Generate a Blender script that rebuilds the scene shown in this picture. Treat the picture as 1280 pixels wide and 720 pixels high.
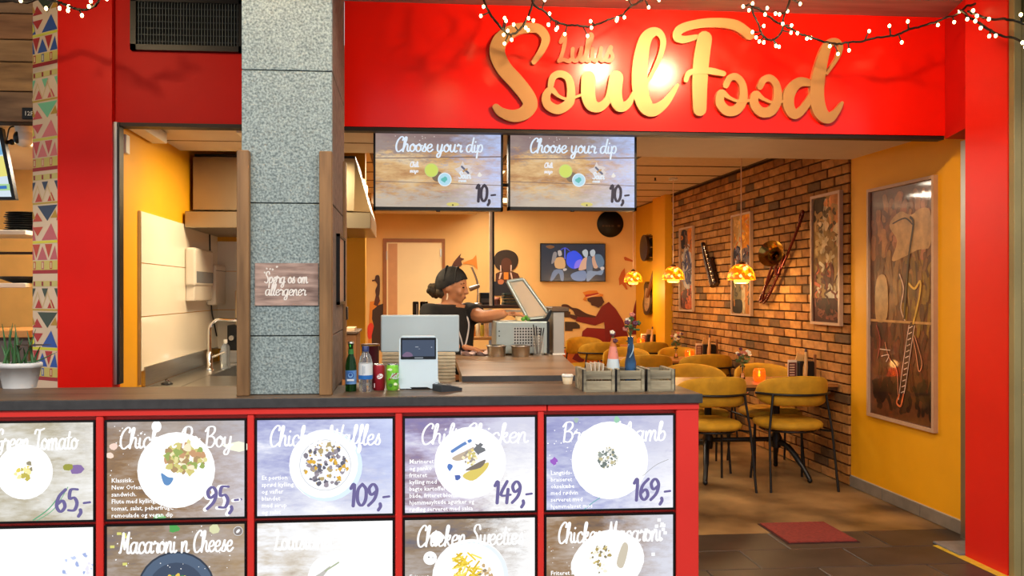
import bpy, bmesh, math, random
from mathutils import Vector, Matrix
R = random.Random(7)
scene = bpy.context.scene
COL = scene.collection
for o in list(bpy.data.objects): bpy.data.objects.remove(o)

# ---------------------------------------------------------------- camera
F_PX, CX, CY, CAM_H, YAW = 1000.0, 587.0, 365.0, 1.45, math.radians(4.4)
cam_data = bpy.data.cameras.new('camera'); cam = bpy.data.objects.new('camera', cam_data); COL.objects.link(cam)
cam.location = (0, 0, CAM_H); cam.rotation_euler = (math.pi/2, 0, -YAW)
cam_data.sensor_fit = 'HORIZONTAL'; cam_data.sensor_width = 36.0; cam_data.lens = F_PX*36.0/1280
cam_data.shift_x = (640-CX)/1280; cam_data.shift_y = (CY-360)/1280
cam_data.clip_start = .05
scene.camera = cam
# ---------------------------------------------------------------- world, exposure
scene.view_settings.view_transform = 'Standard'; scene.view_settings.look = 'None'
scene.view_settings.exposure = 0.0; scene.view_settings.gamma = 1.0; scene.view_settings.use_curve_mapping = False
wd = bpy.data.worlds.new('world'); scene.world = wd; wd.use_nodes = True
bg = wd.node_tree.nodes['Background']; bg.inputs[0].default_value = (.92, .96, 1, 1); bg.inputs[1].default_value = .70
# ---------------------------------------------------------------- large lamps
def area_light(name, loc, sx, sy, power, color, rot=(0,0,0), spread=180):
    d = bpy.data.lights.new(name, 'AREA'); d.shape = 'RECTANGLE'; d.size = sx; d.size_y = sy
    d.energy = power; d.color = color; d.spread = math.radians(spread)
    o = bpy.data.objects.new(name, d); COL.objects.link(o); o.location = loc; o.rotation_euler = rot
    return o
def spot_light(name, loc, target, power, color, size=60, blend=.6, radius=.05):
    d = bpy.data.lights.new(name, 'SPOT'); d.energy = power; d.color = color; d.spot_size = math.radians(size)
    d.spot_blend = blend; d.shadow_soft_size = radius
    o = bpy.data.objects.new(name, d); COL.objects.link(o); o.location = loc
    o.rotation_euler = (Vector(target)-Vector(loc)).to_track_quat('-Z', 'Y').to_euler()
    return o
def point_light(name, loc, power, color, radius=.04):
    d = bpy.data.lights.new(name, 'POINT'); d.energy = power; d.color = color; d.shadow_soft_size = radius
    o = bpy.data.objects.new(name, d); COL.objects.link(o); o.location = loc; return o
WARM = (1, .70, .38); NEUT = (1, .93, .84)
area_light('mall_lamp_glow', (-2.2, -.4, 4.4), 3.2, .5, 130, (1, .95, .9), (math.radians(35), 0, 0))
area_light('mall_lamp_glow', (2.4, -.4, 4.4), 3.2, .5, 130, (1, .95, .9), (math.radians(35), 0, 0))
DOWNLIGHTS = [(1.334, 3.35, 105, WARM), (1.835, 3.24, 105, WARM), (-.55, 2.75, 24, WARM), (-1.75, 3.1, 42, WARM), (.3, 2.6, 20, WARM)]

# ---------------------------------------------------------------- photograph-to-place conversion
_c, _s = math.cos(YAW), math.sin(YAW)
def ray(px, py):
    u = (px-CX)/F_PX; v = (CY-py)/F_PX
    return Vector((_s+u*_c, _c-u*_s, v))
def PY(px, py, Y): d = ray(px, py); k = Y/d.y; return Vector((d.x*k, Y, CAM_H+d.z*k))
def PX(px, py, X): d = ray(px, py); k = X/d.x; return Vector((X, d.y*k, CAM_H+d.z*k))
def PZ(px, py, Z): d = ray(px, py); k = (Z-CAM_H)/d.z; return Vector((d.x*k, d.y*k, Z))

# ---------------------------------------------------------------- materials
def lin(c):
    def f(x): x /= 255.0; return x/12.92 if x <= .04045 else ((x+.055)/1.055)**2.4
    return (f(c[0]), f(c[1]), f(c[2]), 1)
_mats = {}
def mat(name, rgb, rough=.5, metal=0, var=0, scale=8, bump=0, emit=None, strength=1, stretch=(1,1,1), rgb2=None,
        alpha=None, trans=0, spec=.5, coat=0, detail=4, sheen=0, ior=1.45):
    """Principled with a noise-driven colour variation; rgb in sRGB 0..255"""
    if name in _mats: return _mats[name]
    m = bpy.data.materials.new(name); m.use_nodes = True; nt = m.node_tree; b = nt.nodes['Principled BSDF']
    b.inputs['Base Color'].default_value = lin(rgb); b.inputs['Roughness'].default_value = rough
    b.inputs['Metallic'].default_value = metal; b.inputs['Specular IOR Level'].default_value = spec
    b.inputs['Coat Weight'].default_value = coat; b.inputs['Coat Roughness'].default_value = .1
    b.inputs['Transmission Weight'].default_value = trans; b.inputs['IOR'].default_value = ior
    if sheen: b.inputs['Sheen Weight'].default_value = sheen; b.inputs['Sheen Tint'].default_value = lin(rgb)
    if alpha is not None: b.inputs['Alpha'].default_value = alpha
    if var or bump or rgb2:
        tc = nt.nodes.new('ShaderNodeTexCoord'); mp = nt.nodes.new('ShaderNodeMapping'); nz = nt.nodes.new('ShaderNodeTexNoise')
        mp.inputs['Scale'].default_value = stretch; nz.inputs['Scale'].default_value = scale; nz.inputs['Detail'].default_value = detail
        nt.links.new(tc.outputs['Object'], mp.inputs[0]); nt.links.new(mp.outputs[0], nz.inputs['Vector'])
        if var or rgb2:
            rp = nt.nodes.new('ShaderNodeValToRGB')
            if rgb2: a, c = lin(rgb), lin(rgb2)
            else:
                l = lin(rgb); a = tuple(x*(1-var) for x in l[:3])+(1,); c = tuple(min(1, x*(1+var)) for x in l[:3])+(1,)
            rp.color_ramp.elements[0].position = .32; rp.color_ramp.elements[0].color = a
            rp.color_ramp.elements[1].position = .68; rp.color_ramp.elements[1].color = c
            nt.links.new(nz.outputs['Fac'], rp.inputs[0]); nt.links.new(rp.outputs[0], b.inputs['Base Color'])
        if bump:
            bp = nt.nodes.new('ShaderNodeBump'); bp.inputs['Strength'].default_value = bump; bp.inputs['Distance'].default_value = .01
            nt.links.new(nz.outputs['Fac'], bp.inputs['Height']); nt.links.new(bp.outputs[0], b.inputs['Normal'])
    if emit:
        b.inputs['Emission Color'].default_value = lin(emit); b.inputs['Emission Strength'].default_value = strength
    _mats[name] = m; return m
def wood(name, a, b_, rough=.5, axis=0, scale=3, k=9, emit=0):
    """streaky timber: noise stretched along one axis"""
    st = [k, k, k]; st[axis] = 1
    return mat(name, a, rough, rgb2=b_, scale=scale, stretch=st, bump=.15, detail=6)
def attr_mat(name, rough=.4, emit=0, coat=0, noise=0, spec=.5):
    """colours come from the printed shapes themselves"""
    if name in _mats: return _mats[name]
    m = bpy.data.materials.new(name); m.use_nodes = True; nt = m.node_tree; b = nt.nodes['Principled BSDF']
    at = nt.nodes.new('ShaderNodeAttribute'); at.attribute_name = 'ink'; out = at.outputs['Color']
    if noise:
        tc = nt.nodes.new('ShaderNodeTexCoord'); nz = nt.nodes.new('ShaderNodeTexNoise'); nz.inputs['Scale'].default_value = 14; nz.inputs['Detail'].default_value = 6
        nt.links.new(tc.outputs['Object'], nz.inputs['Vector'])
        mr = nt.nodes.new('ShaderNodeMapRange'); mr.inputs[1].default_value = .3; mr.inputs[2].default_value = .7
        mr.inputs[3].default_value = 1-noise; mr.inputs[4].default_value = 1+noise
        mx = nt.nodes.new('ShaderNodeVectorMath'); mx.operation = 'SCALE'
        nt.links.new(nz.outputs['Fac'], mr.inputs[0]); nt.links.new(out, mx.inputs[0]); nt.links.new(mr.outputs[0], mx.inputs['Scale']); out = mx.outputs[0]
    b.inputs['Specular IOR Level'].default_value = spec
    b.inputs['Roughness'].default_value = rough; b.inputs['Coat Weight'].default_value = coat; b.inputs['Coat Roughness'].default_value = .05
    if emit:
        b.inputs['Base Color'].default_value = (.02, .02, .02, 1)
        nt.links.new(out, b.inputs['Emission Color']); b.inputs['Emission Strength'].default_value = emit
    else: nt.links.new(out, b.inputs['Base Color'])
    _mats[name] = m; return m
def screen_wood(name, stops, strength, seed, axis_h=True, fine=1.0, tints=()):
    """backlit picture of weathered boards: streaky noise through a colour ramp, emitted"""
    m = bpy.data.materials.new(name); m.use_nodes = True; nt = m.node_tree; b = nt.nodes['Principled BSDF']
    tc = nt.nodes.new('ShaderNodeTexCoord'); mp = nt.nodes.new('ShaderNodeMapping'); mp.inputs['Location'].default_value = (seed*3.7, seed*1.3, seed*2.1)
    mp.inputs['Scale'].default_value = (1.6, 1, 5) if axis_h else (4, 1, 3)
    n1 = nt.nodes.new('ShaderNodeTexNoise'); n1.inputs['Scale'].default_value = 2.2; n1.inputs['Detail'].default_value = 9; n1.inputs['Roughness'].default_value = .62
    mp2 = nt.nodes.new('ShaderNodeMapping'); mp2.inputs['Location'].default_value = (seed, 0, seed*.7); mp2.inputs['Scale'].default_value = (9*fine, 1, 34*fine)
    n2 = nt.nodes.new('ShaderNodeTexNoise'); n2.inputs['Scale'].default_value = 3; n2.inputs['Detail'].default_value = 5
    mm = nt.nodes.new('ShaderNodeMath'); mm.operation = 'MULTIPLY_ADD'; mm.inputs[1].default_value = .22
    sb = nt.nodes.new('ShaderNodeMath'); sb.operation = 'SUBTRACT'; sb.inputs[1].default_value = .11
    rp = nt.nodes.new('ShaderNodeValToRGB')
    while len(rp.color_ramp.elements) < len(stops): rp.color_ramp.elements.new(.5)
    for e, (p, c) in zip(rp.color_ramp.elements, stops): e.position = p; e.color = lin(c)
    L = nt.links.new
    L(tc.outputs['Object'], mp.inputs[0]); L(mp.outputs[0], n1.inputs['Vector']); L(tc.outputs['Object'], mp2.inputs[0]); L(mp2.outputs[0], n2.inputs['Vector'])
    L(n2.outputs['Fac'], mm.inputs[0]); L(n1.outputs['Fac'], mm.inputs[2]); L(mm.outputs[0], sb.inputs[0]); L(sb.outputs[0], rp.inputs[0])
    out = rp.outputs[0]
    if tints:
        sx = nt.nodes.new('ShaderNodeSeparateXYZ'); L(tc.outputs['Generated'], sx.inputs[0])
        nw = nt.nodes.new('ShaderNodeTexNoise'); nw.inputs['Scale'].default_value = 9; nw.inputs['Detail'].default_value = 10; nw.inputs['Roughness'].default_value = .72; L(mp.outputs[0], nw.inputs['Vector'])
        for ax, p0, p1, rgb, amt in tints:      # colour change across the picture; white ones paint in overexposed glare, with a ragged edge
            ad = nt.nodes.new('ShaderNodeMath'); ad.operation = 'MULTIPLY_ADD'; ad.inputs[1].default_value = 1.0; L(nw.outputs['Fac'], ad.inputs[0]); L(sx.outputs[ax], ad.inputs[2])
            mr = nt.nodes.new('ShaderNodeMapRange'); mr.inputs[1].default_value = p0+.5; mr.inputs[2].default_value = p1+.5; mr.inputs[3].default_value = 0; mr.inputs[4].default_value = amt; L(ad.outputs[0], mr.inputs[0])
            mx = nt.nodes.new('ShaderNodeMix'); mx.data_type = 'RGBA'; L(mr.outputs[0], mx.inputs[0]); L(out, mx.inputs[6]); mx.inputs[7].default_value = lin(rgb); out = mx.outputs[2]
    b.inputs['Base Color'].default_value = (.02, .02, .02, 1); b.inputs['Roughness'].default_value = .25
    L(out, b.inputs['Emission Color']); b.inputs['Emission Strength'].default_value = strength
    return m

# ---------------------------------------------------------------- mesh building
def link(name, me, parent=None, m=None):
    o = bpy.data.objects.new(name, me); COL.objects.link(o)
    if m is not None and me is not None and not me.materials: me.materials.append(m)
    if parent is not None: o.parent = parent
    return o
def tag(o, label=None, cat=None, group=None, kind=None):
    if label: o['label'] = label
    if cat: o['category'] = cat
    if group: o['group'] = group
    if kind: o['kind'] = kind
    return o
def empty(name, loc=(0,0,0), rz=0, label=None, cat=None, group=None):
    o = bpy.data.objects.new(name, None); COL.objects.link(o); o.location = loc; o.rotation_euler = (0, 0, rz)
    o.empty_display_size = .1
    return tag(o, label, cat, group)
def copy_tree(o, parent=None):
    c = o.copy(); COL.objects.link(c); c.parent = parent
    for ch in list(o.children): copy_tree(ch, c)
    return c
def catmull(pts, n=6, closed=False):
    P = [Vector(p) for p in pts]
    if len(P) < 3: return P
    out = []; N = len(P); rng = N if closed else N-1
    for i in range(rng):
        if closed: a, b, c, d = P[(i-1) % N], P[i], P[(i+1) % N], P[(i+2) % N]
        else: a, b, c, d = P[max(i-1, 0)], P[i], P[i+1], P[min(i+2, N-1)]
        for k in range(n):
            t = k/n
            out.append(.5*((2*b)+(c-a)*t+(2*a-5*b+4*c-d)*t*t+(3*b-a-3*c+d)*t**3))
    if not closed: out.append(P[-1])
    return out
class MB:
    def __init__(s): s.v = []; s.f = []; s.sm = []
    def add(s, vs, fs, smooth=False):
        n = len(s.v); s.v += [tuple(v) for v in vs]; s.f += [tuple(i+n for i in f) for f in fs]; s.sm += [smooth]*len(fs); return s
    def box(s, x0, x1, y0, y1, z0, z1, M=None):
        vs = [Vector((x, y, z)) for x in (x0, x1) for y in (y0, y1) for z in (z0, z1)]
        if M is not None: vs = [M @ v for v in vs]
        return s.add(vs, [(0,1,3,2),(4,6,7,5),(0,4,5,1),(2,3,7,6),(0,2,6,4),(1,5,7,3)])
    def cbox(s, x0, x1, y0, y1, z0, z1, b=.004, seg=2, M=None):
        bm = bmesh.new(); bmesh.ops.create_cube(bm, size=1)
        for v in bm.verts: v.co = Vector(((x0+x1)/2+v.co.x*(x1-x0), (y0+y1)/2+v.co.y*(y1-y0), (z0+z1)/2+v.co.z*(z1-z0)))
        bmesh.ops.bevel(bm, geom=bm.edges[:], offset=b, segments=seg, affect='EDGES', profile=.5)
        bm.verts.index_update()
        vs = [(M @ v.co) if M is not None else v.co.copy() for v in bm.verts]; fs = [[v.index for v in f.verts] for f in bm.faces]
        bm.free(); return s.add(vs, fs)
    def tube(s, path, r, n=8, closed=False, caps=True):
        P = [Vector(p) for p in path]; N = len(P); rr = r if isinstance(r, (list, tuple)) else [r]*N
        vs = []; fs = []; up = None
        for i, p in enumerate(P):
            if closed: d = P[(i+1) % N]-P[i-1]
            else: d = P[min(i+1, N-1)]-P[max(i-1, 0)]
            d = d.normalized() if d.length > 1e-9 else Vector((0,0,1))
            if up is None: up = Vector((0,0,1)) if abs(d.z) < .9 else Vector((1,0,0))
            a = d.cross(up)
            if a.length < 1e-6: a = d.orthogonal()
            a.normalize(); b = a.cross(d).normalized(); up = b
            for k in range(n):
                t = 2*math.pi*k/n; vs.append(p+(a*math.cos(t)+b*math.sin(t))*rr[i])
        for i in range(N if closed else N-1):
            j = (i+1) % N
            for k in range(n):
                fs.append((i*n+k, i*n+(k+1) % n, j*n+(k+1) % n, j*n+k))
        s.add(vs, fs, True)
        if caps and not closed:
            s.add(vs[:n], [tuple(range(n-1, -1, -1))]); s.add(vs[-n:], [tuple(range(n))])
        return s
    def cyl(s, p0, p1, r0, r1=None, n=16):
        return s.tube([p0, p1], [r0, r0 if r1 is None else r1], n)
    def lathe(s, prof, c=(0,0,0), n=24, sx=1, sy=1, caps=True, M=None):
        vs = []; fs = []; c = Vector(c)
        for r, z in prof:
            for k in range(n):
                t = 2*math.pi*k/n; v = Vector((r*math.cos(t)*sx, r*math.sin(t)*sy, z))+c
                vs.append(M @ v if M is not None else v)
        for i in range(len(prof)-1):
            for k in range(n): fs.append((i*n+k, i*n+(k+1) % n, (i+1)*n+(k+1) % n, (i+1)*n+k))
        s.add(vs, fs, True)
        if caps:
            if prof[0][0] > 1e-6: s.add(vs[:n], [tuple(range(n-1, -1, -1))])
            if prof[-1][0] > 1e-6: s.add(vs[-n:], [tuple(range(n))])
        return s
    def prism(s, poly, M, t0=0, t1=.01):
        """polygon in local (u,v), extruded along local w, placed by M"""
        n = len(poly); A = sum(poly[i][0]*poly[(i+1) % n][1]-poly[(i+1) % n][0]*poly[i][1] for i in range(n))
        if A < 0: poly = poly[::-1]
        vs = [M @ Vector((p[0], p[1], t0)) for p in poly]+[M @ Vector((p[0], p[1], t1)) for p in poly]
        fs = [tuple(range(n-1, -1, -1)), tuple(range(n, 2*n))]+[(i, (i+1) % n, n+(i+1) % n, n+i) for i in range(n)]
        return s.add(vs, fs)
    def ball(s, c, r, n=12, m=8, M=None):
        rx, ry, rz = r if isinstance(r, (tuple, list)) else (r, r, r)
        prof = []; vs = []; fs = []
        for i in range(m+1):
            ph = math.pi*i/m
            for k in range(n):
                t = 2*math.pi*k/n
                v = Vector((rx*math.sin(ph)*math.cos(t), ry*math.sin(ph)*math.sin(t), -rz*math.cos(ph)))
                if M is not None: v = M @ v
                vs.append(v+Vector(c))
        for i in range(m):
            for k in range(n): fs.append((i*n+k, i*n+(k+1) % n, (i+1)*n+(k+1) % n, (i+1)*n+k))
        return s.add(vs, fs, True)
    def mesh(s, name, m=None):
        me = bpy.data.meshes.new(name); me.from_pydata(s.v, [], s.f)
        me.polygons.foreach_set('use_smooth', s.sm); me.update()
        if m is not None: me.materials.append(m)
        return me
    def build(s, name, m=None, parent=None):
        return link(name, s.mesh(name, m), parent)
def frame_front(o): return Matrix(((1,0,0,o[0]),(0,0,-1,o[1]),(0,1,0,o[2]),(0,0,0,1)))       # u=+X v=+Z w=-Y
def frame_left(o):  return Matrix(((0,0,-1,o[0]),(-1,0,0,o[1]),(0,1,0,o[2]),(0,0,0,1)))      # u=-Y v=+Z w=-X (faces -X)
def frame_up(o):    return Matrix(((1,0,0,o[0]),(0,1,0,o[1]),(0,0,1,o[2]),(0,0,0,1)))
def tpart(name, mb, m, parent):
    """a part whose mesh is given in world coordinates, under a thing's Empty (or under a part that is in world coordinates)"""
    o = mb.build(name, m); return adopt(o, parent)
def adopt(o, parent):
    o.parent = parent
    if parent.type == 'EMPTY': o.matrix_parent_inverse = Matrix.LocRotScale(parent.location, parent.rotation_euler, None).inverted()
    return o
def bx(*a, **k): return MB().box(*a, **k)
def cb(*a, **k): return MB().cbox(*a, **k)

# ---------------------------------------------------------------- flat print: coloured shapes in one mesh
class Print:
    def __init__(s, M): s.M = M; s.n = 0; s.v = []; s.f = []; s.c = []; s.layer = 0
    def _add(s, pts, faces, rgb, grad=0):
        n = len(s.v); s.n += 1; w = .0006+s.layer*.00025+(s.n % 50)*4.5e-6
        s.v += [tuple(s.M @ Vector((p[0], p[1], w+((i % grad)/grad*.0002 if grad and i < 2*grad else (.0002 if grad and i >= 2*grad+7 else 0))))) for i, p in enumerate(pts)]; s.f += [tuple(i+n for i in f) for f in faces]; s.c += [lin(rgb)]*len(faces)
    def up(s, k=1): s.layer += k; return s
    def poly(s, pts, rgb):
        n = len(pts); A = sum(pts[i][0]*pts[(i+1) % n][1]-pts[(i+1) % n][0]*pts[i][1] for i in range(n))
        if A < 0: pts = pts[::-1]
        s._add(pts, [tuple(range(n))], rgb); return s
    def smooth(s, pts, rgb, n=4): return s.poly([(p.x, p.y) for p in catmull([(a, b, 0) for a, b in pts], n, True)], rgb)
    def rect(s, x0, y0, x1, y1, rgb): return s.poly([(x0,y0),(x1,y0),(x1,y1),(x0,y1)], rgb)
    def disc(s, x, y, r, rgb, ry=None, n=28, rot=0):
        ry = ry or r; c, q = math.cos(rot), math.sin(rot)
        return s.poly([(x+r*math.cos(t)*c-ry*math.sin(t)*q, y+r*math.cos(t)*q+ry*math.sin(t)*c) for t in [2*math.pi*k/n for k in range(n)]], rgb)
    def blob(s, x, y, r, rgb, rnd, n=9, j=.35, ry=1):
        return s.poly([(x+r*(1+rnd.uniform(-j, j))*math.cos(2*math.pi*k/n), y+ry*r*(1+rnd.uniform(-j, j))*math.sin(2*math.pi*k/n)) for k in range(n)], rgb)
    def stroke(s, pts, w, rgb, contrast=0, n=5, curve=True):
        P = catmull([(a, b, 0) for a, b in pts], n) if (len(pts) > 2 and curve) else [Vector((a, b, 0)) for a, b in pts]
        vs, fs = ribbon(P, w, contrast); s._add(vs, fs, rgb, len(P)); return s
    def text(s, txt, x, y, xh, rgb, w=.12, slant=.12, squeeze=1.0, contrast=.4, width=None):
        if width: squeeze = width/(text_width(txt)*xh)
        for st in layout(txt, x, y, xh, slant, squeeze): s.stroke(st, w*xh, rgb, contrast)
        return s
    def build(s, name, m, parent=None):
        me = bpy.data.meshes.new(name); me.from_pydata(s.v, [], s.f)
        a = me.color_attributes.new('ink', 'FLOAT_COLOR', 'CORNER'); k = 0; buf = []
        for f, c in zip(s.f, s.c): buf += list(c)*len(f)
        a.data.foreach_set('color', buf); me.materials.append(m); me.update()
        return link(name, me, parent)
def ribbon(P, w, contrast=0, cap=True):
    """flat pen stroke with round ends; w is the half width (number or one per point)"""
    N = len(P); ww = list(w) if isinstance(w, (list, tuple)) else [w]*N
    L = []; Rr = []
    for i, p in enumerate(P):
        d = (P[min(i+1, N-1)]-P[max(i-1, 0)]); d = d.normalized() if d.length > 1e-9 else Vector((1,0,0))
        h = ww[i]*((1-contrast)+contrast*abs(d.y)); nn = Vector((-d.y, d.x, 0))
        L.append(p+nn*h); Rr.append(p-nn*h)
    vs = [(q.x, q.y) for q in L]+[(q.x, q.y) for q in Rr]; fs = [(i, N+i, N+i+1, i+1) for i in range(N-1)]
    if cap:
        for i, sgn in ((0, -1), (N-1, 1)):
            d = (P[1]-P[0]) if i == 0 else (P[-1]-P[-2]); d = d.normalized() if d.length > 1e-9 else Vector((1,0,0))
            h = (L[i]-Rr[i]).length/2; nn = Vector((-d.y, d.x, 0)); b0 = len(vs); m = 6
            ring = [P[i]+nn*h*math.cos(math.pi*k/m)+d*sgn*h*math.sin(math.pi*k/m) for k in range(m+1)]
            vs += [(q.x, q.y) for q in ring]; fs.append(tuple(range(b0, b0+m+1)) if sgn < 0 else tuple(range(b0+m, b0-1, -1)))
    return vs, fs
# brush script, one pen path list per letter: x-height 1, baseline 0
_bowl = [(.75,.85),(.45,1),(.12,.75),(.08,.3),(.3,0),(.6,.2),(.78,.95)]
_stem = [(0,.1),(.3,1.2),(.38,1.8),(.25,1.9),(.15,1.5),(.1,0)]
_ubowl = [(.08,.9),(.1,.3),(.3,0),(.55,.25),(.65,.95)]
GL = {'a':([_bowl,[(.78,.95),(.74,.25),(.9,0),(1.1,.15)]],1.0),
 'b':([[(0,.1),(.15,.8),(.35,1.7),(.2,1.9),(.1,1.5),(.1,.3),(.3,0),(.6,.15),(.7,.6),(.5,.95),(.2,.7)]],.85),
 'c':([[(.65,.75),(.5,1),(.2,.85),(.07,.4),(.25,0),(.55,.05),(.8,.3)]],.75),
 'd':([_bowl,[(.85,1.9),(.76,.9),(.76,.25),(.92,0),(1.1,.15)]],1.0),
 'e':([[(.1,.45),(.5,.55),(.6,.85),(.4,1),(.12,.75),(.08,.3),(.3,0),(.55,.05),(.8,.3)]],.75),
 'f':([[(0,.2),(.3,.9),(.5,1.7),(.38,1.95),(.25,1.6),(.25,.2),(.2,-.6),(.35,-.7),(.45,-.2),(.3,.05),(.6,.2)]],.6),
 'g':([_bowl,[(.78,.95),(.74,0),(.6,-.65),(.3,-.7),(.25,-.4),(.6,-.05),(1,.2)]],1.0),
 'h':([_stem,[(.1,.2),(.3,.85),(.5,1),(.62,.8),(.62,.25),(.78,0),(.95,.15)]],.9),
 'i':([[(.1,.9),(.1,.25),(.25,0),(.45,.15)],[(.14,1.36),(.17,1.4)]],.45),
 'k':([_stem,[(.1,.3),(.35,.9),(.6,.95),(.5,.6),(.2,.5)],[(.25,.5),(.5,.1),(.7,0),(.85,.15)]],.8),
 'l':([[(0,.2),(.3,1.2),(.4,1.8),(.27,1.95),(.14,1.5),(.1,.4),(.22,0),(.45,.12)]],.45),
 'm':([[(.05,.9),(.1,0)],[(.1,.3),(.3,.9),(.45,1),(.53,.8),(.52,0)],[(.53,.3),(.75,.95),(.9,1),(.98,.8),(.97,.25),(1.1,0),(1.3,.15)]],1.25),
 'n':([[(.05,.9),(.1,0)],[(.1,.3),(.32,.9),(.5,1),(.6,.8),(.6,.25),(.75,0),(.95,.15)]],.9),
 'o':([[(.4,1),(.12,.75),(.08,.3),(.35,0),(.65,.25),(.66,.7),(.4,1),(.5,.75),(.85,.8)]],.8),
 'p':([[(.05,.9),(.1,.2),(.08,-.75)],[(.1,.4),(.3,.95),(.55,.95),(.68,.5),(.5,.05),(.15,.15)]],.85),
 'r':([[(.05,.8),(.2,1.05),(.25,.85),(.55,.85),(.5,.3),(.6,0),(.8,.15)]],.7),
 's':([[(.1,.15),(.35,.9),(.42,1.02),(.4,.75),(.58,.35),(.45,.02),(.15,.05)]],.68),
 't':([[(.25,1.6),(.15,.3),(.3,0),(.55,.15)],[(-.05,1.05),(.5,1.1)]],.5),
 'u':([_ubowl,[(.65,.95),(.64,.25),(.8,0),(1,.15)]],.92),
 'w':([[(.08,.9),(.12,.25),(.3,0),(.5,.3),(.55,.9)],[(.55,.9),(.57,.25),(.75,0),(.98,.35),(.98,.95),(1.2,.85)]],1.1),
 'y':([_ubowl,[(.65,.95),(.62,0),(.48,-.65),(.2,-.7),(.15,-.4),(.5,-.05),(.9,.2)]],.9),
 'B':([[(.25,1.85),(.2,0)],[(0,1.5),(.3,1.9),(.8,1.9),(.9,1.5),(.6,1.1),(.3,1)],[(.3,1),(.8,.95),(1,.5),(.7,0),(.2,.05)]],1.1),
 'C':([[(.85,1.5),(.9,1.8),(.65,1.95),(.25,1.5),(.08,.8),(.2,.15),(.5,-.05),(.95,.3)]],.95),
 'D':([[(.25,1.85),(.2,0)],[(0,1.6),(.3,1.9),(.8,1.7),(1,1),(.75,.2),(.2,.02)]],1.1),
 'G':([[(.85,1.5),(.9,1.8),(.65,1.95),(.25,1.5),(.08,.8),(.2,.15),(.5,-.05),(.85,.3),(.95,.8)],[(.55,.75),(.98,.8),(.95,0),(.8,-.4)]],1.08),
 'L':([[(.1,1.4),(.3,1.9),(.4,1.4),(.25,.3),(.1,0),(.4,.1),(.8,-.02),(1,.2)]],.92),
 'M':([[(0,.1),(.15,.2),(.35,1.85)],[(.35,1.85),(.6,.4)],[(.6,.4),(1,1.9)],[(1,1.9),(.95,.3),(1.1,0),(1.3,.15)]],1.25),
 'P':([[(.3,1.8),(.2,0)],[(0,1.4),(.3,1.9),(.8,1.9),(.95,1.4),(.7,.9),(.3,.85)]],.95),
 'S':([[(.9,1.5),(.75,1.9),(.4,1.85),(.25,1.4),(.6,.9),(.7,.4),(.45,0),(.05,.2)]],.92),
 'T':([[(0,1.5),(.15,1.85),(.6,1.8),(1.05,1.95)],[(.55,1.8),(.45,.3),(.6,0),(.8,.1)]],.85),
 'W':([[(.05,1.6),(.2,1.9),(.3,.5),(.45,0),(.75,1.5)],[(.75,1.5),(.85,.3),(1,0),(1.35,1.9)]],1.3),
 '0':([[(.35,1.6),(.08,1.2),(.08,.4),(.35,0),(.62,.4),(.62,1.2),(.35,1.6)]],.75), '1':([[(.08,1.3),(.3,1.6),(.3,0)]],.5),
 '4':([[(.45,1.6),(.05,.6),(.75,.6)],[(.55,1),(.5,0)]],.8), '5':([[(.65,1.6),(.2,1.58),(.15,.95),(.45,1),(.65,.6),(.5,.1),(.1,.1)]],.75),
 '6':([[(.6,1.6),(.2,1.1),(.08,.4),(.35,0),(.62,.35),(.45,.8),(.12,.55)]],.75), '9':([[(.1,0),(.5,.5),(.62,1.2),(.35,1.6),(.08,1.25),(.25,.8),(.58,1.05)]],.75),
 ',':([[(.15,.1),(.18,-.1),(.05,-.35)]],.3), '-':([[(.05,.6),(.45,.65)]],.55), "'":([[(.15,1.9),(.1,1.5)]],.25), '.':([[(.1,.05),(.14,.05)]],.3), ' ':([],.55)}
GL['ø'] = (GL['o'][0]+[[(.0,-.15),(.75,1.15)]], .8)
def text_width(t): return sum(GL[ch][1] for ch in t)
def layout(t, x, y, xh, slant, sq):
    out = []; cx = 0
    for ch in t:
        st, adv = GL[ch]
        for q in st:
            dense = 'MWTBP14'
            out.append([(x+(cx+a+b*slant)*xh*sq, y+b*xh) for a, b in q])
        cx += adv
    return out
# ================================================================ THE SETTING
YF = 4.5            # shopfront plane
XR, XL = 3.30, -1.59  # right and left inner walls
YB = 11.4           # back wall
ZC, ZS, ZH, ZT = 2.68, 2.44, 2.37, 3.065   # ceiling, bulkhead, header bottom, mall soffit
YBR, YPI = 5.74, 9.78                       # brick wall from .. to
ZK = 1.05           # counter top
RED = mat('red_laminate', (236, 22, 6), .2, var=.05, scale=2, spec=.5)
REDM = mat('red_matt_paint', (196, 18, 10), .5, var=.06, scale=3, spec=.2)
REDC = mat('red_counter_paint', (238, 56, 48), .35, var=.04, scale=3)
YEL = mat('yellow_paint', (232, 164, 8), .55, var=.05, scale=2.5)
ORA = mat('orange_ochre_paint', (236, 192, 122), .6, var=.06, scale=1.5)
WHITE = mat('white_paint', (232, 226, 214), .5, var=.03)
CREAM = mat('cream_ceiling_paint', (226, 206, 176), .7, var=.05, scale=4)
BLACK = mat('black_plastic', (14, 14, 15), .38, var=.2)
BMETAL = mat('black_powder_coat', (16, 15, 15), .42, var=.2, scale=30)
STEEL = mat('brushed_steel', (188, 186, 180), .28, metal=1, var=.08, scale=6, stretch=(1,1,30))
ALU = mat('aluminium_trim', (176, 174, 170), .35, metal=1, var=.06, scale=10)
CHROME = mat('chrome', (220, 220, 220), .08, metal=1, var=.03)
DARKW = wood('dark_counter_laminate', (74, 60, 48), (112, 90, 70), .42, 0, 2.2, 8)
EDGEG = mat('grey_counter_edge', (66, 64, 64), .45, var=.15, scale=30)
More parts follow.
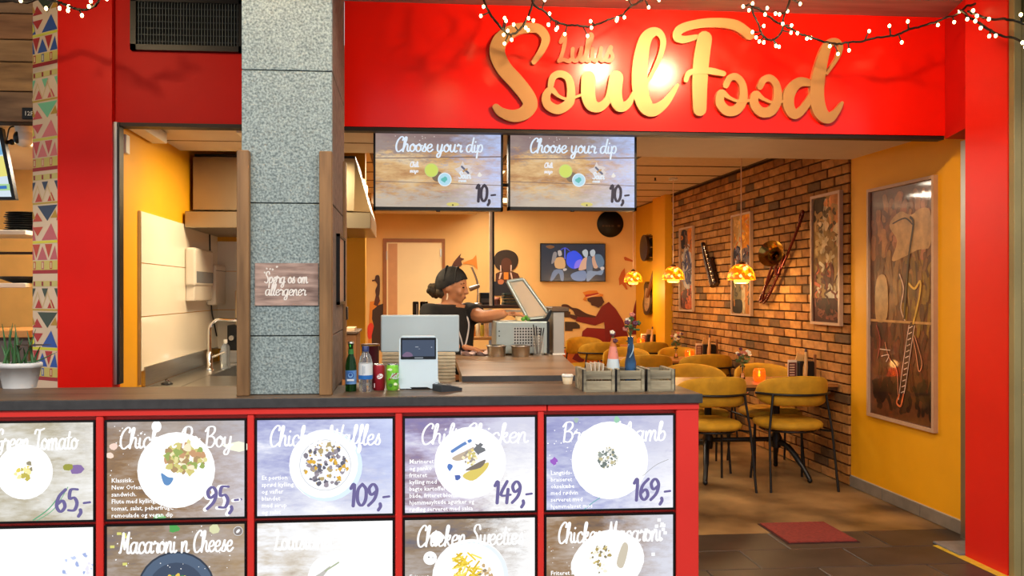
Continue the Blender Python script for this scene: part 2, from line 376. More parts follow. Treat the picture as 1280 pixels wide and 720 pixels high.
TERR = mat('terrazzo_grey', (96, 110, 112), .75, rgb2=(170, 184, 182), scale=120, bump=.35, detail=8)
TRIMW = wood('oak_trim', (112, 80, 48), (154, 114, 72), .5, 2, 3, 10)
GLASS = mat('clear_glass', (250, 250, 250), .02, trans=1, ior=1.45, var=.01)

# ---- floors
fl = bx(-9, 10, -4, 4.66, -.12, -.012).build('floor', mat('dark_tile_grout', (40, 34, 30), .8, var=.2, scale=20)); tag(fl, kind='structure', label='dark stone tile floor of the mall walkway')
TILE = [mat('dark_stone_tile_%d' % i, c, .42, var=.28, scale=5, bump=.08) for i, c in enumerate([(62, 50, 42), (70, 58, 48), (56, 46, 40)])]
tile_me = [cb(-.297, .297, -.147, .147, -.02, 0, .003, 1).mesh('floor_tile', m) for m in TILE]
for i in range(-5, 10):
    for j in range(9):
        o = link('floor_tile', tile_me[R.randrange(3)], fl); o.location = (i*.6+(j % 2)*.3+.05, 4.51-j*.3, 0)
fi = bx(-4, 3.6, 4.66, YB+.2, -.12, 0).build('floor', mat('brown_polished_concrete', (82, 60, 38), .33, rgb2=(172, 136, 90), scale=2.3, bump=.05, detail=7)); tag(fi, kind='structure', label='mottled brown polished concrete floor of the restaurant')

# ---- back wall and its skirting
wb = bx(-4, XR+.1, YB, YB+.15, 0, ZC+.1).build('wall_back', ORA); tag(wb, kind='structure')
bx(-.3, XR, YB-.012, YB, 0, .62).build('painted_dado', mat('burnt_orange_paint', (205, 98, 30), .6, var=.08, scale=2), wb)
# ---- partition behind the kitchen, kitchen side wall
wk = bx(XL, -.36, 6.8, 6.95, 0, ZC).build('wall_kitchen_back', YEL); tag(wk, kind='structure')
wl = bx(XL-.12, XL, YF, YB, 0, ZC).build('wall_left', YEL); tag(wl, kind='structure')
TILEW = mat('glossy_white_wall_panel', (238, 226, 204), .14, var=.02, scale=2)
for i, (z0, z1) in enumerate(((.98, 1.30), (1.305, 1.62), (1.625, 1.93))):
    bx(XL, XL+.012, 4.87, 6.79, z0, z1).build('wall_panel', TILEW, wl)
    bx(XL+.012, -.8, 6.788, 6.799, z0, z1-.06 if i == 2 else z1).build('wall_panel', TILEW, wk)
bx(XL, XL+.016, 4.855, 4.87, .9, 1.93).build('panel_edge_trim', ALU, wl)
bx(XL, XL+.02, 4.93, 6.78, .885, 1.0).build('steel_upstand', STEEL, wl)
# ---- right wall: brick part (bricks built one by one), yellow part, pilaster
MORT = mat('brown_mortar', (70, 46, 24), .9, var=.25, scale=40, bump=.3)
wr = bx(XR+.012, XR+.16, YBR, YPI, 0, ZC).build('wall_right', MORT); tag(wr, kind='structure', label='orange brick wall along the dining tables')
BL, BH, MT = .205, .0755, .011
BRM = [mat('brick_%d' % i, c, .85, var=.24, scale=16, bump=.5) for i, c in enumerate([(160, 108, 50), (170, 116, 56), (148, 96, 42), (130, 84, 40), (176, 124, 68), (100, 72, 42)])]
br_me = {}
def brick_mesh(kind, w):
    key = (kind, round(w, 3))
    if key not in br_me: br_me[key] = cb(-.03, .016, -w/2, w/2, -(BH-MT)/2, (BH-MT)/2, .004, 1).mesh('brick', BRM[kind])
    return br_me[key]
cells = []
rows = int(ZC/BH)
for r in range(rows):
    y = YBR-(.5 if r % 2 else 0)*BL
    while y < YPI:
        a, b = max(y, YBR), min(y+BL, YPI)
        if b-a > .05: cells.append((a, b-a, r*BH+BH/2))
        y += BL
cells.sort(key=lambda c: c[0])
far = []
for n, (y, w, z) in enumerate(cells):
    k = R.choices(range(6), (5, 5, 4, 3, 3, 1.3))[0]; dx = R.uniform(-.004, .005)
    if n < 300:
        o = link('brick', brick_mesh(k, w-MT), wr); o.location = (XR+.012+dx, y+w/2, z)
    else: far.append((y, w, z, k, dx))
bm = MB(); mids = []
for y, w, z, k, dx in far:
    n0 = len(bm.f); bm.cbox(XR-.018+dx, XR+.028+dx, y+MT/2, y+w-MT/2, z-(BH-MT)/2, z+(BH-MT)/2, .004, 1); mids += [k]*(len(bm.f)-n0)
me = bm.mesh('brick_courses')
for m in BRM: me.materials.append(m)
me.polygons.foreach_set('material_index', mids)
tag(link('brick_courses', me, wr), kind='stuff')
wr2 = bx(XR, XR+.16, YF-.005, YBR, 0, ZC).build('wall_right', YEL); tag(wr2, kind='structure', label='yellow painted wall at the entrance')
wr3 = bx(XR, XR+.16, YPI+.5, YB, 0, ZC).build('wall_right', YEL); tag(wr3, kind='structure', label='yellow painted wall in the far corner')
pil = bx(XR-.1, XR+.16, YPI, YPI+.5, 0, ZC).build('pilaster', YEL); tag(pil, kind='structure')
sk = mat('grey_skirting_tile', (126, 118, 108), .5, var=.12, scale=12)
bs = bx(XR-.004, XR, YF, YBR, 0, .085).build('baseboard_right', mat('pale_grout', (190, 180, 165), .8, var=.1)); tag(bs, kind='structure')
for k in range(3): bx(XR-.014, XR-.004, YF+.005+k*.413, YF+.41+k*.413, .004, .08).build('skirting_tile', sk, bs)
# ---- ceilings: plain bulkhead in front, tile grid behind
bh = bx(XL, XR, YF+.02, YBR, ZS, ZC+.15).build('ceiling', mat('bulkhead_paint', (206, 190, 172), .6, var=.03)); tag(bh, kind='structure', label='smooth lowered ceiling just inside the opening')
for y in (4.95, 5.35): bx(XL, .2, y, y+.006, ZS-.004, ZS).build('ceiling_joint', mat('joint_brown', (120, 96, 66), .7, var=.1), bh)
ce = bx(XL, XR+.1, YBR, YB, ZC, ZC+.12).build('ceiling', mat('ceiling_rail_brown', (84, 60, 38), .6, var=.1)); tag(ce, kind='structure', label='tiled ceiling over the dining room')
CT = mat('ceiling_tile_cream', (214, 188, 150), .8, var=.05, scale=20, bump=.1)
ct_me = cb(-.585, .585, -.285, .285, -.012, .004, .003, 1).mesh('ceiling_tile', CT)
for i in range(4):
    for j in range(9):
        o = link('ceiling_tile', ct_me, ce); o.location = (XR-.62-i*1.2, YBR+.32+j*.6, ZC)
RAIL = mat('ceiling_tee_brown', (104, 76, 48), .6, var=.1)
for i in range(5): bx(XR-.03-i*1.2, XR-.008-i*1.2, YBR, YB, ZC-.017, ZC-.0125).build('ceiling_rail', RAIL, ce)
for j in range(10): bx(XL, XR, YBR+.009+j*.6, YBR+.031+j*.6, ZC-.0175, ZC-.0125).build('ceiling_rail', RAIL, ce)
# lower plain box of ceiling near the back door
lb = bx(-.45, .95, 9.9, 11.2, 2.54, ZC).build('ceiling', CREAM); tag(lb, kind='structure', label='boxed-in ceiling section near the back door')

# ---- header with sign, side strips, pillars
XH0 = PY(431, 90, YF).x; XH1 = 3.12
hd = bx(XH0, XH1+.2, YF-.02, YF+.06, ZH, ZT).build('wall_front', RED); tag(hd, kind='structure', label='bright red sign panel above the opening')
tag(bx(XH0-.4, XH1+.03, YF-.012, YF+.05, ZH-.022, ZH).build('trim_1', mat('dark_track', (52, 44, 40), .5, metal=.6, var=.1)), kind='structure')
hl = bx(PY(140, 0, YF).x-.02, -.75, YF-.02, YF+.06, ZH, 3.4).build('wall_front', REDM); tag(hl, kind='structure', label='dark red panel above the kitchen window')
tag(bx(PY(143, 0, YF).x, -.75, YF-.03, YF+.05, ZH-.02, ZH).build('trim_2', mat('dark_track', (52, 44, 40), .5)), kind='structure')
X0, X1 = PY(72, 0, 4.44).x, PY(140, 0, 4.44).x
tag(bx(X0, X1, 4.44, 4.56, 0, 3.6).build('pillar_left', mat('red_pillar_gloss', (216, 18, 2), .4, var=.05, scale=3, spec=.22)), kind='structure')
tag(bx(X1, X1+.018, YF-.04, YF+.04, ZK-.1, ZH).build('trim_3', ALU), kind='structure')
tag(bx(X1+.018, X1+.03, YF-.035, YF+.03, ZK-.1, ZH).build('trim_4', BLACK), kind='structure')
# right pillar: stands forward of the shopfront; a dark red return joins it to the header
REDP = mat('red_pillar_satin', (222, 30, 18), .38, var=.04, scale=3)
XP = 3.05
tag(bx(XP, XP+.26, 3.86, 4.17, 0, ZT-.001).build('pillar_right', REDP), kind='structure')
tag(MB().prism([(XP+.002, 4.171), (XP+.30, 4.171), (XP+.30, YF-.022), (3.15, YF-.022)], frame_up((0, 0, 0)), ZH-.02, ZT-.001).build('pillar_return', mat('red_matt_paint', (196, 20, 10))), kind='structure')
tag(bx(XR-.045, XR-.03, YF-.05, YF-.01, 0, ZH-.03).build('trim_5', ALU), kind='structure')
tag(bx(XR-.03, XR-.0, YF-.05, YF-.01, 0, ZH-.03).build('trim_6', BLACK), kind='structure')
tag(bx(XP+.27, XR+.16, 4.172, YF-.06, 0, ZH-.03).build('wall_front', mat('dark_track', (52, 44, 40), .5)), kind='structure', label='dark recess between pillar and yellow wall')
tag(cb(XP-.03, XP+.24, 4.175, 4.40, 0, .012, .004).build('trim_7', mat('grey_marble', (120, 122, 126), .3, var=.2, scale=20)), kind='structure')
# ---- neighbour on the right: olive post and a closed roller shutter
tag(cb(XP+.005, XP+.045, 3.82, 3.859, 0, 2.95, .004).build('trim_8', mat('olive_post', (146, 132, 88), .5, var=.12, scale=4)), kind='structure')
sh = empty('roller_shutter', (XP+.335, 3.90, 0), 0, 'cream roller shutter of horizontal slats at the far right edge', 'shutter')
sl = MB().cbox(-.02, .7, -.012, .012, 0, .076, .008, 2).mesh('slat', mat('shutter_cream', (224, 212, 184), .4, var=.05))
sh.location.x = XP+.30
for k in range(34):
    o = link('slat', sl, sh); o.location = (0, -.06, .01+k*.082)
MB().box(-.02, .7, -.045, -.03, 0, 2.80).build('backing', BLACK, sh)
bx(-.254, -.022, -.08, -.042, 0, 2.80).build('guide_rail', mat('olive_post', (146, 132, 88)), sh)
tag(bx(XP+.046, 4.4, 3.80, 3.859, 2.81, 2.95).build('trim_9', mat('olive_dark', (70, 72, 46), .5, var=.2)), kind='structure')
tag(bx(XP+1.02, 6.5, 3.86, 4.0, 0, ZT-.001).build('wall_neighbour', mat('olive_post', (146, 132, 88))), kind='structure', label='plain olive wall beyond the roller shutter')
# ---- mall soffit in front of the shops: grey boards
so = bx(-9, 9, 2.3, YF+.05, ZT+.02, ZT+.12).build('ceiling', mat('soffit_dark', (58, 50, 44), .8, var=.1)); tag(so, kind='structure', label='grey-brown boarded soffit over the walkway')
SOF = wood('soffit_board_grey', (148, 144, 134), (180, 174, 162), .6, 0, 2, 9)
for j in range(8):
    for a, b in ((-9, -2.6), (-2.598, 1.0), (1.002, 4.8), (4.802, 9)):
        bx(a, b, 2.302+j*.275, 2.572+j*.275, ZT, ZT+.022).build('board', SOF, so)

# ---- stone clad column with its oak strips
cx0, cx1 = PY(302, 0, 3.16).x, PY(415, 0, 3.16).x
co = bx(cx0+.01, cx1-.01, 3.17, 3.76, 0, 3.3).build('column', mat('column_core', (60, 62, 60), .9, var=.1)); tag(co, kind='structure', label='square grey stone column standing in the counter')
zz = [ZK, PY(350, 420, 3.16).z, PY(350, 254, 3.16).z, PY(350, 88, 3.16).z, 3.3]
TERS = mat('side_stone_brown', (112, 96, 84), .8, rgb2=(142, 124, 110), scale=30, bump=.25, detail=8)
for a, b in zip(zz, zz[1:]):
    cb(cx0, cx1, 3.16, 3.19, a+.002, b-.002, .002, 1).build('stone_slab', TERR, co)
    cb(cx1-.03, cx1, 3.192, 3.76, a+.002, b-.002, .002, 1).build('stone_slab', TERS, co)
tp = PY(350, 190, 3.16).z
for nm, a, b in (('oak_strip', cx0-.012, cx0+.035), ('oak_strip', cx1-.046, cx1+.004)):
    cb(a, b, 3.125, 3.16, ZK, tp, .003, 1).build(nm, TRIMW, co)
cb(cx1, cx1+.012, 3.68, 3.76, ZK, PY(430, 205, 3.76).z, .002, 1).build('oak_strip', TRIMW, co)

# ---- dark ventilation grille above the kitchen window
g = empty('vent_grille', PY(232, 63, YF-.03), 0, 'black ventilation grille in the red panel beside the stone column', 'vent')
a, b = PY(164, 63, YF-.03), PY(306, 2, YF-.03)
fr = MB().box(a.x, b.x, YF-.05, YF-.02, a.z, a.z+.03).box(a.x, b.x, YF-.05, YF-.02, b.z-.02, b.z+.02).box(a.x, a.x+.03, YF-.05, YF-.02, a.z, b.z).box(b.x-.03, b.x, YF-.05, YF-.02, a.z, b.z)
tpart('frame', fr, BMETAL, g)
tpart('backing', bx(a.x, b.x, YF-.024, YF-.0201, a.z, b.z), mat('vent_dark', (18, 20, 22), .7, var=.2), g)
n = 34; blade = MB().box(-.0015, .0015, -.009, .009, a.z+.03, b.z-.02).mesh('blade', mat('vent_blade', (104, 112, 114), .4, metal=.3, var=.2))
for k in range(n):
    o = link('blade', blade); o.location = (a.x+.04+(b.x-a.x-.08)*k/(n-1), YF-.036, 0); adopt(o, g); o.rotation_euler = (0, 0, .5)
for k in range(6):
    o = tpart('cross_blade', bx(a.x+.03, b.x-.03, YF-.034, YF-.031, a.z+.05+k*.036, a.z+.053+k*.036), mat('vent_blade', (58, 64, 66)), g)

# ---- left neighbour: patterned panel, plank header, back wall
pa, pb = PY(72, 0, 4.45).x, PY(41, 0, 4.57).x
pw = MB().prism([(pa, 4.45), (pa, 4.55), (pb, 4.64), (pb, 4.57)], frame_up((0, 0, 0)), .55, 3.4)
pw = pw.build('pillar_pattern', mat('pattern_cream', (226, 200, 168), .5, var=.03)); tag(pw, kind='structure', label='narrow pillar face covered in coloured triangles and zigzags')
d = Vector((pa-pb, 4.45-4.57, 0)); W = d.length; d.normalize(); nrm = Vector((d.y, -d.x, 0))
P = Print(Matrix(((d.x, 0, nrm.x, pb), (d.y, 0, nrm.y, 4.57), (0, 1, 0, .95), (0, 0, 0, 1))))
def tri_row(z, h, up, col, n=2, off=0, inset=.1):
    w = W/n
    for k in range(-1, n+1):
        x0, x1 = k*w+off+w*inset, (k+1)*w+off-w*inset
        xs = [min(max(x, 0), W) for x in (x0, x1)]
        if xs[1]-xs[0] < .008: continue
        m = min(max((x0+x1)/2, 0), W)
        P.poly([(xs[0], z), (xs[1], z), (m, z+h)] if up else [(xs[0], z+h), (m, z), (xs[1], z+h)], col)
def band(z, h, col): P.rect(0, z, W, z+h, col)
def zig(z, h, col, n=2.5, w=.006):
    pts = []; k = 0
    while k*W/n/2 < W: pts.append((k*W/n/2, z+(h if k % 2 else 0))); k += 1
    P.stroke(pts, w, col, curve=False)
def sect(z, c):
    red, grn, blu, yel = c
    band(z, .02, (168, 28, 30)); band(z+.02, .05, (208, 190, 96)); P.up()
    for k in range(3): P.rect(k*W/3+.006, z+.024, k*W/3+.028, z+.066, blu if k % 2 else red); 
    P.up()
    for k in range(3): P.rect(k*W/3+.012, z+.03, k*W/3+.022, z+.06, (222, 206, 150))
    tri_row(z+.075, .075, True, blu, 2, W*.15); tri_row(z+.085, .075, False, red, 2, W*.40, .2)
    band(z+.165, .014, yel)
    tri_row(z+.182, .09, True, blu, 1, W*.25, .12); tri_row(z+.205, .05, False, red, 1, -W*.3, .28)
    P.poly([(0, z+.25), (.02, z+.2), (0, z+.19)], yel)
    tri_row(z+.285, .05, True, red, 1, -W*.32, .28); tri_row(z+.285, .085, False, grn, 1, W*.1, .1); tri_row(z+.30, .045, True, (186, 142, 42), 1, W*.42, .3)
    band(z+.378, .01, (196, 160, 60))
    tri_row(z+.392, .05, True, red, 2, 0, .2); P.up(); zig(z+.395, .085, (214, 186, 130)); tri_row(z+.45, .05, False, grn, 2, W*.25, .25)
    band(z+.51, .03, (206, 190, 110)); P.up()
    for k in range(3): P.rect(k*W/3+.008, z+.513, k*W/3+.024, z+.537, (150, 40, 40))
    P.layer = 0
sect(.02, ((186, 40, 34), (62, 74, 58), (40, 84, 168), (216, 214, 40)))
sect(.60, ((196, 70, 46), (52, 66, 92), (196, 96, 100), (222, 210, 60)))
sect(1.16, ((206, 84, 84), (120, 196, 150), (220, 120, 120), (214, 206, 90)))
sect(1.73, ((180, 44, 36), (52, 66, 50), (50, 84, 150), (210, 206, 70)))
adopt(P.build('pattern', attr_mat('pattern_ink', .45)), pw)
# plank header of the neighbouring shop
ph = bx(-4.2, pb+.02, 4.66, 4.75, PY(20, 153, 4.66).z, 3.5).build('wall_neighbour', mat('plank_gap', (40, 30, 22), .8, var=.1)); tag(ph, kind='structure', label='weathered plank header of the shop on the left')
z = PY(20, 153, 4.66).z; PLK = [wood('plank_%d' % i, a, b, .6, 0, 2.5, 7) for i, (a, b) in enumerate([((104, 78, 58), (160, 126, 94)), ((120, 88, 56), (196, 152, 98)), ((130, 98, 64), (180, 142, 98)), ((104, 70, 48), (164, 118, 80))])]
for k, h in enumerate((.17, .165, .125, .145, .13, .16, .15)):
    cb(-4.2, pb+.02, 4.645, 4.66, z+.003, z+h-.003, .003, 1).build('plank', PLK[k % 4], ph); z += h
nb = bx(-6, -1.9, 6.6, 6.7, 0, 3.2).build('wall_neighbour', mat('neighbour_tan_paint', (232, 178, 96), .6, var=.05)); tag(nb, kind='structure', label='tan back wall of the shop on the left')
tag(bx(-6, -1.75, 4.72, 6.6, 2.42, 2.5).build('ceiling', CREAM), kind='structure', label='cream ceiling of the shop on the left')
tag(bx(-1.78, XL-.12, 4.56, 6.6, 0, 2.5).build('wall_neighbour', mat('neighbour_tan_paint', (232, 178, 96))), kind='structure', label='tan side wall of the shop on the left')
# ================================================================ COUNTER
YC = 3.07; XC1 = PY(877, 0, YC).x; XC0 = -2.6
def dcounter(px, py): return PZ(px, py, ZK)
ct = empty('service_counter', (-.6, YC+.2, 0), 0, 'long red service counter with dark wood-look top in front of the stone column', 'counter')
tp = MB().cbox(XC0, XC1, YC, YC+.40, ZK-.036, ZK, .004, 1)
tpart('counter_top', tp, DARKW, ct)
tpart('counter_top', cb(cx1+.02, XC1, YC+.401, PZ(640, 469.5, 1.075).y-.008, ZK-.036, ZK, .004, 1), DARKW, ct)
tpart('edge_band', cb(XC0, XC1+.003, YC-.006, YC, ZK-.037, ZK-.001, .002, 1), EDGEG, ct)
tpart('front_panel', bx(XC0, XC1-.008, YC+.03, YC+.06, 0, ZK-.037), REDC, ct)
tpart('end_panel', bx(XC1-.04, XC1-.008, YC+.061, YC+.66, 0, ZK-.037), REDC, ct)
PXS = [(-52, 121), (133, 309), (320, 493), (504, 670), (680, 842)]
YP = YC+.03
zt, zm0, zm1, zb = PY(760, 517, YP).z, PY(760, 637, YP).z, PY(760, 641, YP).z, PY(760, 765, YP).z
tpart('top_rail', cb(XC0, PY(683, 0, YC+.01).x, YC+.004, YC+.03, PY(760, 512, YP).z, ZK-.038, .002, 1), REDC, ct)
tpart('top_rail', cb(PY(684.5, 0, YC+.01).x, XC1-.008, YC+.004, YC+.03, PY(760, 512, YP).z, ZK-.038, .002, 1), REDC, ct)
edges = [XC0]+[0]*0
for i in range(5):
    a = PY(PXS[i][1], 0, YP).x+.004; b = PY(PXS[i+1][0], 0, YP).x-.004 if i < 4 else XC1-.008
    tpart('stile', cb(a, b, YC+.008, YC+.03, .04, PY(760, 512, YP).z, .003, 1), REDC, ct)
tpart('plinth', bx(XC0, XC1-.05, YC+.02, YC+.03, 0, .10), BLACK, ct)

INK = attr_mat('menu_ink', .3, emit=1.15)
INKN = attr_mat('menu_ink_bright', .3, emit=1.6)
VIO = (104, 96, 146); W255 = (255, 255, 255)
def sans(P_, body, x, y, size, lines):
    """small printed sans-serif lines, converted to flat faces"""
    for i, t in enumerate(lines):
        cu = bpy.data.curves.new('t', 'FONT'); cu.body = t; cu.size = size; cu.offset = size*.012; cu.resolution_u = 1
        o = bpy.data.objects.new('t', cu); COL.objects.link(o); dg = bpy.context.evaluated_depsgraph_get(); me = bpy.data.meshes.new_from_object(o.evaluated_get(dg))
        n = len(P_.v); w = .0006+P_.layer*.00025
        P_.v += [tuple(P_.M @ Vector((v.co.x+x, v.co.y+y-i*size*1.12, w))) for v in me.vertices]
        P_.f += [tuple(k+n for k in f.vertices) for f in me.polygons]; P_.c += [lin(body)]*len(me.polygons)
        bpy.data.objects.remove(o); bpy.data.curves.remove(cu); bpy.data.meshes.remove(me)
BROWN = [(.25, (96, 84, 84)), (.45, (150, 118, 84)), (.58, (176, 156, 138)), (.76, (206, 194, 186))]
BLUEV = [(.25, (120, 122, 176)), (.45, (168, 172, 214)), (.6, (208, 212, 236)), (.72, (250, 250, 255))]
VIOL = [(.25, (112, 106, 168)), (.42, (160, 138, 150)), (.56, (214, 206, 226)), (.68, (255, 255, 255))]
PALE = [(.25, (170, 150, 130)), (.42, (214, 204, 190)), (.55, (244, 244, 246)), (.7, (255, 255, 255))]
GREY = [(.25, (104, 104, 120)), (.45, (150, 128, 104)), (.6, (176, 164, 156)), (.78, (206, 200, 198))]
def food(P_, rnd, x, y, r, cols, n, s0=.006, s1=.016, ry=1):
    for k in range(n):
        a = rnd.uniform(0, 6.283); q = r*math.sqrt(rnd.random()); P_.layer = 4+k % 5
        P_.blob(x+q*math.cos(a), y+ry*q*math.sin(a), rnd.uniform(s0, s1), rnd.choice(cols), rnd, 7, .45)
menus = [
 (0, 0, 'Green Tomato', '65,-', [(.25, (140, 130, 106)), (.45, (184, 174, 148)), (.6, (216, 212, 200)), (.78, (250, 250, 250))], 'lit menu panel with white plate priced 65, at the left end of the top row', []),
 (1, 0, "Chicken Po Boy", '95,-', BROWN, 'lit menu panel titled Chicken Po Boy priced 95', ['Klassisk', 'New Orleans', 'sandwich.', 'Flute med kylling,', 'tomat, salat, peberfrugt,', 'remoulade og vegan dip']),
 (2, 0, 'Chicken Waffles', '109,-', BLUEV, 'lit menu panel titled Chicken Waffles priced 109', ['Et portion', 'sprød kylling', 'og vafler', 'blandet', 'med sirup', 'og salat']),
 (3, 0, 'Chili Chicken', '149,-', VIOL, 'lit menu panel titled Chili Chicken priced 149', ['Marineret', 'og panko', 'friteret', 'kylling med', 'bagte kartoffel', 'både, friteret blomkål', 'hjemmesyltede agurker og', 'rødløg serveret med salsa']),
 (4, 0, 'Braised Lamb', '169,-', BLUEV, 'lit menu panel with an almost bare white plate priced 169', ['Langtids-', 'braiseret', 'oksekæbe', 'med rødvin', 'serveret med', 'hjemmelavet mos']),
 (0, 1, '', '', PALE, 'lit menu panel washed out to white below the 65 panel', []),
 (1, 1, 'Macaroni n Cheese', '', GREY, 'lit menu panel titled Macaroni n Cheese with a dark bowl', []),
 (2, 1, 'Louisiana', '', PALE, 'lit menu panel titled Louisiana below the Chicken Waffles panel', []),
 (3, 1, 'Chicken Sweeties', '', GREY, 'lit menu panel titled Chicken Sweeties showing yellow fries', ['Friteret', 'kyllingelår', 'med fritter']),
 (4, 1, 'Chicken Macaroni', '', BROWN, 'lit menu panel titled Chicken Macaroni with an oval white dish', ['Friteret kyl', '']),
]
TINT = {(0, 0): [(0, .6, 1.2, (255, 255, 255), .75)], (1, 0): [(0, .5, 1.1, (226, 226, 240), .7), (2, .6, 1.2, (150, 150, 156), .5)], (2, 0): [(0, .55, 1.0, (200, 210, 245), .7), (2, .5, -.1, (255, 255, 255), .7)],
 (3, 0): [(0, .35, .8, (255, 255, 255), .95), (2, .35, .9, (120, 120, 190), .4)], (4, 0): [(0, .4, .95, (250, 250, 255), .9), (2, .3, .9, (140, 140, 190), .5)], (0, 1): [(0, .1, .5, (255, 255, 255), .95)], (1, 1): [(0, .6, 1.2, (190, 160, 120), .6)],
 (2, 1): [(0, .25, .7, (255, 255, 255), .95)], (3, 1): [(0, .5, .9, (255, 255, 255), .9)], (4, 1): [(0, .4, 1.0, (226, 230, 245), .8)]}
for c, r, title, price, stops, lab, body in menus:
    xa, xb = PY(PXS[c][0], 0, YP).x, PY(PXS[c][1], 0, YP).x; z1, z0 = (zt, zm0) if r == 0 else (zm1, zb)
    e = empty('menu_light_box', ((xa+xb)/2, YP, z0), 0, lab, 'menu board', 'lit menu panels on the counter front')
    W_, H_ = xb-xa, z1-z0; fw = .007
    f = MB().box(xa, xb, YP-.018, YP, z0, z0+fw).box(xa, xb, YP-.018, YP, z1-fw, z1).box(xa, xa+fw, YP-.018, YP, z0+fw, z1-fw).box(xb-fw, xb, YP-.018, YP, z0+fw, z1-fw)
    tpart('frame', f, BLACK, e)
    seed = c*2+r+1
    pn = tpart('picture', bx(xa+fw, xb-fw, YP-.012, YP, z0+fw, z1-fw), screen_wood('menu_boards_%d' % seed, stops, 1.05, seed, tints=TINT[(c, r)]), e)
    P = Print(frame_front((xa, YP-.012, z0))); rnd = random.Random(seed); k = W_/.5
    cxp, cyp, rp = W_*.50, H_*.52, H_*.36
    dots = lambda n, x0, x1, y0, y1: [P.blob(rnd.uniform(x0, x1)*W_, rnd.uniform(y0, y1)*H_, rnd.uniform(.0012, .003), W255, rnd, 6) for _ in range(n)]
    if (c, r) == (0, 0):
        P.disc(W_*.485, H_*.5, H_*.27, (255, 255, 255)); P.up(); food(P, rnd, W_*.48, H_*.52, .035, [(226, 208, 90), (190, 178, 80), (150, 140, 110), (240, 230, 160)], 14, .005, .011)
        P.layer = 3; P.blob(W_*.86, H_*.52, .026, (132, 106, 160), rnd, 9, .2, .8); P.blob(W_*.80, H_*.54, .022, (150, 150, 60), rnd, 9, .2, .6)
        P.stroke([(W_*.55, .01), (W_*.66, .05), (W_*.74, .10)], .002, (90, 160, 120)); P.stroke([(W_*.57, .006), (W_*.7, .05), (W_*.8, .13)], .0015, (110, 170, 130))
    elif (c, r) == (1, 0):
        P.disc(cxp, cyp-.01, rp*1.05, (255, 255, 255)); P.disc(W_*.36, H_*.93, .018, (255, 255, 255), .022)
        food(P, rnd, cxp+.035, cyp+.035, .075, [(206, 196, 120), (170, 140, 96), (222, 214, 150), (150, 168, 90), (236, 226, 190), (196, 150, 110)], 90, .007, .017, .75)
        P.layer = 9; P.smooth([(cxp-.055, cyp-.02), (cxp-.03, cyp-.035), (cxp-.01, cyp-.04), (cxp-.025, cyp-.065), (cxp-.045, cyp-.06)], (96, 140, 190))
        P.blob(W_*.06, H_*.74, .016, (236, 206, 190), rnd, 9, .15, .8); P.blob(W_*.035, H_*.65, .015, (240, 214, 196), rnd, 9, .15, .7); dots(24, .02, .3, .35, .95)
        P.layer = 3; P.blob(W_*.93, H_*.72, .05, (238, 240, 216), rnd, 9, .2, .35); P.blob(W_*.38, H_*.03, .022, (120, 176, 110), rnd, 9, .3, .5)
    elif (c, r) == (2, 0):
        P.disc(cxp, cyp, rp*1.0, (255, 255, 255)); P.up(); P.disc(cxp+.006, cyp-.004, rp*.99, (214, 232, 250)); P.up(); P.disc(cxp-.004, cyp+.002, rp*.94, (255, 255, 255)); P.up(); P.disc(cxp, cyp, rp*.72, (196, 200, 206)); P.up(); P.disc(cxp, cyp, rp*.70, (244, 246, 250))
        food(P, rnd, cxp, cyp, rp*.62, [(126, 120, 130), (180, 160, 110), (216, 170, 60), (150, 140, 150), (240, 240, 240), (98, 96, 110)], 150, .003, .010)
    elif (c, r) == (3, 0):
        P.disc(cxp, cyp, rp*1.02, (255, 255, 255)); P.up(); P.disc(cxp, cyp, rp*.95, (250, 250, 255))
        P.layer = 4; P.smooth([(cxp-.07, cyp+.02), (cxp-.02, cyp+.045), (cxp+.015, cyp+.06), (cxp-.01, cyp+.02), (cxp-.05, cyp+.008)], (190, 172, 150))
        P.smooth([(cxp-.03, cyp-.05), (cxp+.02, cyp-.02), (cxp+.07, cyp), (cxp+.06, cyp-.03), (cxp+.01, cyp-.07)], (216, 196, 100)); P.smooth([(cxp-.02, cyp-.03), (cxp+.03, cyp), (cxp+.06, cyp+.01), (cxp+.04, cyp-.02)], (120, 110, 100))
        P.blob(cxp-.08, cyp-.015, .014, (82, 120, 190), rnd, 8); P.blob(cxp-.05, cyp-.055, .012, (76, 100, 170), rnd, 8); P.stroke([(cxp-.07, cyp+.045), (cxp-.03, cyp+.07), (cxp, cyp+.085)], .006, (96, 132, 190)); P.blob(cxp+.035, cyp+.055, .02, (110, 112, 116), rnd, 14, .7)
        food(P, rnd, cxp, cyp+.02, .03, [(226, 206, 120), (240, 230, 190), (200, 190, 120), (160, 150, 140)], 26, .004, .009)
    elif (c, r) == (4, 0):
        P.disc(cxp, cyp, rp*1.12, (255, 255, 255)); food(P, rnd, cxp-.01, cyp+.01, .04, [(150, 158, 150), (190, 180, 140), (110, 120, 116), (226, 224, 214)], 90, .002, .008)
        P.layer = 3; P.blob(W_*.07, H_*.52, .014, (150, 90, 190), rnd); dots(20, .02, .28, .4, .98); P.blob(W_*.55, H_*.94, .012, (150, 200, 170), rnd); P.blob(W_*.24, H_*.94, .010, (160, 180, 170), rnd)
        P.stroke([(W_*.30, .005), (W_*.36, .03), (W_*.42, .05)], .002, (120, 170, 180)); P.stroke([(W_*.75, H_*.35), (W_*.85, H_*.46), (W_*.95, H_*.52)], .001, (150, 150, 150))
    elif (c, r) == (0, 1):
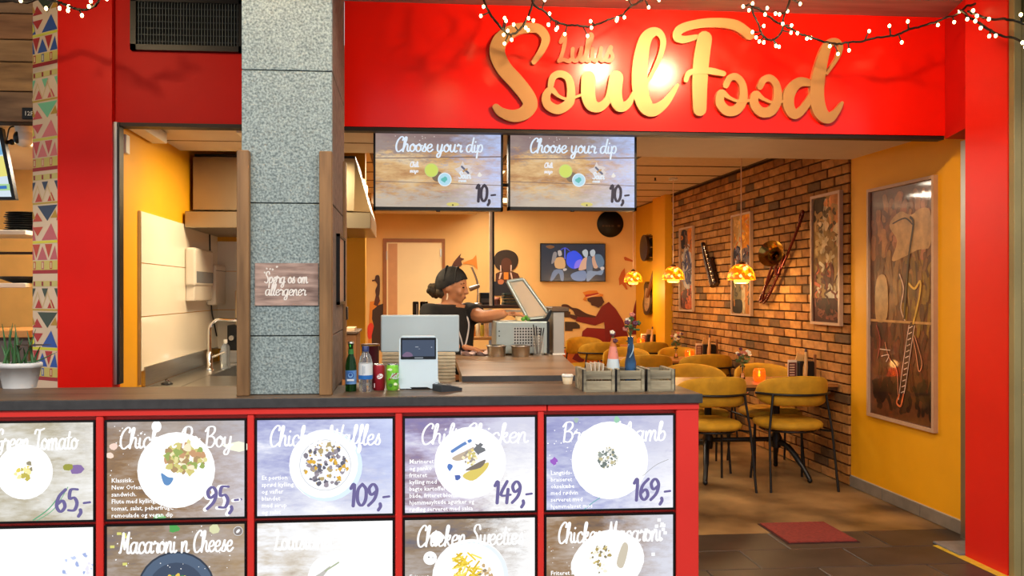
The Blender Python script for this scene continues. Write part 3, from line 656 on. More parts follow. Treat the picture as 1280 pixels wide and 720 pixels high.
        P.disc(W_*.5, H_*.36, rp*1.1, (255, 255, 255)); P.up(); food(P, rnd, W_*.85, H_*.55, .07, [(190, 204, 236), (160, 176, 220), (226, 224, 240)], 26, .003, .010, 1.6); food(P, rnd, W_*.60, H_*.42, .03, [(180, 186, 214), (200, 200, 200)], 8, .003, .008)
    elif (c, r) == (1, 1):
        P.disc(W_*.50, H_*.36, rp*1.02, (44, 54, 70)); P.up(); P.disc(W_*.50, H_*.36, rp*.97, (78, 96, 120)); P.up(); P.disc(W_*.50, H_*.35, rp*.75, (58, 72, 94))
        food(P, rnd, W_*.50, H_*.44, .045, [(226, 196, 80), (206, 170, 70), (60, 130, 70), (240, 220, 130)], 40, .004, .010, .45); food(P, rnd, W_*.48, H_*.30, .05, [(226, 196, 80), (240, 220, 130)], 30, .005, .010, .7)
        P.layer = 3
        for q in range(9): x, y = rnd.uniform(.02, .14)*W_, rnd.uniform(.35, .95)*H_; P.rect(x, y, x+.016, y+.010, (214, 210, 116))
        P.blob(W_*.48, H_*.95, .018, (80, 160, 80), rnd, 11, .4); P.blob(W_*.77, H_*.93, .02, (214, 214, 170), rnd, 7, .3); P.disc(W_*.94, H_*.91, .018, (220, 220, 220)); P.up(); P.disc(W_*.94, H_*.91, .016, (130, 120, 116)); P.up(); P.disc(W_*.94, H_*.91, .009, (240, 240, 240), .005, rot=.8)
        dots(26, .02, .9, .55, .98)
    elif (c, r) == (2, 1):
        P.smooth([(cxp-.07, H_*.4), (cxp-.03, H_*.62), (cxp+.08, H_*.66), (cxp+.14, H_*.55), (cxp+.10, H_*.2), (cxp-.05, H_*.15)], (255, 255, 255)); P.up(); P.smooth([(cxp-.06, H_*.42), (cxp-.02, H_*.48), (cxp+.02, H_*.55), (cxp-.02, H_*.42)], (190, 186, 180)); P.stroke([(cxp, H_*.5), (cxp+.05, H_*.58)], .003, (170, 180, 150)); food(P, rnd, cxp+.03, H_*.3, .05, [(220, 200, 150), (200, 180, 150), (240, 240, 236)], 16, .004, .01)
    elif (c, r) == (3, 1):
        P.disc(cxp, H_*.40, rp*1.05, (255, 255, 255)); P.up(); P.disc(cxp+.01, H_*.40, rp*.98, (226, 234, 246)); P.up(); P.disc(cxp, H_*.40, rp*.93, (255, 255, 255))
        for q in range(46):
            x, y, a = cxp+rnd.uniform(-.055, .03), H_*.46+rnd.uniform(-.05, .06), rnd.uniform(-.9, 1.3); P.layer = 4+q % 5; P.stroke([(x-.02*math.cos(a), y-.02*math.sin(a)), (x+.02*math.cos(a), y+.02*math.sin(a))], .0033, rnd.choice([(236, 206, 60), (250, 226, 110), (214, 180, 40)]))
        food(P, rnd, cxp+.055, H_*.42, .03, [(196, 166, 120), (226, 206, 170), (150, 130, 100)], 22, .004, .009, 1.2)
        P.layer = 3; P.disc(W_*.20, H_*.60, .026, (255, 255, 255)); P.disc(W_*.25, H_*.80, .026, (255, 255, 255)); P.up(); P.disc(W_*.19, H_*.61, .003, (90, 90, 90)); P.disc(W_*.22, H_*.605, .002, (90, 90, 90)); dots(10, .6, .95, .4, .95)
    elif (c, r) == (4, 1):
        P.smooth([(W_*.2, H_*.45), (W_*.3, H_*.72), (W_*.5, H_*.84), (W_*.7, H_*.74), (W_*.76, H_*.5), (W_*.6, H_*.2), (W_*.4, H_*.25)], (255, 255, 255)); food(P, rnd, W_*.43, H_*.55, .045, [(170, 150, 90), (200, 180, 110), (236, 230, 210), (140, 130, 100)], 34, .003, .008, 1.2)
        P.layer = 3; P.smooth([(W_*.55, H_*.5), (W_*.6, H_*.7), (W_*.64, H_*.66), (W_*.60, H_*.46)], (200, 190, 170))
        for q in range(10): x, y = rnd.uniform(.72, .96)*W_, rnd.uniform(.45, .95)*H_; P.rect(x, y, x+.014, y+.013, (244, 246, 250))
        dots(16, .02, .3, .3, .7)
    P.layer = 12
    if (c, r) == (0, 0): P.text(title, W_*.27, H_*.72, H_*.105, W255, .095, .1, width=W_*.60)
    elif title: P.text(title, W_*(.10 if len(title) > 13 else .13), H_*.72, H_*.105, W255, .095, .1, width=W_*(.80 if len(title) > 9 else .42))
    if (c, r) == (4, 0): pass
    if price:
        P.layer = 13; wd_ = .30 if len(price) > 4 else .26
        if (c, r) == (1, 0): P.text(price, W_*.695, H_*.098, H_*.14, W255, .18, .05, width=W_*.26); P.up()
        P.text(price, W_*(.97-wd_), H_*.105, H_*.135, VIO, .13, .05, width=W_*wd_)
    P.layer = 12
    if body:
        n = len(body); size = H_*.062
        sans(P, W255, W_*.045, (H_*.035+size*1.12*(n-1)) if r == 0 else H_*.40, size, body)
    adopt(P.build('print', INK), pn)

# ================================================================ SIGN LETTERS ON THE HEADER
YS = YF-.02
def hp(px, py): q = PY(px, py, YS); return (q.x, q.z, 0)
sg = empty('sign_lettering', PY(830, 150, YS), 0, 'large tan script letters reading Soul Food on the red header', 'sign')
TAN = mat('satin_gold_letter', (186, 136, 84), .38, metal=.25, var=.04, scale=3)
def letter(strokes, conv, sc, parent, name='letter', m=None, th=.022):
    mb = MB()
    for si, (pts, ws) in enumerate(strokes):
        q = catmull([Vector((*conv(x, y)[:2], 0)) for x, y in pts], 7); N = len(q); M_ = len(ws)
        wi = []
        for i in range(N):
            t = i/(N-1)*(M_-1); k = min(int(t), M_-2); wi.append((ws[k]*(1-(t-k))+ws[k+1]*(t-k))*sc)
        vs, fs = ribbon(q, wi)
        n = len(vs); top = [Vector((x, YS-th-.003*si-.0025*(min(i % (N if i < 2*N else 1), N)/N if i < 2*N else (0 if i < 2*N+7 else 1)), z)) for i, (x, z) in enumerate(vs)]; bot = [Vector((x, YS, z)) for x, z in vs]
        mb.add(top, fs); cnt = {}
        for f in fs:
            for i in range(len(f)):
                e = (f[i], f[(i+1) % len(f)]); cnt[tuple(sorted(e))] = cnt.get(tuple(sorted(e)), 0)+1
        sides = [e for f in fs for e in [(f[i], f[(i+1) % len(f)]) for i in range(len(f))] if cnt[tuple(sorted(e))] == 1]
        mb.add(top+bot, [(b_, a_, a_+n, b_+n) for a_, b_ in sides])
    return tpart(name, mb, m or TAN, parent)
c5 = lambda x, y: hp(600+x/5.142, 20+y/5.142)
c6 = lambda x, y: hp(830+x/4.8, 10+y/4.8)
s5, s6 = 4.55/1000/5.142, 4.62/1000/4.8
letter([([(342,302),(395,225),(418,150),(375,92),(300,84),(215,100),(135,155),(108,240),(150,340),(230,430),(300,520),(318,578),(280,630),(210,648),(135,625),(100,592)], [16,22,28,30,32,38,46,50,50,50,48,48,42,38,30,22])], c5, s5, sg)
letter([([(450,452),(465,400),(510,378),(562,405),(580,475),(570,560),(500,606),(432,575),(422,515),(455,480),(500,520),(560,540),(645,514)], [20,22,22,24,26,30,30,30,26,20,10,8,8])], c5, s5, sg)
letter([([(692,405),(690,510),(712,575),(765,590),(820,535),(862,405)], [46,46,42,30,24,40]), ([(870,402),(862,510),(890,585),(945,570),(985,490)], [44,44,38,24,10])], c5, s5, sg)
letter([([(985,500),(1060,440),(1140,290),(1170,170),(1128,108),(1060,150),(1024,300),(1022,470),(1058,585),(1115,608),(1190,555),(1262,450)], [10,10,16,20,26,40,50,52,50,40,26,10])], c5, s5, sg)
letter([([(190,180),(110,196),(70,180),(90,135),(180,106),(300,96),(420,112),(505,170)], [14,22,26,26,26,28,32,30]), ([(235,190),(215,320),(205,470),(205,615)], [44,48,46,40]), ([(122,440),(140,398),(200,384),(270,386),(345,402)], [14,16,18,20,16])], c6, s6, sg)
letter([([(362,470),(385,428),(425,420),(462,465),(466,550),(430,612),(372,622),(328,575),(336,515),(385,545),(440,565),(515,560)], [18,20,22,22,26,30,30,28,22,10,8,8])], c6, s6, sg)
letter([([(567,478),(590,436),(630,428),(667,473),(671,558),(635,620),(577,630),(533,583),(541,523),(590,553),(645,573),(700,566)], [18,20,22,22,26,30,30,28,22,10,8,8])], c6, s6, sg)
letter([([(868,455),(800,452),(745,510),(738,590),(772,642),(825,608),(885,520)], [20,30,36,34,30,24,20]), ([(965,400),(1030,300),(1046,235),(1012,208),(965,240),(925,370),(905,510),(922,620),(970,664),(1020,630),(1055,575)], [8,12,16,20,28,38,44,44,36,20,9])], c6, s6, sg)
sg2 = empty('sign_lettering', PY(735, 78, YS), 0, 'small script name in pale coral above the large letters', 'sign')
PINK = mat('coral_letter', (232, 112, 62), .35, var=.05, scale=3)
cx_ = 0
for ch in 'Lulus':
    st, adv = GL[ch]
    letter([([(cx_+a+b*.1, b) for a, b in q], [1, 1]) for q in st if len(q) > 1], lambda x, y: hp(696+x*18, 77-y*(17 if ch != 'x' else 1)), .011, sg2, 'letter', PINK, .012); cx_ += adv

# shop number plates
def plate(px, py, Y, txt, lab):
    q = PY(px, py, Y); e = empty('number_plate', q, 0, lab, 'sign')
    tpart('plate', cb(q.x-.034, q.x+.034, Y-.008, Y, q.z-.032, q.z+.032, .002, 1), BLACK, e)
    P = Print(frame_front((q.x, Y-.008, q.z))); sans(P, (220, 216, 206), -.022, -.012, .034, [txt])
    adopt(P.build('print', attr_mat('white_ink', .5)), e)
plate(1198, 160, YF-.032, '12E', 'small black plate 12E at the right end of the red header')
plate(36, 142, 4.645, '12F', 'small black plate 12F on the plank header')

# ================================================================ HANGING SCREENS
def hang_screen(px0, px1, py0, py1, lab, first):
    Y = 4.66; a, b = PY(px0, py1, Y), PY(px1, py0, Y); a2 = PY((px0+px1)/2, (py0+py1)/2, Y)
    e = empty('menu_screen', (a2.x, Y, a.z), 0, lab, 'screen', 'hanging menu screens'); W_, H_ = b.x-a.x, b.z-a.z; q = .012
    f = MB().box(a.x, b.x, Y-.03, Y+.03, a.z, a.z+q*1.6).box(a.x, b.x, Y-.03, Y+.03, b.z-q, b.z).box(a.x, a.x+q, Y-.03, Y+.03, a.z, b.z).box(b.x-q, b.x, Y-.03, Y+.03, a.z, b.z)
    tpart('bezel', f, BLACK, e); tpart('back_shell', cb(a.x+.02, b.x-.02, Y+.03, Y+.06, a.z+.02, b.z-.02, .006), BLACK, e)
    st = [(.2, (110, 84, 66)), (.4, (178, 130, 82)), (.55, (208, 170, 118)), (.75, (214, 196, 166))]
    pn = tpart('picture', bx(a.x+q, b.x-q, Y-.024, Y, a.z+q*1.6, b.z-q), screen_wood('dip_boards_%d' % first, st, 1.1, 3.3, tints=[(2, .62, .80, (120, 112, 124), .75), (2, .34, .1, (176, 172, 166), .7), (0, .58, 1.15, (184, 204, 250), .95)]), e)
    P = Print(frame_front((a.x, Y-.024, a.z))); rnd = random.Random(5)
    P.poly([(q, H_*.66), (W_-q, H_*.70), (W_-q, H_*.685), (q, H_*.65)], (120, 98, 92)); P.poly([(q, H_*.37), (W_-q, H_*.33), (W_-q, H_*.322), (q, H_*.362)], (120, 100, 90)); P.up()
    P.disc(W_*.495, H_*.43, .034, (120, 100, 80), .03); P.up(); P.disc(W_*.445, H_*.51, .040, (196, 214, 120)); P.up(); P.disc(W_*.445, H_*.51, .035, (206, 222, 96)); P.disc(W_*.548, H_*.395, .040, (222, 238, 248)); P.up(); P.disc(W_*.548, H_*.395, .034, (176, 222, 240)); P.up()
    P.blob(W_*.545, H_*.39, .016, (90, 186, 180), rnd); P.disc(W_*.61, H_*.08, .036, (214, 200, 110), .012); P.up(); P.disc(W_*.61, H_*.07, .005, (80, 70, 40))
    P.blob(W_*.70, H_*.53, .04, (216, 206, 204), rnd, 12, .5); P.up(); P.stroke([(W_*.68, H_*.56), (W_*.73, H_*.48)], .006, (90, 96, 120)); P.stroke([(W_*.69, H_*.50), (W_*.72, H_*.53)], .005, (196, 150, 90)); P.blob(W_*.82, H_*.46, .014, (236, 232, 226), rnd, 8, .5)
    P.layer = 10; P.text('Choose your dip', W_*.165, H_*.745, H_*.095, (226, 240, 255), .12, .12, width=W_*.68)
    P.text('Chili', W_*.28, H_*.55, H_*.034, (236, 236, 240), .2, .1); P.text('mayo', W_*.28, H_*.48, H_*.026, (236, 236, 240), .2, .1); P.text('Sour', W_*.655, H_*.41, H_*.045, (226, 236, 246), .2, .1); P.text('cream', W_*.655, H_*.365, H_*.022, (226, 236, 246), .2, .1)
    P.text('10,-', W_*.785, H_*.12, H_*.13, (34, 26, 52), .14, .05, width=W_*.16)
    for _ in range(10): P.blob(rnd.uniform(.03, .5)*W_, rnd.uniform(.72, .95)*H_, .003, (214, 206, 200), rnd, 6)
    adopt(P.build('print', attr_mat('screen_ink', .3, emit=.95)), pn)
    tpart('logo_bump', cb(a2.x-.012, a2.x+.012, Y-.034, Y-.02, a.z-.008, a.z+.004, .002, 1), BLACK, e)
    tpart('hanging_bracket', MB().cyl((a2.x, Y+.05, b.z-.15), (a2.x, Y+.05, ZS), .018).box(a2.x-.08, a2.x+.08, Y+.058, Y+.07, b.z-.3, b.z-.1), BMETAL, e)
    return a, b
sa = hang_screen(467, 628, 167, 263, 'hanging screen nearest the stone column showing Choose your dip', 0)
sb_ = hang_screen(634.5, 794, 169, 263, 'hanging screen nearest the dining room showing Choose your dip', 1)
q = PY(631, 231, 4.70); link_ = MB().cyl((q.x-.05, 4.71, q.z), (q.x+.05, 4.71, q.z), .01)
tag(link_.build('screen_coupling', BMETAL), 'small black bar joining the two hanging screens', 'bracket')

# notice on the column: framed, ask about allergens
a, b = PY(319, 382, 3.16), PY(398, 329, 3.16)
e = empty('notice', ((a.x+b.x)/2, 3.16, a.z), 0, 'printed wooden-look notice about allergens on the stone column', 'sign')
pn = tpart('card', bx(a.x, b.x, 3.154, 3.16, a.z, b.z), mat('notice_print', (104, 80, 72), .35, rgb2=(196, 166, 152), scale=5, stretch=(1.5, 1, 9), detail=8), e)
P = Print(frame_front((a.x, 3.154, a.z))); W_, H_ = b.x-a.x, b.z-a.z
P.text('Spørg os om', W_*.15, H_*.53, H_*.14, (238, 230, 222), .11, .1, width=W_*.68); P.text('allergener', W_*.16, H_*.24, H_*.14, (238, 230, 222), .11, .1, width=W_*.64)
for k in range(6): P.blob(R.uniform(.05, .5)*W_, R.uniform(.75, .95)*H_, .004, (226, 216, 206), R, 6)
adopt(P.build('print', attr_mat('notice_ink', .4)), pn)
# small framed card on the column's side
X = cx1; a, b = PX(421.5, 381, X+.004), PX(429, 298, X+.004)
e = empty('picture_frame', (X, (a.y+b.y)/2, a.z), 0, 'narrow black framed card on the side of the stone column', 'picture')
y0, y1, z0, z1 = min(a.y, b.y), max(a.y, b.y), a.z, b.z
tpart('frame', MB().box(X, X+.015, y0, y1, z0, z0+.012).box(X, X+.015, y0, y1, z1-.012, z1).box(X, X+.015, y0, y0+.012, z0, z1).box(X, X+.015, y1-.012, y1, z0, z1), BLACK, e)
tpart('card', bx(X, X+.008, y0+.012, y1-.012, z0+.012, z1-.012), mat('framed_card', (150, 126, 122), .3, var=.2, scale=6), e)
# ================================================================ THINGS ON THE COUNTER
def at(px, py): q = PZ(px, py, ZK); return q.x, q.y
# planter with aloe
x, y = at(14, 487); y += .07
e = empty('potted_aloe', (x, y, ZK), 0, 'white planter with green aloe at the left end of the counter', 'plant')
prof = [(.066, .0), (.084, .085), (.09, .085), (.09, .105), (.08, .105), (.074, .06), (0, .06)]
MB().lathe(prof, n=8, sx=1.05, sy=.7).build('planter', mat('white_ceramic', (228, 226, 222), .35, var=.03), e)
MB().lathe([(.0, .085), (.078, .088)], n=8, sx=1.05, sy=.7).build('soil', mat('dark_soil', (50, 38, 28), .9, var=.3, scale=60, bump=.4), e)
GRN = mat('aloe_green', (66, 110, 62), .45, var=.35, scale=14)
for k in range(15):
    a = R.uniform(0, 6.28); l = R.uniform(.08, .2); sp = R.uniform(.02, .05); b0 = Vector((R.uniform(-.06, .06), R.uniform(-.03, .03), .085))
    d = Vector((math.cos(a)*sp, math.sin(a)*sp*.7, l)); pts = catmull([b0, b0+d*.5+Vector((0, 0, .01)), b0+d], 4)
    MB().tube(pts, [.007*(1-i/(len(pts)-1))+.0008 for i in range(len(pts))], 6).build('leaf', GRN, e)
for (dx, dz) in ((.155, .058), (.07, .155)):
    pts = catmull([(.0, 0, .09), (dx*.5, 0, .09+dz*.4), (dx, -.01, .09+dz)], 6)
    MB().tube(pts, [.005*(1-i/(len(pts)-1))+.0008 for i in range(len(pts))], 6).build('leaf', GRN, e)
tag(cb(-.022, .022, -.002, .002, 0, .055, .001, 1).build('plant_marker', WHITE, e))
e.children[-1].location = (.05, .0, .09)
# bottles and cans
def lathe_thing(name, lab, cat, px, py, parts, group=None):
    x, y = at(px, py); e = empty(name, (x, y+.03, ZK), 0, lab, cat, group)
    for nm, prof, m in parts: MB().lathe(prof, n=24).build(nm, m, e)
    return e
GG = mat('green_bottle_glass', (30, 92, 34), .06, trans=.75, var=.1); 
b = lathe_thing('beer_bottle', 'green glass beer bottle with blue label beside the stone column', 'bottle', 438, 490, [
 ('glass', [(.021, 0), (.0225, .004), (.0225, .10), (.019, .125), (.0105, .148), (.0095, .185), (.0115, .187), (.0115, .196), (.009, .197)], GG),
 ('label', [(.0229, .03), (.0229, .085)], mat('blue_label', (70, 120, 190), .4, rgb2=(150, 190, 225), scale=18)),
 ('neck_foil', [(.0120, .150), (.0105, .170)], mat('green_label', (60, 130, 60), .4, var=.2)),
 ('cap', [(.0125, .192), (.0125, .199), (.008, .201)], mat('cap_silver', (190, 190, 180), .3, metal=1))])
P = Print(frame_front((0, -.0235, 0))); P.disc(0, .066, .013, (44, 84, 160)); P.up(); P.disc(0, .066, .010, (120, 170, 215)); P.up(); P.disc(0, .068, .006, (36, 76, 156)); P.up(); P.rect(-.014, .043, .014, .051, (226, 234, 240)); P.build('emblem', attr_mat('label_ink', .4), b)
PET = mat('clear_plastic', (235, 240, 242), .05, trans=.9, var=.02, ior=1.3)
b = lathe_thing('water_bottle', 'clear plastic water bottle with white and blue label', 'bottle', 456.5, 490, [
 ('body', [(.024, 0), (.028, .006), (.026, .03), (.028, .06), (.0275, .115), (.022, .14), (.012, .155), (.0115, .166)], PET),
 ('label', [(.0286, .062), (.0286, .112)], mat('white_label', (226, 230, 232), .45, var=.04)),
 ('label_band', [(.0289, .050), (.0289, .066)], mat('blue_band', (40, 110, 190), .4, var=.1)),
 ('cap', [(.0135, .160), (.0135, .180), (.011, .182)], mat('navy_cap', (40, 56, 110), .4, var=.1))])
P = Print(frame_front((0, -.0292, 0))); P.rect(-.012, .07, -.008, .105, (180, 190, 200)); P.rect(-.006, .075, .0, .103, (200, 206, 212)); P.build('label_print', attr_mat('label_ink', .4), b)
ALT = mat('can_rim', (200, 200, 196), .25, metal=1, var=.05)
def can(px, py, lab, m, deco):
    b = lathe_thing('drink_can', lab, 'can', px, py, [('body', [(.0215, .0), (.0255, .006), (.0255, .094), (.0215, .104)], m), ('lid', [(.0222, .103), (.0222, .107), (.020, .106), (.0, .105)], ALT)], 'drink cans on the counter')
    P = Print(frame_front((0, -.0262, 0))); deco(P); P.build('can_print', attr_mat('label_ink', .4), b)
def d1(P): P.disc(.006, .058, .013, (240, 232, 230), .010, rot=.5); P.up(); P.text('Dr', -.004, .060, .005, (170, 30, 40), .15); P.stroke([(-.004, .053), (.006, .056), (.015, .060)], .0012, (170, 30, 40)); P.rect(-.018, .012, -.014, .03, (230, 200, 196))
def d2(P): P.blob(-.010, .085, .009, (226, 244, 190), R, 9, .3, .6); P.text('MtD', -.010, .048, .012, (196, 214, 200), .16, .3); P.stroke([(-.014, .044), (.0, .058), (.017, .07)], .0022, (160, 40, 50)); P.blob(-.008, .022, .008, (60, 120, 40), R, 9, .4); P.blob(.012, .026, .006, (236, 250, 200), R, 9, .4)
can(473, 488.5, 'dark red drink can with white oval emblem', mat('can_red', (158, 30, 42), .3, metal=.3, var=.06), d1)
can(490.5, 488.5, 'bright green drink can beside the red one', mat('can_green', (96, 186, 40), .3, rgb2=(150, 220, 70), metal=.2, scale=40), d2)
# maroon tub behind bottles
q = PZ(463, 478, ZK); e = empty('storage_tub', (q.x, q.y, ZK), 0, 'dark maroon round tub standing behind the water bottle', 'tub')
MB().lathe([(.036, 0), (.038, .01), (.038, .158), (.041, .162), (.041, .17), (.0, .17)], n=28).build('body', mat('maroon_plastic', (84, 22, 34), .4, var=.15), e)
MB().lathe([(.0415, .163), (.0415, .169)], n=28, caps=False).build('rim', mat('gold_rim', (180, 140, 70), .3, metal=.8), e)
# till screen seen from behind
q = PZ(525, 480.5, ZK); Yt = q.y+.02
a, b = PY(476, 440.5, Yt), PY(574, 393.5, Yt)
e = empty('till_screen', ((a.x+b.x)/2, Yt, ZK), 0, 'pale silver back of the till screen on the counter', 'monitor')
SILV = mat('pale_silver_plastic', (186, 198, 200), .4, metal=.2, var=.04, scale=5)
tpart('screen_back', cb(a.x, b.x, Yt-.008, Yt+.012, a.z, b.z, .006, 3), SILV, e)
tpart('stand', MB().cbox(-.03+(a.x+b.x)/2, .03+(a.x+b.x)/2, Yt+.014, Yt+.03, ZK+.008, b.z-.06, .005).cbox((a.x+b.x)/2-.085, (a.x+b.x)/2+.085, Yt-.02, Yt+.13, ZK, ZK+.012, .005), SILV, e)
tpart('display', bx(a.x+.01, b.x-.01, Yt+.0121, Yt+.013, a.z+.01, b.z-.01), BLACK, e)
# customer display
q = PZ(523, 487, ZK); x0, x1 = PY(498.5, 0, q.y).x, PY(547.5, 0, q.y).x; zt_ = PY(523, 420, q.y+.01).z; xm = (x0+x1)/2
e = empty('customer_display', (xm, q.y+.04, ZK), 0, 'white customer display with dark glossy screen on the counter', 'display')
pts = [(x0+.006, ZK+.004), (x0+.05*(x1-x0)/.155, ZK+.004), (x0+.045, ZK+.010), (x1-.045, ZK+.010), (x1-.03, ZK+.004), (x1-.006, ZK+.004), (x1, ZK+.03), (x1-.002, zt_-.014), (x1-.014, zt_), (x0+.014, zt_), (x0+.002, zt_-.014), (x0, ZK+.03)]
tpart('housing', MB().prism(pts, Matrix(((1,0,0,0),(0,0,-1,q.y),(0,1,0,0),(0,0,0,1))), -.05, 0), mat('display_white', (214, 232, 240), .35, var=.03), e)
zs_ = PY(523, 449, q.y).z
g_ = tpart('screen_glass', cb(x0+.008, x1-.008, q.y-.004, q.y+.002, zs_, zt_-.006, .002, 1), mat('screen_black_glass', (16, 20, 28), .08, var=.05), e)
P = Print(frame_front((x0, q.y-.0041, zs_))); w, h = x1-x0, zt_-zs_
P.rect(.014, .012, w-.014, h-.016, (72, 92, 124)); P.up(); P.smooth([(.014, .012), (.03, .03), (.05, .026), (.055, .012)], (150, 120, 160)); P.rect(w*.42, h*.52, w*.5, h*.55, (200, 210, 226)); P.rect(w*.5, h*.44, w*.54, h*.46, (180, 190, 210)); P.rect(w*.82, h*.5, w*.85, h*.54, (200, 210, 230)); P.rect(w*.4, .003, w*.62, .008, (170, 180, 190))
adopt(P.build('screen_image', attr_mat('dim_screen_ink', .2, emit=.55)), g_)
tpart('foot', bx(x0+.03, x1-.03, q.y+.005, q.y+.045, ZK, ZK+.0095), BLACK, e)
# card terminal
q = PZ(562, 488, ZK); e = empty('card_terminal', (q.x+.002, q.y, ZK), math.radians(-62), 'dark grey card payment terminal lying on the counter', 'card reader')
MB().prism([(-.035, .0), (-.035, .012), (.055, .028), (.062, .026), (.062, 0)], Matrix(((0,0,1,0),(-1,0,0,0),(0,1,0,0),(0,0,0,1))), -.036, .036).build('body', mat('terminal_grey', (52, 54, 58), .4, var=.1), e)
MB().box(-.028, .028, -.054, -.012, .0, .0015, M=Matrix.Translation((0, 0, .0222)) @ Matrix.Rotation(math.radians(-10), 4, 'X')).build('screen', mat('terminal_screen', (110, 112, 116), .2, var=.1), e)
kp = MB()
for i in range(3):
    for j in range(3): kp.box(-.022+i*.016, -.011+i*.016, -.004+j*.012, .004+j*.012, .0, .002, M=Matrix.Translation((0, 0, .0184)) @ Matrix.Rotation(math.radians(-10), 4, 'X'))
kp.build('keypad', mat('keypad_grey', (90, 92, 96), .5, var=.1), e)
# dip cup
q = PZ(710.5, 480.5, ZK); e = empty('dip_cup', (q.x, q.y+.02, ZK), 0, 'small cream dip cup with clear lid on the counter', 'cup')
MB().lathe([(.019, 0), (.024, .032), (.0, .032)], n=20).build('cup', mat('cream_dip', (226, 206, 170), .4, var=.04), e); MB().lathe([(.0262, .033), (.0262, .038), (.022, .043), (0, .043)], n=20).build('lid', mat('lid_plastic', (226, 222, 214), .2, var=.03), e)
# three old crates
CRW = [wood('crate_wood_%d' % i, a, b, .75, 0, 6, 6) for i, (a, b) in enumerate([((116, 104, 82), (190, 176, 146)), ((104, 94, 76), (172, 160, 132))])]
IRON = mat('crate_iron', (44, 42, 42), .55, metal=.5, var=.2, scale=30)
crate_c = []
for k, (pa, pb, lab) in enumerate(((729, 768.5, 'weathered wooden crate nearest the dip cup'), (771, 805.5, 'weathered wooden crate in the middle of the three'), (809, 843, 'weathered wooden crate nearest the counter corner'))):
    Yk = PZ(780, 489.5, ZK).y; xa, xb = PY(pa, 0, Yk).x, PY(pb, 0, Yk).x; H_ = PY(780, 461.5, Yk).z-ZK; D = .15
    e = empty('wooden_crate', ((xa+xb)/2, Yk+D/2, ZK), 0, lab, 'crate', 'small wooden crates on the counter'); w = (xb-xa)/2
    crate_c.append((xa+w, Yk+D/2))
    for s in (-1, 1):
        for j in range(2):
            MB().cbox(-w+.008, w-.008, s*(D/2-.008)-.005, s*(D/2-.008)+.005, .004+j*(H_*.5), H_*.47+j*(H_*.5)-(.004 if j else 0), .0015, 1).build('slat', CRW[j], e)
        MB().cbox(s*(w-.009)-.007, s*(w-.009)+.007, -D/2+.014, D/2-.014, .0, H_, .0015, 1).build('end_board', CRW[0], e)
        for s2 in (-1, 1): MB().box(s*(w-.006)-.006, s*(w-.006)+.006, s2*D/2-.003, s2*D/2+.0035, 0, H_*.99).build('corner_post', CRW[1], e)
        MB().box(s*w-.0015+s*.001, s*w+.0015+s*.001, -D/2-.004, -D/2+.012, .004, H_).build('iron_strap', IRON, e)
    MB().box(-w+.004, w-.004, -D/2-.006, -D/2-.001, 0, .008).build('bottom_strip', CRW[1], e)
    MB().box(-w+.012, w-.012, -D/2+.014, D/2-.014, .002, .010).build('floor_board', CRW[1], e)
# bottle vases in the crates
def flowers(e, h, n, spread, cols, stem_m, petal_r=.010, base=0):
    for i in range(n):
        a = R.uniform(0, 6.28); s = R.uniform(.3, 1)*spread; tip = Vector((math.cos(a)*s, math.sin(a)*s*.6, h*R.uniform(.75, 1)))
        MB().tube(catmull([(0, 0, base), (tip.x*.3, tip.y*.3, base+(tip.z-base)*.5), tip], 3), .0013, 5).build('stem', stem_m, e)
        m = cols[i % len(cols)]
        fl_ = MB()
        for k in range(5):
            t = k*1.2566; fl_.ball(tip+Vector((math.cos(t)*petal_r*.7, math.sin(t)*petal_r*.4, math.sin(t)*petal_r*.5)), (petal_r*.62, petal_r*.5, petal_r*.55), 7, 5)
        fl_.build('flower', m, e)
        MB().ball(tip-Vector((R.uniform(-.012, .012), .003, R.uniform(.02, .05))), (petal_r*.9, petal_r*.3, petal_r*.5), 7, 5).build('leaf', STEMM, e)
STEMM = mat('stem_green', (70, 92, 44), .6, var=.25)
FW = mat('flower_white', (226, 214, 190), .6, var=.08); FP = mat('flower_plum', (96, 50, 66), .6, var=.2); FR = mat('flower_dusty', (190, 110, 90), .6, var=.15)
cxk, cyk = crate_c[0]
MBp = MB()
e = empty('napkin_bundle', (cxk+.005, cyk, ZK+.011), 0, 'pale paper napkins standing in the crate nearest the dip cup', 'napkins')
for k in range(4): MB().box(-.022+k*.010, -.018+k*.010, -.045, .045, 0, .10, M=Matrix.Rotation(.08*(k-1.5), 4, 'Y')).build('napkin', mat('napkin_paper', (214, 200, 178), .8, var=.05), e)
q = PY(772, 440, crate_c[1][1]-.0); e = empty('bottle_vase', (crate_c[1][0]-.052, crate_c[1][1], ZK+.011), 0, 'slim white and coral bottle vase in the middle crate', 'vase')
MB().lathe([(.026, 0), (.027, .01), (.026, .09), (.022, .115)], n=20).build('white_body', mat('vase_white', (206, 216, 218), .3, var=.05), e)
MB().lathe([(.022, .1151), (.0185, .14), (.014, .165)], n=20).build('coral_band', mat('vase_coral', (232, 140, 120), .35, var=.08), e)
MB().lathe([(.014, .1651), (.009, .185), (.008, .20)], n=20).build('neck', mat('vase_orange', (216, 120, 60), .3, var=.1), e)
flowers(e, .235, 3, .022, [FP, FW], STEMM, .009, .19)
e = empty('bottle_vase', (crate_c[1][0]+.022, crate_c[1][1]+.005, ZK+.011), 0, 'blue and black glass bottle vase with dried flowers in the middle crate', 'vase')
VB = mat('vase_blue', (44, 84, 124), .15, rgb2=(20, 26, 34), scale=16)
MB().lathe([(.023, 0), (.024, .01), (.023, .10), (.015, .135), (.011, .17), (.012, .205)], n=20).build('glass', VB, e)
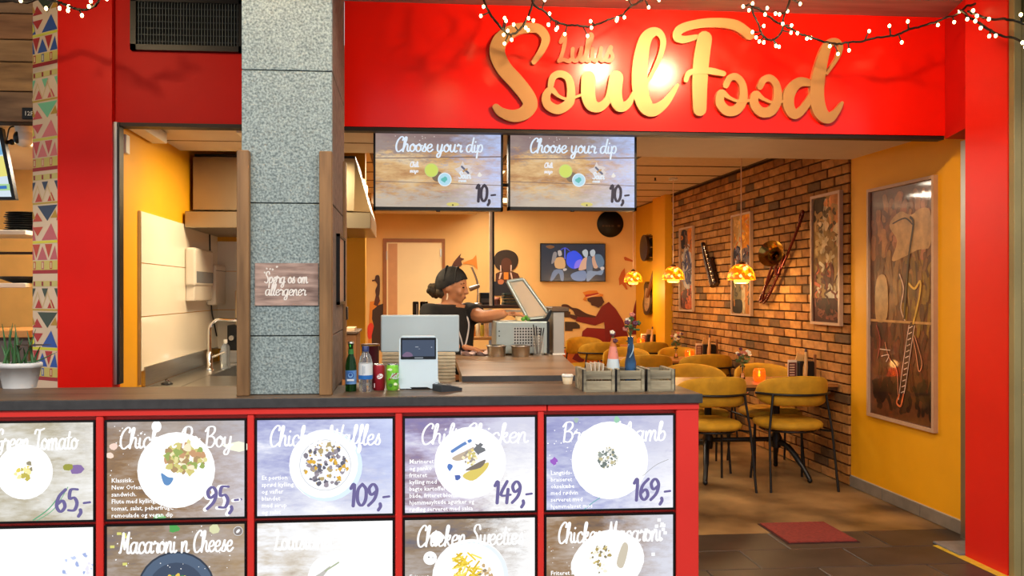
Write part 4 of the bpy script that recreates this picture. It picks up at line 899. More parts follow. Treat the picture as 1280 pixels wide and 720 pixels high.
for k in range(2): MB().tube(catmull([(.018*math.cos(t+k*3.1)*(1-t/14), .018*math.sin(t+k*3.1)*(1-t/14)-.004, .03+t*.022) for t in [i*.6 for i in range(12)]], 2), .0028, 5).build('trailing_ribbon', mat('ribbon_pale', (150, 176, 190), .4, var=.2), e)
flowers(e, .30, 7, .035, [FP, STEMM, FR, FW], STEMM, .010, .2)

# ================================================================ PREP SLAB BEHIND THE COUNTER
ZB = 1.075
xa, xb = PZ(577, 469, ZB).x, PZ(736, 470, ZB).x; ya, yb = PZ(640, 469.5, ZB).y, PZ(640, 443, ZB).y
SLAB = wood('slab_laminate', (112, 88, 66), (146, 118, 92), .35, 0, 2.2, 5)
e = empty('prep_bench', ((xa+xb)/2, (ya+yb)/2, 0), 0, 'brown prep bench with thick dark edged top behind the counter', 'bench')
xr2 = PZ(702, 445, ZB).x
tpart('bench_top', MB().prism([(xa, ya), (xb, ya), (xb, ya+.12), (xr2+.06, 5.08), (PY(611, 0, 4.9).x, 5.08), (PY(611, 0, 4.9).x, yb), (xa+.03, yb)], frame_up((0, 0, 0)), ZB-.03, ZB), SLAB, e)
tpart('front_edge', bx(xa, xb, ya-.006, ya-.0005, ZB-.032, ZB-.001), EDGEG, e)
tpart('cabinet', bx(xa+.06, xr2, ya+.10, yb-.05, 0, ZB-.03), mat('bench_cabinet', (150, 110, 70), .5, var=.1), e)
# sandwich grill with raised lid
Yg = PZ(650, 444, ZB).y
xa, xb = PY(620, 0, Yg).x, PY(686, 0, Yg).x; zt_ = PY(650, 402, Yg).z
e = empty('food_warmer', ((xa+xb)/2, Yg+.12, ZB), 0, 'grey metal food warmer with raised glass lid on the bench', 'appliance')
GST = mat('grey_painted_steel', (170, 182, 180), .35, metal=.5, var=.05, scale=8)
tpart('body', cb(xa, xb, Yg, Yg+.26, ZB+.008, zt_, .006, 2), GST, e)
tpart('side_panel', cb(xb-.012, xb+.004, Yg-.002, Yg+.26, ZB+.008, zt_, .002, 1), BLACK, e)
for sx in (xa+.03, xb-.03): tpart('foot', MB().cyl((sx, Yg+.03, ZB), (sx, Yg+.03, ZB+.009), .012), BLACK, e)
gr_ = tpart('vent_plate', bx(PY(642, 0, Yg).x, PY(676, 0, Yg).x, Yg-.002, Yg-.0002, PY(650, 434, Yg).z, PY(650, 409, Yg).z), mat('vent_plate', (196, 196, 190), .35, metal=.6, var=.04), e)
P = Print(frame_front((PY(642, 0, Yg).x, Yg-.002, PY(650, 434, Yg).z))); w, h = PY(676, 0, Yg).x-PY(642, 0, Yg).x, PY(650, 409, Yg).z-PY(650, 434, Yg).z
for i in range(10):
    for j in range(7): P.rect(w*(i+.2)/10, h*(j+.2)/7, w*(i+.8)/10, h*(j+.8)/7, (40, 36, 34))
adopt(P.build('vent_holes', attr_mat('label_ink', .4)), gr_)
for px, py in ((624, 420), (624, 414), (684, 404), (684, 436)): q = PY(px, py, Yg); tpart('screw', MB().cyl((q.x, Yg-.003, q.z), (q.x, Yg, q.z), .004, n=8), IRON, e)
# lid: frame of four bars with glass, leaning back
h0, h1 = PY(660, 399, Yg+.15), PY(688, 396, Yg+.15); t0, t1 = PY(634, 352, Yg+.2), PY(654, 349, Yg+.2)
ld = MB()
for p_, q_ in ((h0, t0), (h1, t1), (t0, t1), (h0, h1)): ld.tube([p_, q_], .011, 4)
lid = tpart('lid', ld, GST, e)
tpart('lid_glass', MB().add([h0, h1, t1, t0, h0+Vector((0, .004, 0)), h1+Vector((0, .004, 0)), t1+Vector((0, .004, 0)), t0+Vector((0, .004, 0))], [(0,1,2,3),(7,6,5,4),(0,4,5,1),(1,5,6,2),(2,6,7,3),(3,7,4,0)]), mat('lid_glass', (226, 216, 196), .06, trans=.55, var=.02), lid)
hb0, hb1 = PY(662, 402, Yg+.05), PY(690, 392, Yg+.05)
tpart('handle', MB().prism([(hb0.x, hb0.z), (hb1.x-.03, hb0.z), (hb1.x, hb1.z+.015), (hb1.x-.012, hb1.z+.022), (hb1.x-.05, hb0.z+.018), (hb0.x, hb0.z+.012)], frame_front((0, Yg+.07, 0)), 0, .04), BLACK, e)
# food heaped on the warmer, bun and greens
q = PY(650, 399, 4.88); e = empty('bread_bun', (q.x, q.y, zt_), 0, 'pale bread bun held over the food warmer', 'bread')
MB().ball((0, 0, .022), (.030, .026, .022), 14, 10).build('bun_top', mat('bun', (236, 206, 150), .7, var=.08, scale=20), e); MB().lathe([(.026, 0), (.029, .01), (.028, .014)], n=14).build('bun_base', mat('bun', (236, 206, 150)), e)
q = PY(657, 397, Yg+.08); e = empty('lettuce_leaf', (q.x, q.y, zt_), 0, 'bunch of green lettuce on the food warmer', 'lettuce')
for k in range(4): MB().ball((.010*k-.015, .006*(k % 2), .012+.006*(k % 3)), (.014, .006, .012), 8, 6, M=Matrix.Rotation(k, 3, 'Z')).build('leaf', mat('lettuce', (90, 150, 50), .5, var=.3, scale=30), e)
# tall steel cabinet side with board on top
Yq = Yg+.02; xa2, xb2 = PY(691.5, 0, Yq).x, PY(705.5, 0, Yq).x; zz2 = PY(700, 390, Yq).z
e = empty('steel_stand', ((xa2+xb2)/2, Yq+.1, ZB), 0, 'upright steel stand with dark board on top beside the food warmer', 'stand')
tpart('panel', cb(xa2, xb2, Yq, Yq+.22, ZB, zz2, .003, 1), mat('stand_steel', (176, 170, 160), .4, metal=.5, var=.08, scale=3), e)
tpart('board', cb(PY(690, 0, Yq).x, PY(711, 0, Yq).x, Yq-.01, Yq+.3, zz2+.001, PY(700, 384, Yq).z, .004, 1), wood('stand_board', (70, 54, 40), (100, 78, 58), .5, 0, 3, 6), e)
tpart('foot_strip', bx(xa2-.004, xb2+.004, Yq-.004, Yq+.003, ZB, ZB+.008), WHITE, e)
# pans and glass with straws
for k, (px, lab) in enumerate(((621, 'round steel pan nearest the worker on the bench'), (651.5, 'round steel pan beside the glass of straws'))):
    q = PZ(px, 446, ZB); e = empty('steel_pan', (q.x, q.y+.02, ZB), 0, lab, 'pan', 'steel pans on the bench')
    MB().lathe([(.048, 0), (.051, .006), (.055, .058), (.060, .060), (.060, .066), (.052, .066), (.049, .012), (0, .010)], n=28).build('pan', STEEL, e)
    MB().lathe([(.0515, .045), (0, .05)], n=28).build('contents', mat('sauce_%d' % k, ((206, 190, 160), (150, 120, 70))[k], .5, var=.1, scale=20), e)
q = PZ(673.5, 445, ZB); e = empty('straw_glass', (q.x, q.y+.01, ZB), 0, 'clear glass holding dark straws on the bench', 'glass')
MB().lathe([(.026, 0), (.030, .004), (.033, .12)], n=20, caps=False).build('glass', mat('thin_clear_glass', (226, 220, 206), .05, alpha=.22, var=.02), e)
for k in range(4):
    a = k*1.6+.3; MB().cyl((.010*math.cos(a), .010*math.sin(a), .012), (.034*math.cos(a), .02*math.sin(a), .165+.01*(k % 3)), .004, n=6).build('straw', mat('straw_dark', (44, 40, 42), .5, var=.1), e)
# folded cloth
q = PZ(590, 446, ZB); e = empty('cleaning_cloth', (q.x+.03, q.y+.12, ZB), 0, 'crumpled pale pink cloth under the worker\'s hand', 'cloth')
me = MB(); N = 10
vs = [Vector(((i/N-.5)*.17, (j/N-.5)*.11, .012+.010*math.sin(i*1.3+j*.9)+.006*math.cos(j*2.1))) for i in range(N+1) for j in range(N+1)]
me.add(vs, [(i*(N+1)+j, (i+1)*(N+1)+j, (i+1)*(N+1)+j+1, i*(N+1)+j+1) for i in range(N) for j in range(N)], True)
me.add([v-Vector((0, 0, .010)) for v in vs], [(i*(N+1)+j, i*(N+1)+j+1, (i+1)*(N+1)+j+1, (i+1)*(N+1)+j) for i in range(N) for j in range(N)], True)
me.build('folded_layer', mat('cloth_pink', (222, 196, 190), .8, var=.1, scale=20), e)
# wicker drawer under the till
q0, q1 = PY(548, 488, YC+.62), PY(570, 441, YC+.62)
e = empty('wicker_basket', ((q0.x+q1.x)/2-.12, YC+.80, 0), 0, 'woven cream basket behind the card terminal', 'basket')
x0b, x1b = PY(478, 0, YC+.72).x, PY(569, 0, YC+.72).x
WK = mat('wicker_cream', (200, 186, 156), .7, var=.12, scale=30)
tpart('shell', bx(x0b, x1b, YC+.735, YC+.95, .7, PY(560, 441, YC+.72).z), WK, e)
for k in range(12):
    z = .99+k*.016; tpart('strand', bx(x0b-.002, x1b+.002, YC+.730, YC+.735, z, z+.011), WK, e)

# ================================================================ KITCHEN CORNER
e = empty('sink_unit', (XL+.42, 5.8, 0), 0, 'stainless steel sink unit along the white wall panels', 'sink')
tpart('worktop', cb(XL+.02, XL+.24, 4.9, 6.72, .845, .885, .006, 2), STEEL, e)
tpart('worktop', cb(XL+.64, XL+.78, 4.9, 6.72, .845, .885, .006, 2), STEEL, e)
tpart('worktop', cb(XL+.24, XL+.64, 4.9, 5.5, .845, .885, .006, 2), STEEL, e); tpart('worktop', cb(XL+.24, XL+.64, 6.35, 6.72, .845, .885, .006, 2), STEEL, e)
tpart('basin', MB().box(XL+.24, XL+.64, 5.5, 6.35, .62, .64).box(XL+.24, XL+.25, 5.5, 6.35, .64, .88).box(XL+.63, XL+.64, 5.5, 6.35, .64, .88).box(XL+.25, XL+.63, 5.5, 5.51, .64, .88).box(XL+.25, XL+.63, 6.34, 6.35, .64, .88), STEEL, e)
tpart('cabinet', bx(XL+.04, XL+.76, 4.95, 6.7, 0, .61), mat('grey_cabinet', (150, 146, 138), .5, var=.06), e)
# tap
xt = XL+.16; yt = PX(262, 462, xt).y; z1 = PX(262, 400, xt).z
e = empty('kitchen_tap', (xt, yt, .885), 0, 'chrome swan-neck tap over the sink', 'tap')
tpart('spout', MB().tube(catmull([(xt, yt, .99), (xt, yt, 1.12), (xt+.005, yt, z1-.05), (xt+.05, yt, z1), (xt+.14, yt, z1), (xt+.26, yt, z1)], 6), .013, 10), CHROME, e)
tpart('body', MB().lathe([(.03, 0), (.03, .01), (.022, .02), (.022, .12), (.016, .13)], (xt, yt, .885), 16), CHROME, e)
tpart('lever', MB().cyl((xt+.02, yt, .98), (xt+.11, yt-.01, 1.015), .008), CHROME, e)
e = empty('soap_bottle', (xt+.09, yt+.1, .885), 0, 'clear soap bottle standing behind the tap', 'bottle')
MB().lathe([(.032, 0), (.034, .01), (.033, .16), (.014, .19)], n=16).build('body', PET, e); MB().lathe([(.014, .191), (.014, .215), (0, .217)], n=16).build('cap', WHITE, e)
e = empty('sink_plug', (XL+.12, 5.02, .885), 0, 'small black plug lying at the near end of the sink unit', 'plug')
MB().lathe([(.035, 0), (.035, .008), (.02, .016), (0, .018)], n=14).build('plug', BLACK, e); MB().tube([(-.01, 0, .02), (-.005, 0, .03), (.005, 0, .03), (.01, 0, .02)], .003, 6).build('ring', BLACK, e)
# dispensers on the wall
def dispenser(px0, px1, py0, py1, lab, kind):
    X = XL+.012; a, b = PX(px0, py1, X+.04), PX(px1-3, py0, X+.04); y0, y1 = min(a.y, b.y), max(a.y, b.y); zA = PX((px0+px1)/2, py1, X+.06).z; zB = PX((px0+px1)/2, py0, X+.06).z
    e = empty('dispenser', (X, (y0+y1)/2, zA), 0, lab, 'dispenser')
    W1 = mat('dispenser_white', (216, 206, 190), .35, var=.03)
    tpart('housing', cb(X, X+.075, y0, y1, zA+(.0 if kind else (zB-zA)*.28), zB, .018, 4), W1, e)
    if not kind:
        tpart('nozzle_block', cb(X, X+.065, y0+.02, y1-.01, zA, zA+(zB-zA)*.30, .008, 2), W1, e); tpart('window', cb(X+.065, X+.078, y0+.03, y1-.02, zA+(zB-zA)*.34, zA+(zB-zA)*.56, .003, 1), mat('grey_window', (120, 122, 124), .2, var=.05), e)
    else: tpart('seam', bx(X+.02, X+.0765, y0+.01, y1-.01, zB-.05, zB-.046), mat('grey_window', (120, 122, 124)), e)
dispenser(238, 264, 311, 376, 'white soap dispenser with grey window above the tap', 0)
dispenser(264, 280, 331, 381, 'plain white towel dispenser behind the soap dispenser', 1)
e = empty('cable', PX(259, 410, XL+.015), 0, 'dark cable running down the wall behind the dispensers', 'cable')
tpart('cable_run', MB().tube(catmull([PX(262, 278, XL+.02), PX(262.5, 310, XL+.02), PX(264, 380, XL+.02), PX(268, 405, XL+.02), PX(271, 420, XL+.02)], 6), .006, 6), BLACK, e)
tpart('socket', cb(XL, XL+.03, PX(262, 275, XL).y-.06, PX(262, 275, XL).y+.04, PX(260, 282, XL).z, PX(260, 270, XL).z, .004), WHITE, e)
# extraction hood
HDS = mat('hood_steel', (160, 144, 116), .34, metal=.8, var=.06, scale=3)
e = empty('extractor_hood', (-.95, 6.3, 2.0), 0, 'large steel extractor hood hanging behind the stone column', 'hood')
hx1 = PY(444, 0, 5.95).x; hz0 = PY(436, 264, 5.95).z; hz1 = PY(436, 198, 5.95).z
tpart('box', cb(-1.56, hx1, 5.95, 6.79, hz0, hz1, .004, 1), HDS, e)
xr3 = PY(468, 0, 6.4).x
tpart('side_flare', MB().add([(hx1, 5.95, hz1), (hx1, 6.78, hz1), (xr3, 6.78, hz0-.02), (xr3, 5.80, hz0-.02), (hx1-.01, 5.95, hz0), (hx1-.01, 6.78, hz0)], [(0,3,2,1),(0,4,3),(1,2,5),(3,4,5,2),(0,1,5,4)]), HDS, e)
tpart('lip', cb(-1.57, xr3, 5.78, 6.79, hz0-.14, hz0-.025, .004, 1), HDS, e)
tpart('dark_gap', bx(-1.55, hx1, 5.96, 6.78, hz1+.001, hz1+.02), BLACK, e)
for k in range(2):
    tpart('lamp', MB().ball((hx1+.055, 6.1+k*.34, hz1-.17), (.014, .05, .04), 10, 8), mat('hood_lamp', (255, 236, 190), .4, emit=(255, 226, 160), strength=6, var=.02), e)
# sliding door rail and sensor above the kitchen window
e = empty('door_rail', PX(180, 178, XL+.1), 0, 'white sliding rail under the ceiling above the kitchen window', 'rail')
a, b = Vector((XL+.1, YF+.1, ZS)), PX(209, 189, XL+.10)
tpart('rail', cb(XL+.01, XL+.10, a.y, b.y, ZS-.07, ZS-.004, .004, 1), WHITE, e); tpart('motor_end', MB().cyl((XL+.055, a.y-.01, ZS-.04), (XL+.055, a.y, ZS-.04), .028), BLACK, e)
a = PX(158, 180, XL+.02); tag(cb(XL+.001, XL+.03, a.y-.03, a.y+.03, a.z-.055, a.z+.05, .005, 2).build('wall_sensor', WHITE), 'small white sensor box high on the yellow kitchen wall', 'sensor')
# dark appliance behind the tap
q = PY(300, 450, 6.6); e = empty('counter_appliance', (q.x-.02, 6.6, .885), 0, 'dark steel appliance on the worktop behind the tap', 'appliance')
MB().cbox(-.12, .25, -.1, .1, .0, .10, .006).build('base', STEEL, e); MB().cbox(-.06, .24, -.1, .1, .10, .30, .006).build('body', BLACK, e); MB().cyl((-.02, -.1, .2), (-.02, -.14, .2), .02).build('knob', STEEL, e); MB().cbox(.0, .24, -.1, .1, .30, .58, .01).build('water_tank', mat('tank_tan', (196, 170, 130), .3, var=.08), e)
# ================================================================ DINING ROOM
VEL = mat('mustard_velvet', (182, 134, 22), .8, var=.16, scale=14, bump=.08, sheen=.4)
def make_chair():
    e = empty('dining_chair')
    # seat cushion: soft superellipse disc
    prof = [(.0, .425), (.16, .425), (.215, .432), (.236, .45), (.238, .468), (.225, .485), (.18, .496), (.08, .50), (0, .50)]
    vs = []; fs = []; n = 28
    mb = MB()
    for r, z in prof:
        for k in range(n):
            t = 2*math.pi*k/n; c, s_ = math.cos(t), math.sin(t); q = 2/2.6
            vs.append((r*abs(c)**q*math.copysign(1, c), r*abs(s_)**q*math.copysign(1, s_)*.98, z))
    for i in range(len(prof)-1):
        for k in range(n): fs.append((i*n+k, i*n+(k+1) % n, (i+1)*n+(k+1) % n, (i+1)*n+k))
    mb.add(vs, fs, True); mb.build('seat', VEL, e)
    # backrest: curved padded band, taller in the middle, rounded ends
    vs = []; fs = []; NS, NT = 28, 12; rad = .275; zc = .728
    for i in range(NS+1):
        u = -1+2*i/NS; a = u*math.radians(74); hh = .112*max(0, 1-abs(u)**3.2)**.5+.0015; th = .024*max(.05, 1-abs(u)**5)**.5
        for j in range(NT):
            t = 2*math.pi*j/NT; c, s_ = math.cos(t), math.sin(t)
            rr = rad+th*math.copysign(abs(c)**.8, c); z = zc+hh*math.copysign(abs(s_)**.75, s_)-.02*abs(u)
            lean = (z-.6)*.18
            vs.append((rr*math.sin(a), .05-rr*math.cos(a)*1.0-lean, z))
    for i in range(NS):
        for j in range(NT): fs.append((i*NT+j, (i+1)*NT+j, (i+1)*NT+(j+1) % NT, i*NT+(j+1) % NT))
    fs.append(tuple(range(NT))); fs.append(tuple(range(NS*NT+NT-1, NS*NT-1, -1)))
    MB().add(vs, fs, True).build('backrest', VEL, e)
    rail = [((rad+.035)*math.sin(a), .05-(rad+.035)*math.cos(a)-.015, .70) for a in [math.radians(-66+132*k/16) for k in range(17)]]
    MB().tube(rail, .009, 8).build('back_rail', BMETAL, e)
    for s in (-1, 1):
        a = math.radians(40)*s; top = Vector(((rad+.035)*math.sin(a), .05-(rad+.035)*math.cos(a)-.015, .70))
        MB().tube([top, (s*.235, -.225, .43), (s*.25, -.285, 0)], .0095, 8).build('leg', BMETAL, e)
        MB().tube([(s*.185, .15, .43), (s*.205, .19, 0)], .0095, 8).build('leg', BMETAL, e)
    ring = [(.2*math.cos(t), .19*math.sin(t)-.005, .418) for t in [2*math.pi*k/24 for k in range(24)]]
    sf = MB().tube(ring, .008, 8, closed=True)
    for s in (-1, 1): sf.tube([(s*.19, -.06, .418), (s*.233, -.22, .43)], .008, 6)
    sf.build('seat_frame', BMETAL, e)
    return e
TW = wood('table_oak', (138, 84, 40), (182, 122, 64), .35, 0, 3, 8)
TD = mat('table_edge_dark', (54, 34, 22), .4, var=.15)
def make_table(w, d):
    e = empty('dining_table')
    MB().cbox(-w/2, w/2, -d/2, d/2, .725, .75, .004, 1).build('table_top', TW, e); MB().cbox(-w/2+.004, w/2-.004, -d/2+.004, d/2-.004, .70, .7245, .003, 1).build('apron', TD, e)
    for s in (-1, 1):
        x = s*(w/2-.36)
        MB().tube([(x, 0, .70), (x, 0, .66), (x, 0, .60), (x, 0, .34), (x, 0, .30), (x, 0, .22)], [.07, .05, .028, .026, .045, .035], 12).build('column', BMETAL, e)
        for s2 in (-1, 1): MB().tube(catmull([(x, 0, .27), (x+s*.05, s2*.10, .24), (x+s*.10, s2*.22, .12), (x+s*.13, s2*.28, .03)], 5), [.026]*4+[.022]*6+[.018]*6, 8).ball((x+s*.13, s2*.285, .02), .02, 8, 6).build('foot', BMETAL, e)
        MB().box(x-.03, x+.03, -d/2+.08, d/2-.08, .672, .699).build('top_bracket', BMETAL, e)
    MB().cyl((-(w/2-.36), 0, .285), ((w/2-.36), 0, .285), .018, n=10).build('stretcher', BMETAL, e)
    return e
# table rows: (centre Y, near chairs px, far chairs px, chair back py)
TABLES = [(6.14, (901, 1006), (858, 958), 'table nearest the entrance'), (8.20, (818, 902), (804, 875), 'table in the middle row'), (10.20, (768, 845), (753, 820), 'table nearest the back wall')]
chair0, used = make_chair(), []
table_x = []
def put_chair(x, y, rz, lab):
    o = chair0 if not used else copy_tree(chair0); used.append(1)
    o.location = (x, y, 0); o.rotation_euler = (0, 0, rz); tag(o, lab, 'chair', 'mustard velvet dining chairs')
for ti, (yc, near, farc, nm) in enumerate(TABLES):
    ync = (5.60, 7.65, 9.60)[ti]; yfc = (6.68, 8.75, 10.80)[ti]
    xs = [PY(px, 450, ync).x for px in near]; xs[1] = min(xs[1], XR-.315); xs[0] = min(xs[0], xs[1]-.61)
    for k, x in enumerate(xs):
        put_chair(x, ync+.27, R.uniform(-.05, .05), 'mustard chair, back turned, at the %s, %s' % (nm, ('counter side', 'brick wall side')[k]))
    xs = [PY(px, 450, yfc).x for px in farc]; xs[1] = min(xs[1], XR-.315); xs[0] = min(xs[0], xs[1]-.61)
    for k, x in enumerate(xs):
        put_chair(x, yfc-.27, math.pi+R.uniform(-.05, .05), 'mustard chair facing us across the %s, %s' % (nm, ('counter side', 'brick wall side')[k]))
    xl = PY((845, 782, 742)[ti], 470, yc-.3).x; xr = XR-.03
    t = make_table(xr-xl, .56); t.location = ((xl+xr)/2, yc, 0); tag(t, 'oak topped dining table with black iron base, the '+nm, 'table', 'dining tables'); table_x.append((xl, xr))
ZTB = .75
def table_vase(x, y, lab):
    e = empty('flower_vase', (x, y, ZTB), 0, lab, 'vase', 'small flower vases')
    MB().lathe([(.022, 0), (.024, .004), (.020, .03), (.013, .06), (.016, .10), (.021, .115), (.019, .115), (.014, .10), (.011, .06), (.018, .01), (0, .008)], n=18).build('glass', GLASS, e)
    flowers(e, .27, 9, .07, [FW, FP, FW, FR], STEMM, .013, .06)
    for k in range(7): a = k*.9; MB().ball((.03*math.cos(a), .025*math.sin(a), .15+.015*(k % 3)), (.022, .007, .012), 8, 6, M=Matrix.Rotation(a, 3, 'Z')).build('leaf', STEMM, e)
def candle(x, y, lab):
    e = empty('candle_holder', (x, y, ZTB), 0, lab, 'candle', 'orange candle glasses')
    MB().lathe([(.028, 0), (.04, .01), (.047, .04), (.045, .075), (.036, .10), (.034, .10), (.042, .075), (.044, .04), (.036, .014), (0, .012)], n=20).build('glass', mat('amber_glass', (255, 110, 30), .12, trans=.75, emit=(255, 84, 10), strength=.9, var=.05), e)
    MB().lathe([(.020, .013), (.020, .035), (0, .035)], n=12).build('candle', mat('wax', (250, 190, 110), .6, emit=(255, 130, 30), strength=1.2, var=.02), e)
    MB().lathe([(.001, .036), (.009, .048), (.008, .06), (.001, .085)], n=10).build('flame', mat('flame', (255, 220, 120), .5, emit=(255, 206, 110), strength=14, var=.02), e)
    point_light('candle_glow', (x, y, ZTB+.13), .5, (1, .45, .12), .03)
def caddy(x, y, lab):
    e = empty('table_caddy', (x, y, ZTB), 0, lab, 'caddy', 'condiment caddies')
    MB().cbox(-.02, .115, -.05, .05, 0, .15, .012, 2).build('holder', BLACK, e)
    MB().cbox(-.10, -.025, -.035, -.028, .015, .16, .002, 1).build('menu_stand', mat('stand_clear', (210, 196, 176), .2, var=.1), e)
    P = Print(frame_front((-.10, -.0352, .015))); P.rect(.004, .004, .071, .125, (84, 40, 40)); P.up()
    for k in range(5): P.rect(.014, .022+k*.02, .055, .030+k*.02, (206, 180, 150))
    P.build('menu_card', attr_mat('label_ink', .4), e)
    MB().tube([(.03, -.055, .03), (.035, -.052, .10), (.05, -.03, .19), (.055, -.02, .22)], [.017, .02, .012, .010], 10).build('sauce_bottle', mat('sauce_tan', (196, 150, 90), .3, var=.1), e)
    MB().tube([(.055, -.02, .221), (.058, -.016, .25)], [.012, .008], 8).build('bottle_cap', mat('cap_dark', (60, 24, 24), .4, var=.1), e)
    MB().prism([(-.03, .14), (.05, .10), (.045, .20), (-.005, .22)], frame_front((0, .0, 0)), 0, .01).build('napkin', mat('napkin_tan', (206, 160, 96), .8, var=.05), e)
    MB().cbox(.13, .15, -.01, .01, 0, .2, .003, 1).build('tall_card', wood('card_wood', (120, 74, 40), (150, 96, 54), .5, 2, 3, 6), e)
for ti, (pv, pc, pk) in enumerate((((928, 6.16), (949, 6.06), (1017, 6.18)), ((845, 8.2), (862, 8.1), (915, 8.22)), ((790, 10.2), (801, 10.15), (862, 10.2)))):
    nm = TABLES[ti][3]
    if ti < 2: table_vase(PY(pv[0], 0, pv[1]).x, pv[1], 'glass vase of small flowers on the '+nm)
    candle(PY(pc[0], 0, pc[1]).x, pc[1], 'glowing orange candle glass on the '+nm)
    caddy(min(PY(pk[0], 0, pk[1]).x, XR-.19), pk[1], 'black caddy with menu card and sauce bottle on the '+nm)
# ---- pendant lamps
shade_m = bpy.data.materials.new('mosaic_shade'); shade_m.use_nodes = True; nt = shade_m.node_tree; b = nt.nodes['Principled BSDF']
tc = nt.nodes.new('ShaderNodeTexCoord'); vo = nt.nodes.new('ShaderNodeTexVoronoi'); vo.inputs['Scale'].default_value = 38
sp = nt.nodes.new('ShaderNodeSeparateColor'); rp = nt.nodes.new('ShaderNodeValToRGB')
for _ in range(2): rp.color_ramp.elements.new(.5)
for el, (p_, c_) in zip(rp.color_ramp.elements, ((.1, (255, 96, 4)), (.4, (255, 160, 10)), (.65, (255, 214, 40)), (.95, (255, 246, 150)))): el.position = p_; el.color = lin(c_)
rp.color_ramp.interpolation = 'CONSTANT'
vd = nt.nodes.new('ShaderNodeTexVoronoi'); vd.feature = 'DISTANCE_TO_EDGE'; vd.inputs['Scale'].default_value = 38
mr = nt.nodes.new('ShaderNodeMapRange'); mr.inputs[1].default_value = .0; mr.inputs[2].default_value = .06; mr.inputs[3].default_value = .55; mr.inputs[4].default_value = 1.5
for n_ in (vo, vd): nt.links.new(tc.outputs['Object'], n_.inputs['Vector'])
nt.links.new(vo.outputs['Color'], sp.inputs[0]); nt.links.new(sp.outputs[0], rp.inputs[0]); nt.links.new(rp.outputs[0], b.inputs['Emission Color']); nt.links.new(rp.outputs[0], b.inputs['Base Color'])
nt.links.new(vd.outputs['Distance'], mr.inputs[0]); nt.links.new(mr.outputs[0], b.inputs['Emission Strength']); b.inputs['Roughness'].default_value = .3
CORD = mat('pale_cord', (226, 190, 160), .6, var=.05)
PEND = [(926.5, 6.75, 'glowing mosaic pendant lamp nearest the entrance'), (841.5, 8.35, 'glowing mosaic pendant lamp over the middle table'), (791.5, 10.2, 'glowing mosaic pendant lamp nearest the back wall')]
for k, (px, Y, lab) in enumerate(PEND):
    zb_ = PY(px, (350, 349.5, 352.5)[k], Y).z; x = PY(px, 0, Y).x
    e = empty('pendant_lamp', (x, Y, zb_), 0, lab, 'lamp', 'mosaic pendant lamps'); r = .118
    MB().lathe([(r, 0), (r*1.0, .012), (r*.94, .055), (r*.75, .10), (r*.45, .13), (.02, .14), (.018, .136), (r*.42, .125), (r*.70, .096), (r*.89, .053), (r*.96, .0)], n=28, caps=False).build('shade', shade_m, e)
    MB().lathe([(.0, -.03), (.05, -.03), (.062, -.02), (.062, .02), (.04, .03), (0, .03)], n=20).build('bulb_glass', mat('bulb_glow', (255, 220, 120), .4, emit=(255, 208, 70), strength=2.2, var=.03), e)
    MB().lathe([(.03, .138), (.03, .148), (.012, .165), (.004, .17)], n=14).build('cap', mat('brass_dark', (90, 60, 30), .4, metal=.7, var=.1), e)
    MB().cyl((0, 0, .168), (0, 0, ZC-zb_-.03), .0048, n=6).build('cord', CORD, e); MB().lathe([(.05, ZC-zb_-.035), (.045, ZC-zb_-.012)], n=16).build('ceiling_rose', WHITE, e)
    point_light('pendant_glow', (x, Y, zb_-.09), (16, 13, 10)[k], (1, .66, .3), .07)
    point_light('pendant_up_glow', (x, Y, zb_+.24), .5, (1, .66, .3), .05)
# ---- ceiling sprinkler
q = PZ(819, 222, ZC-.01); tag(MB().lathe([(.02, 0), (.008, .004), (.008, .03), (.03, .034)], (q.x, q.y, ZC-.043), 12).build('sprinkler', BMETAL), 'small dark sprinkler on the dining room ceiling', 'sprinkler')
# ---- posters on the brick wall and the big one on the yellow wall
def poster(px0, px1, pt0, pt1, pb0, pb1, X, lab, draw, fw=.018, group='framed jazz posters', glass=False):
    """left/right edge px, top py at left/right, bottom py at left/right, on the wall plane X"""
    A, B_ = PX(px0, (pt0+pb0)/2, X), PX(px1, (pt1+pb1)/2, X); yL, yR = A.y, B_.y
    z1 = (PX(px0, pt0, X).z+PX(px1, pt1, X).z)/2; z0 = (PX(px0, pb0, X).z+PX(px1, pb1, X).z)/2; d = .03
    e = empty('poster', (X, (yL+yR)/2, z0), 0, lab, 'poster', group); W_, H_ = yL-yR, z1-z0
    fm = MB().box(X-d, X, yR, yL, z0, z0+fw).box(X-d, X, yR, yL, z1-fw, z1).box(X-d, X, yR, yR+fw, z0+fw, z1-fw).box(X-d, X, yL-fw, yL, z0+fw, z1-fw)
    tpart('frame', fm, mat('poster_frame', (186, 150, 122), .45, var=.06, scale=12), e)
    P = Print(frame_left((X-.012, yL, z0))); pn = tpart('backing', bx(X-.012, X, yR+fw, yL-fw, z0+fw, z1-fw), mat('poster_back', (120, 84, 50), .4, var=.2, scale=4), e)
    draw(P, W_, H_); adopt(P.build('print', attr_mat('poster_ink_glazed', .35, noise=.35, coat=.8) if glass else attr_mat('poster_ink', .6, noise=.35, spec=.15)), pn)
    return yL, yR, z0, z1
def base(P, W_, H_, rgb): P.rect(.018, .018, W_-.018, H_-.018, rgb); P.up()
def S(P, W_, H_, rgb, *pts):
    q = catmull([(a*W_, b*H_, 0) for a, b in pts], 4, True); P.poly([(min(max(v.x, .02), W_-.02), min(max(v.y, .02), H_-.02)) for v in q], tuple(int(c*.88) for c in rgb)); P.up()
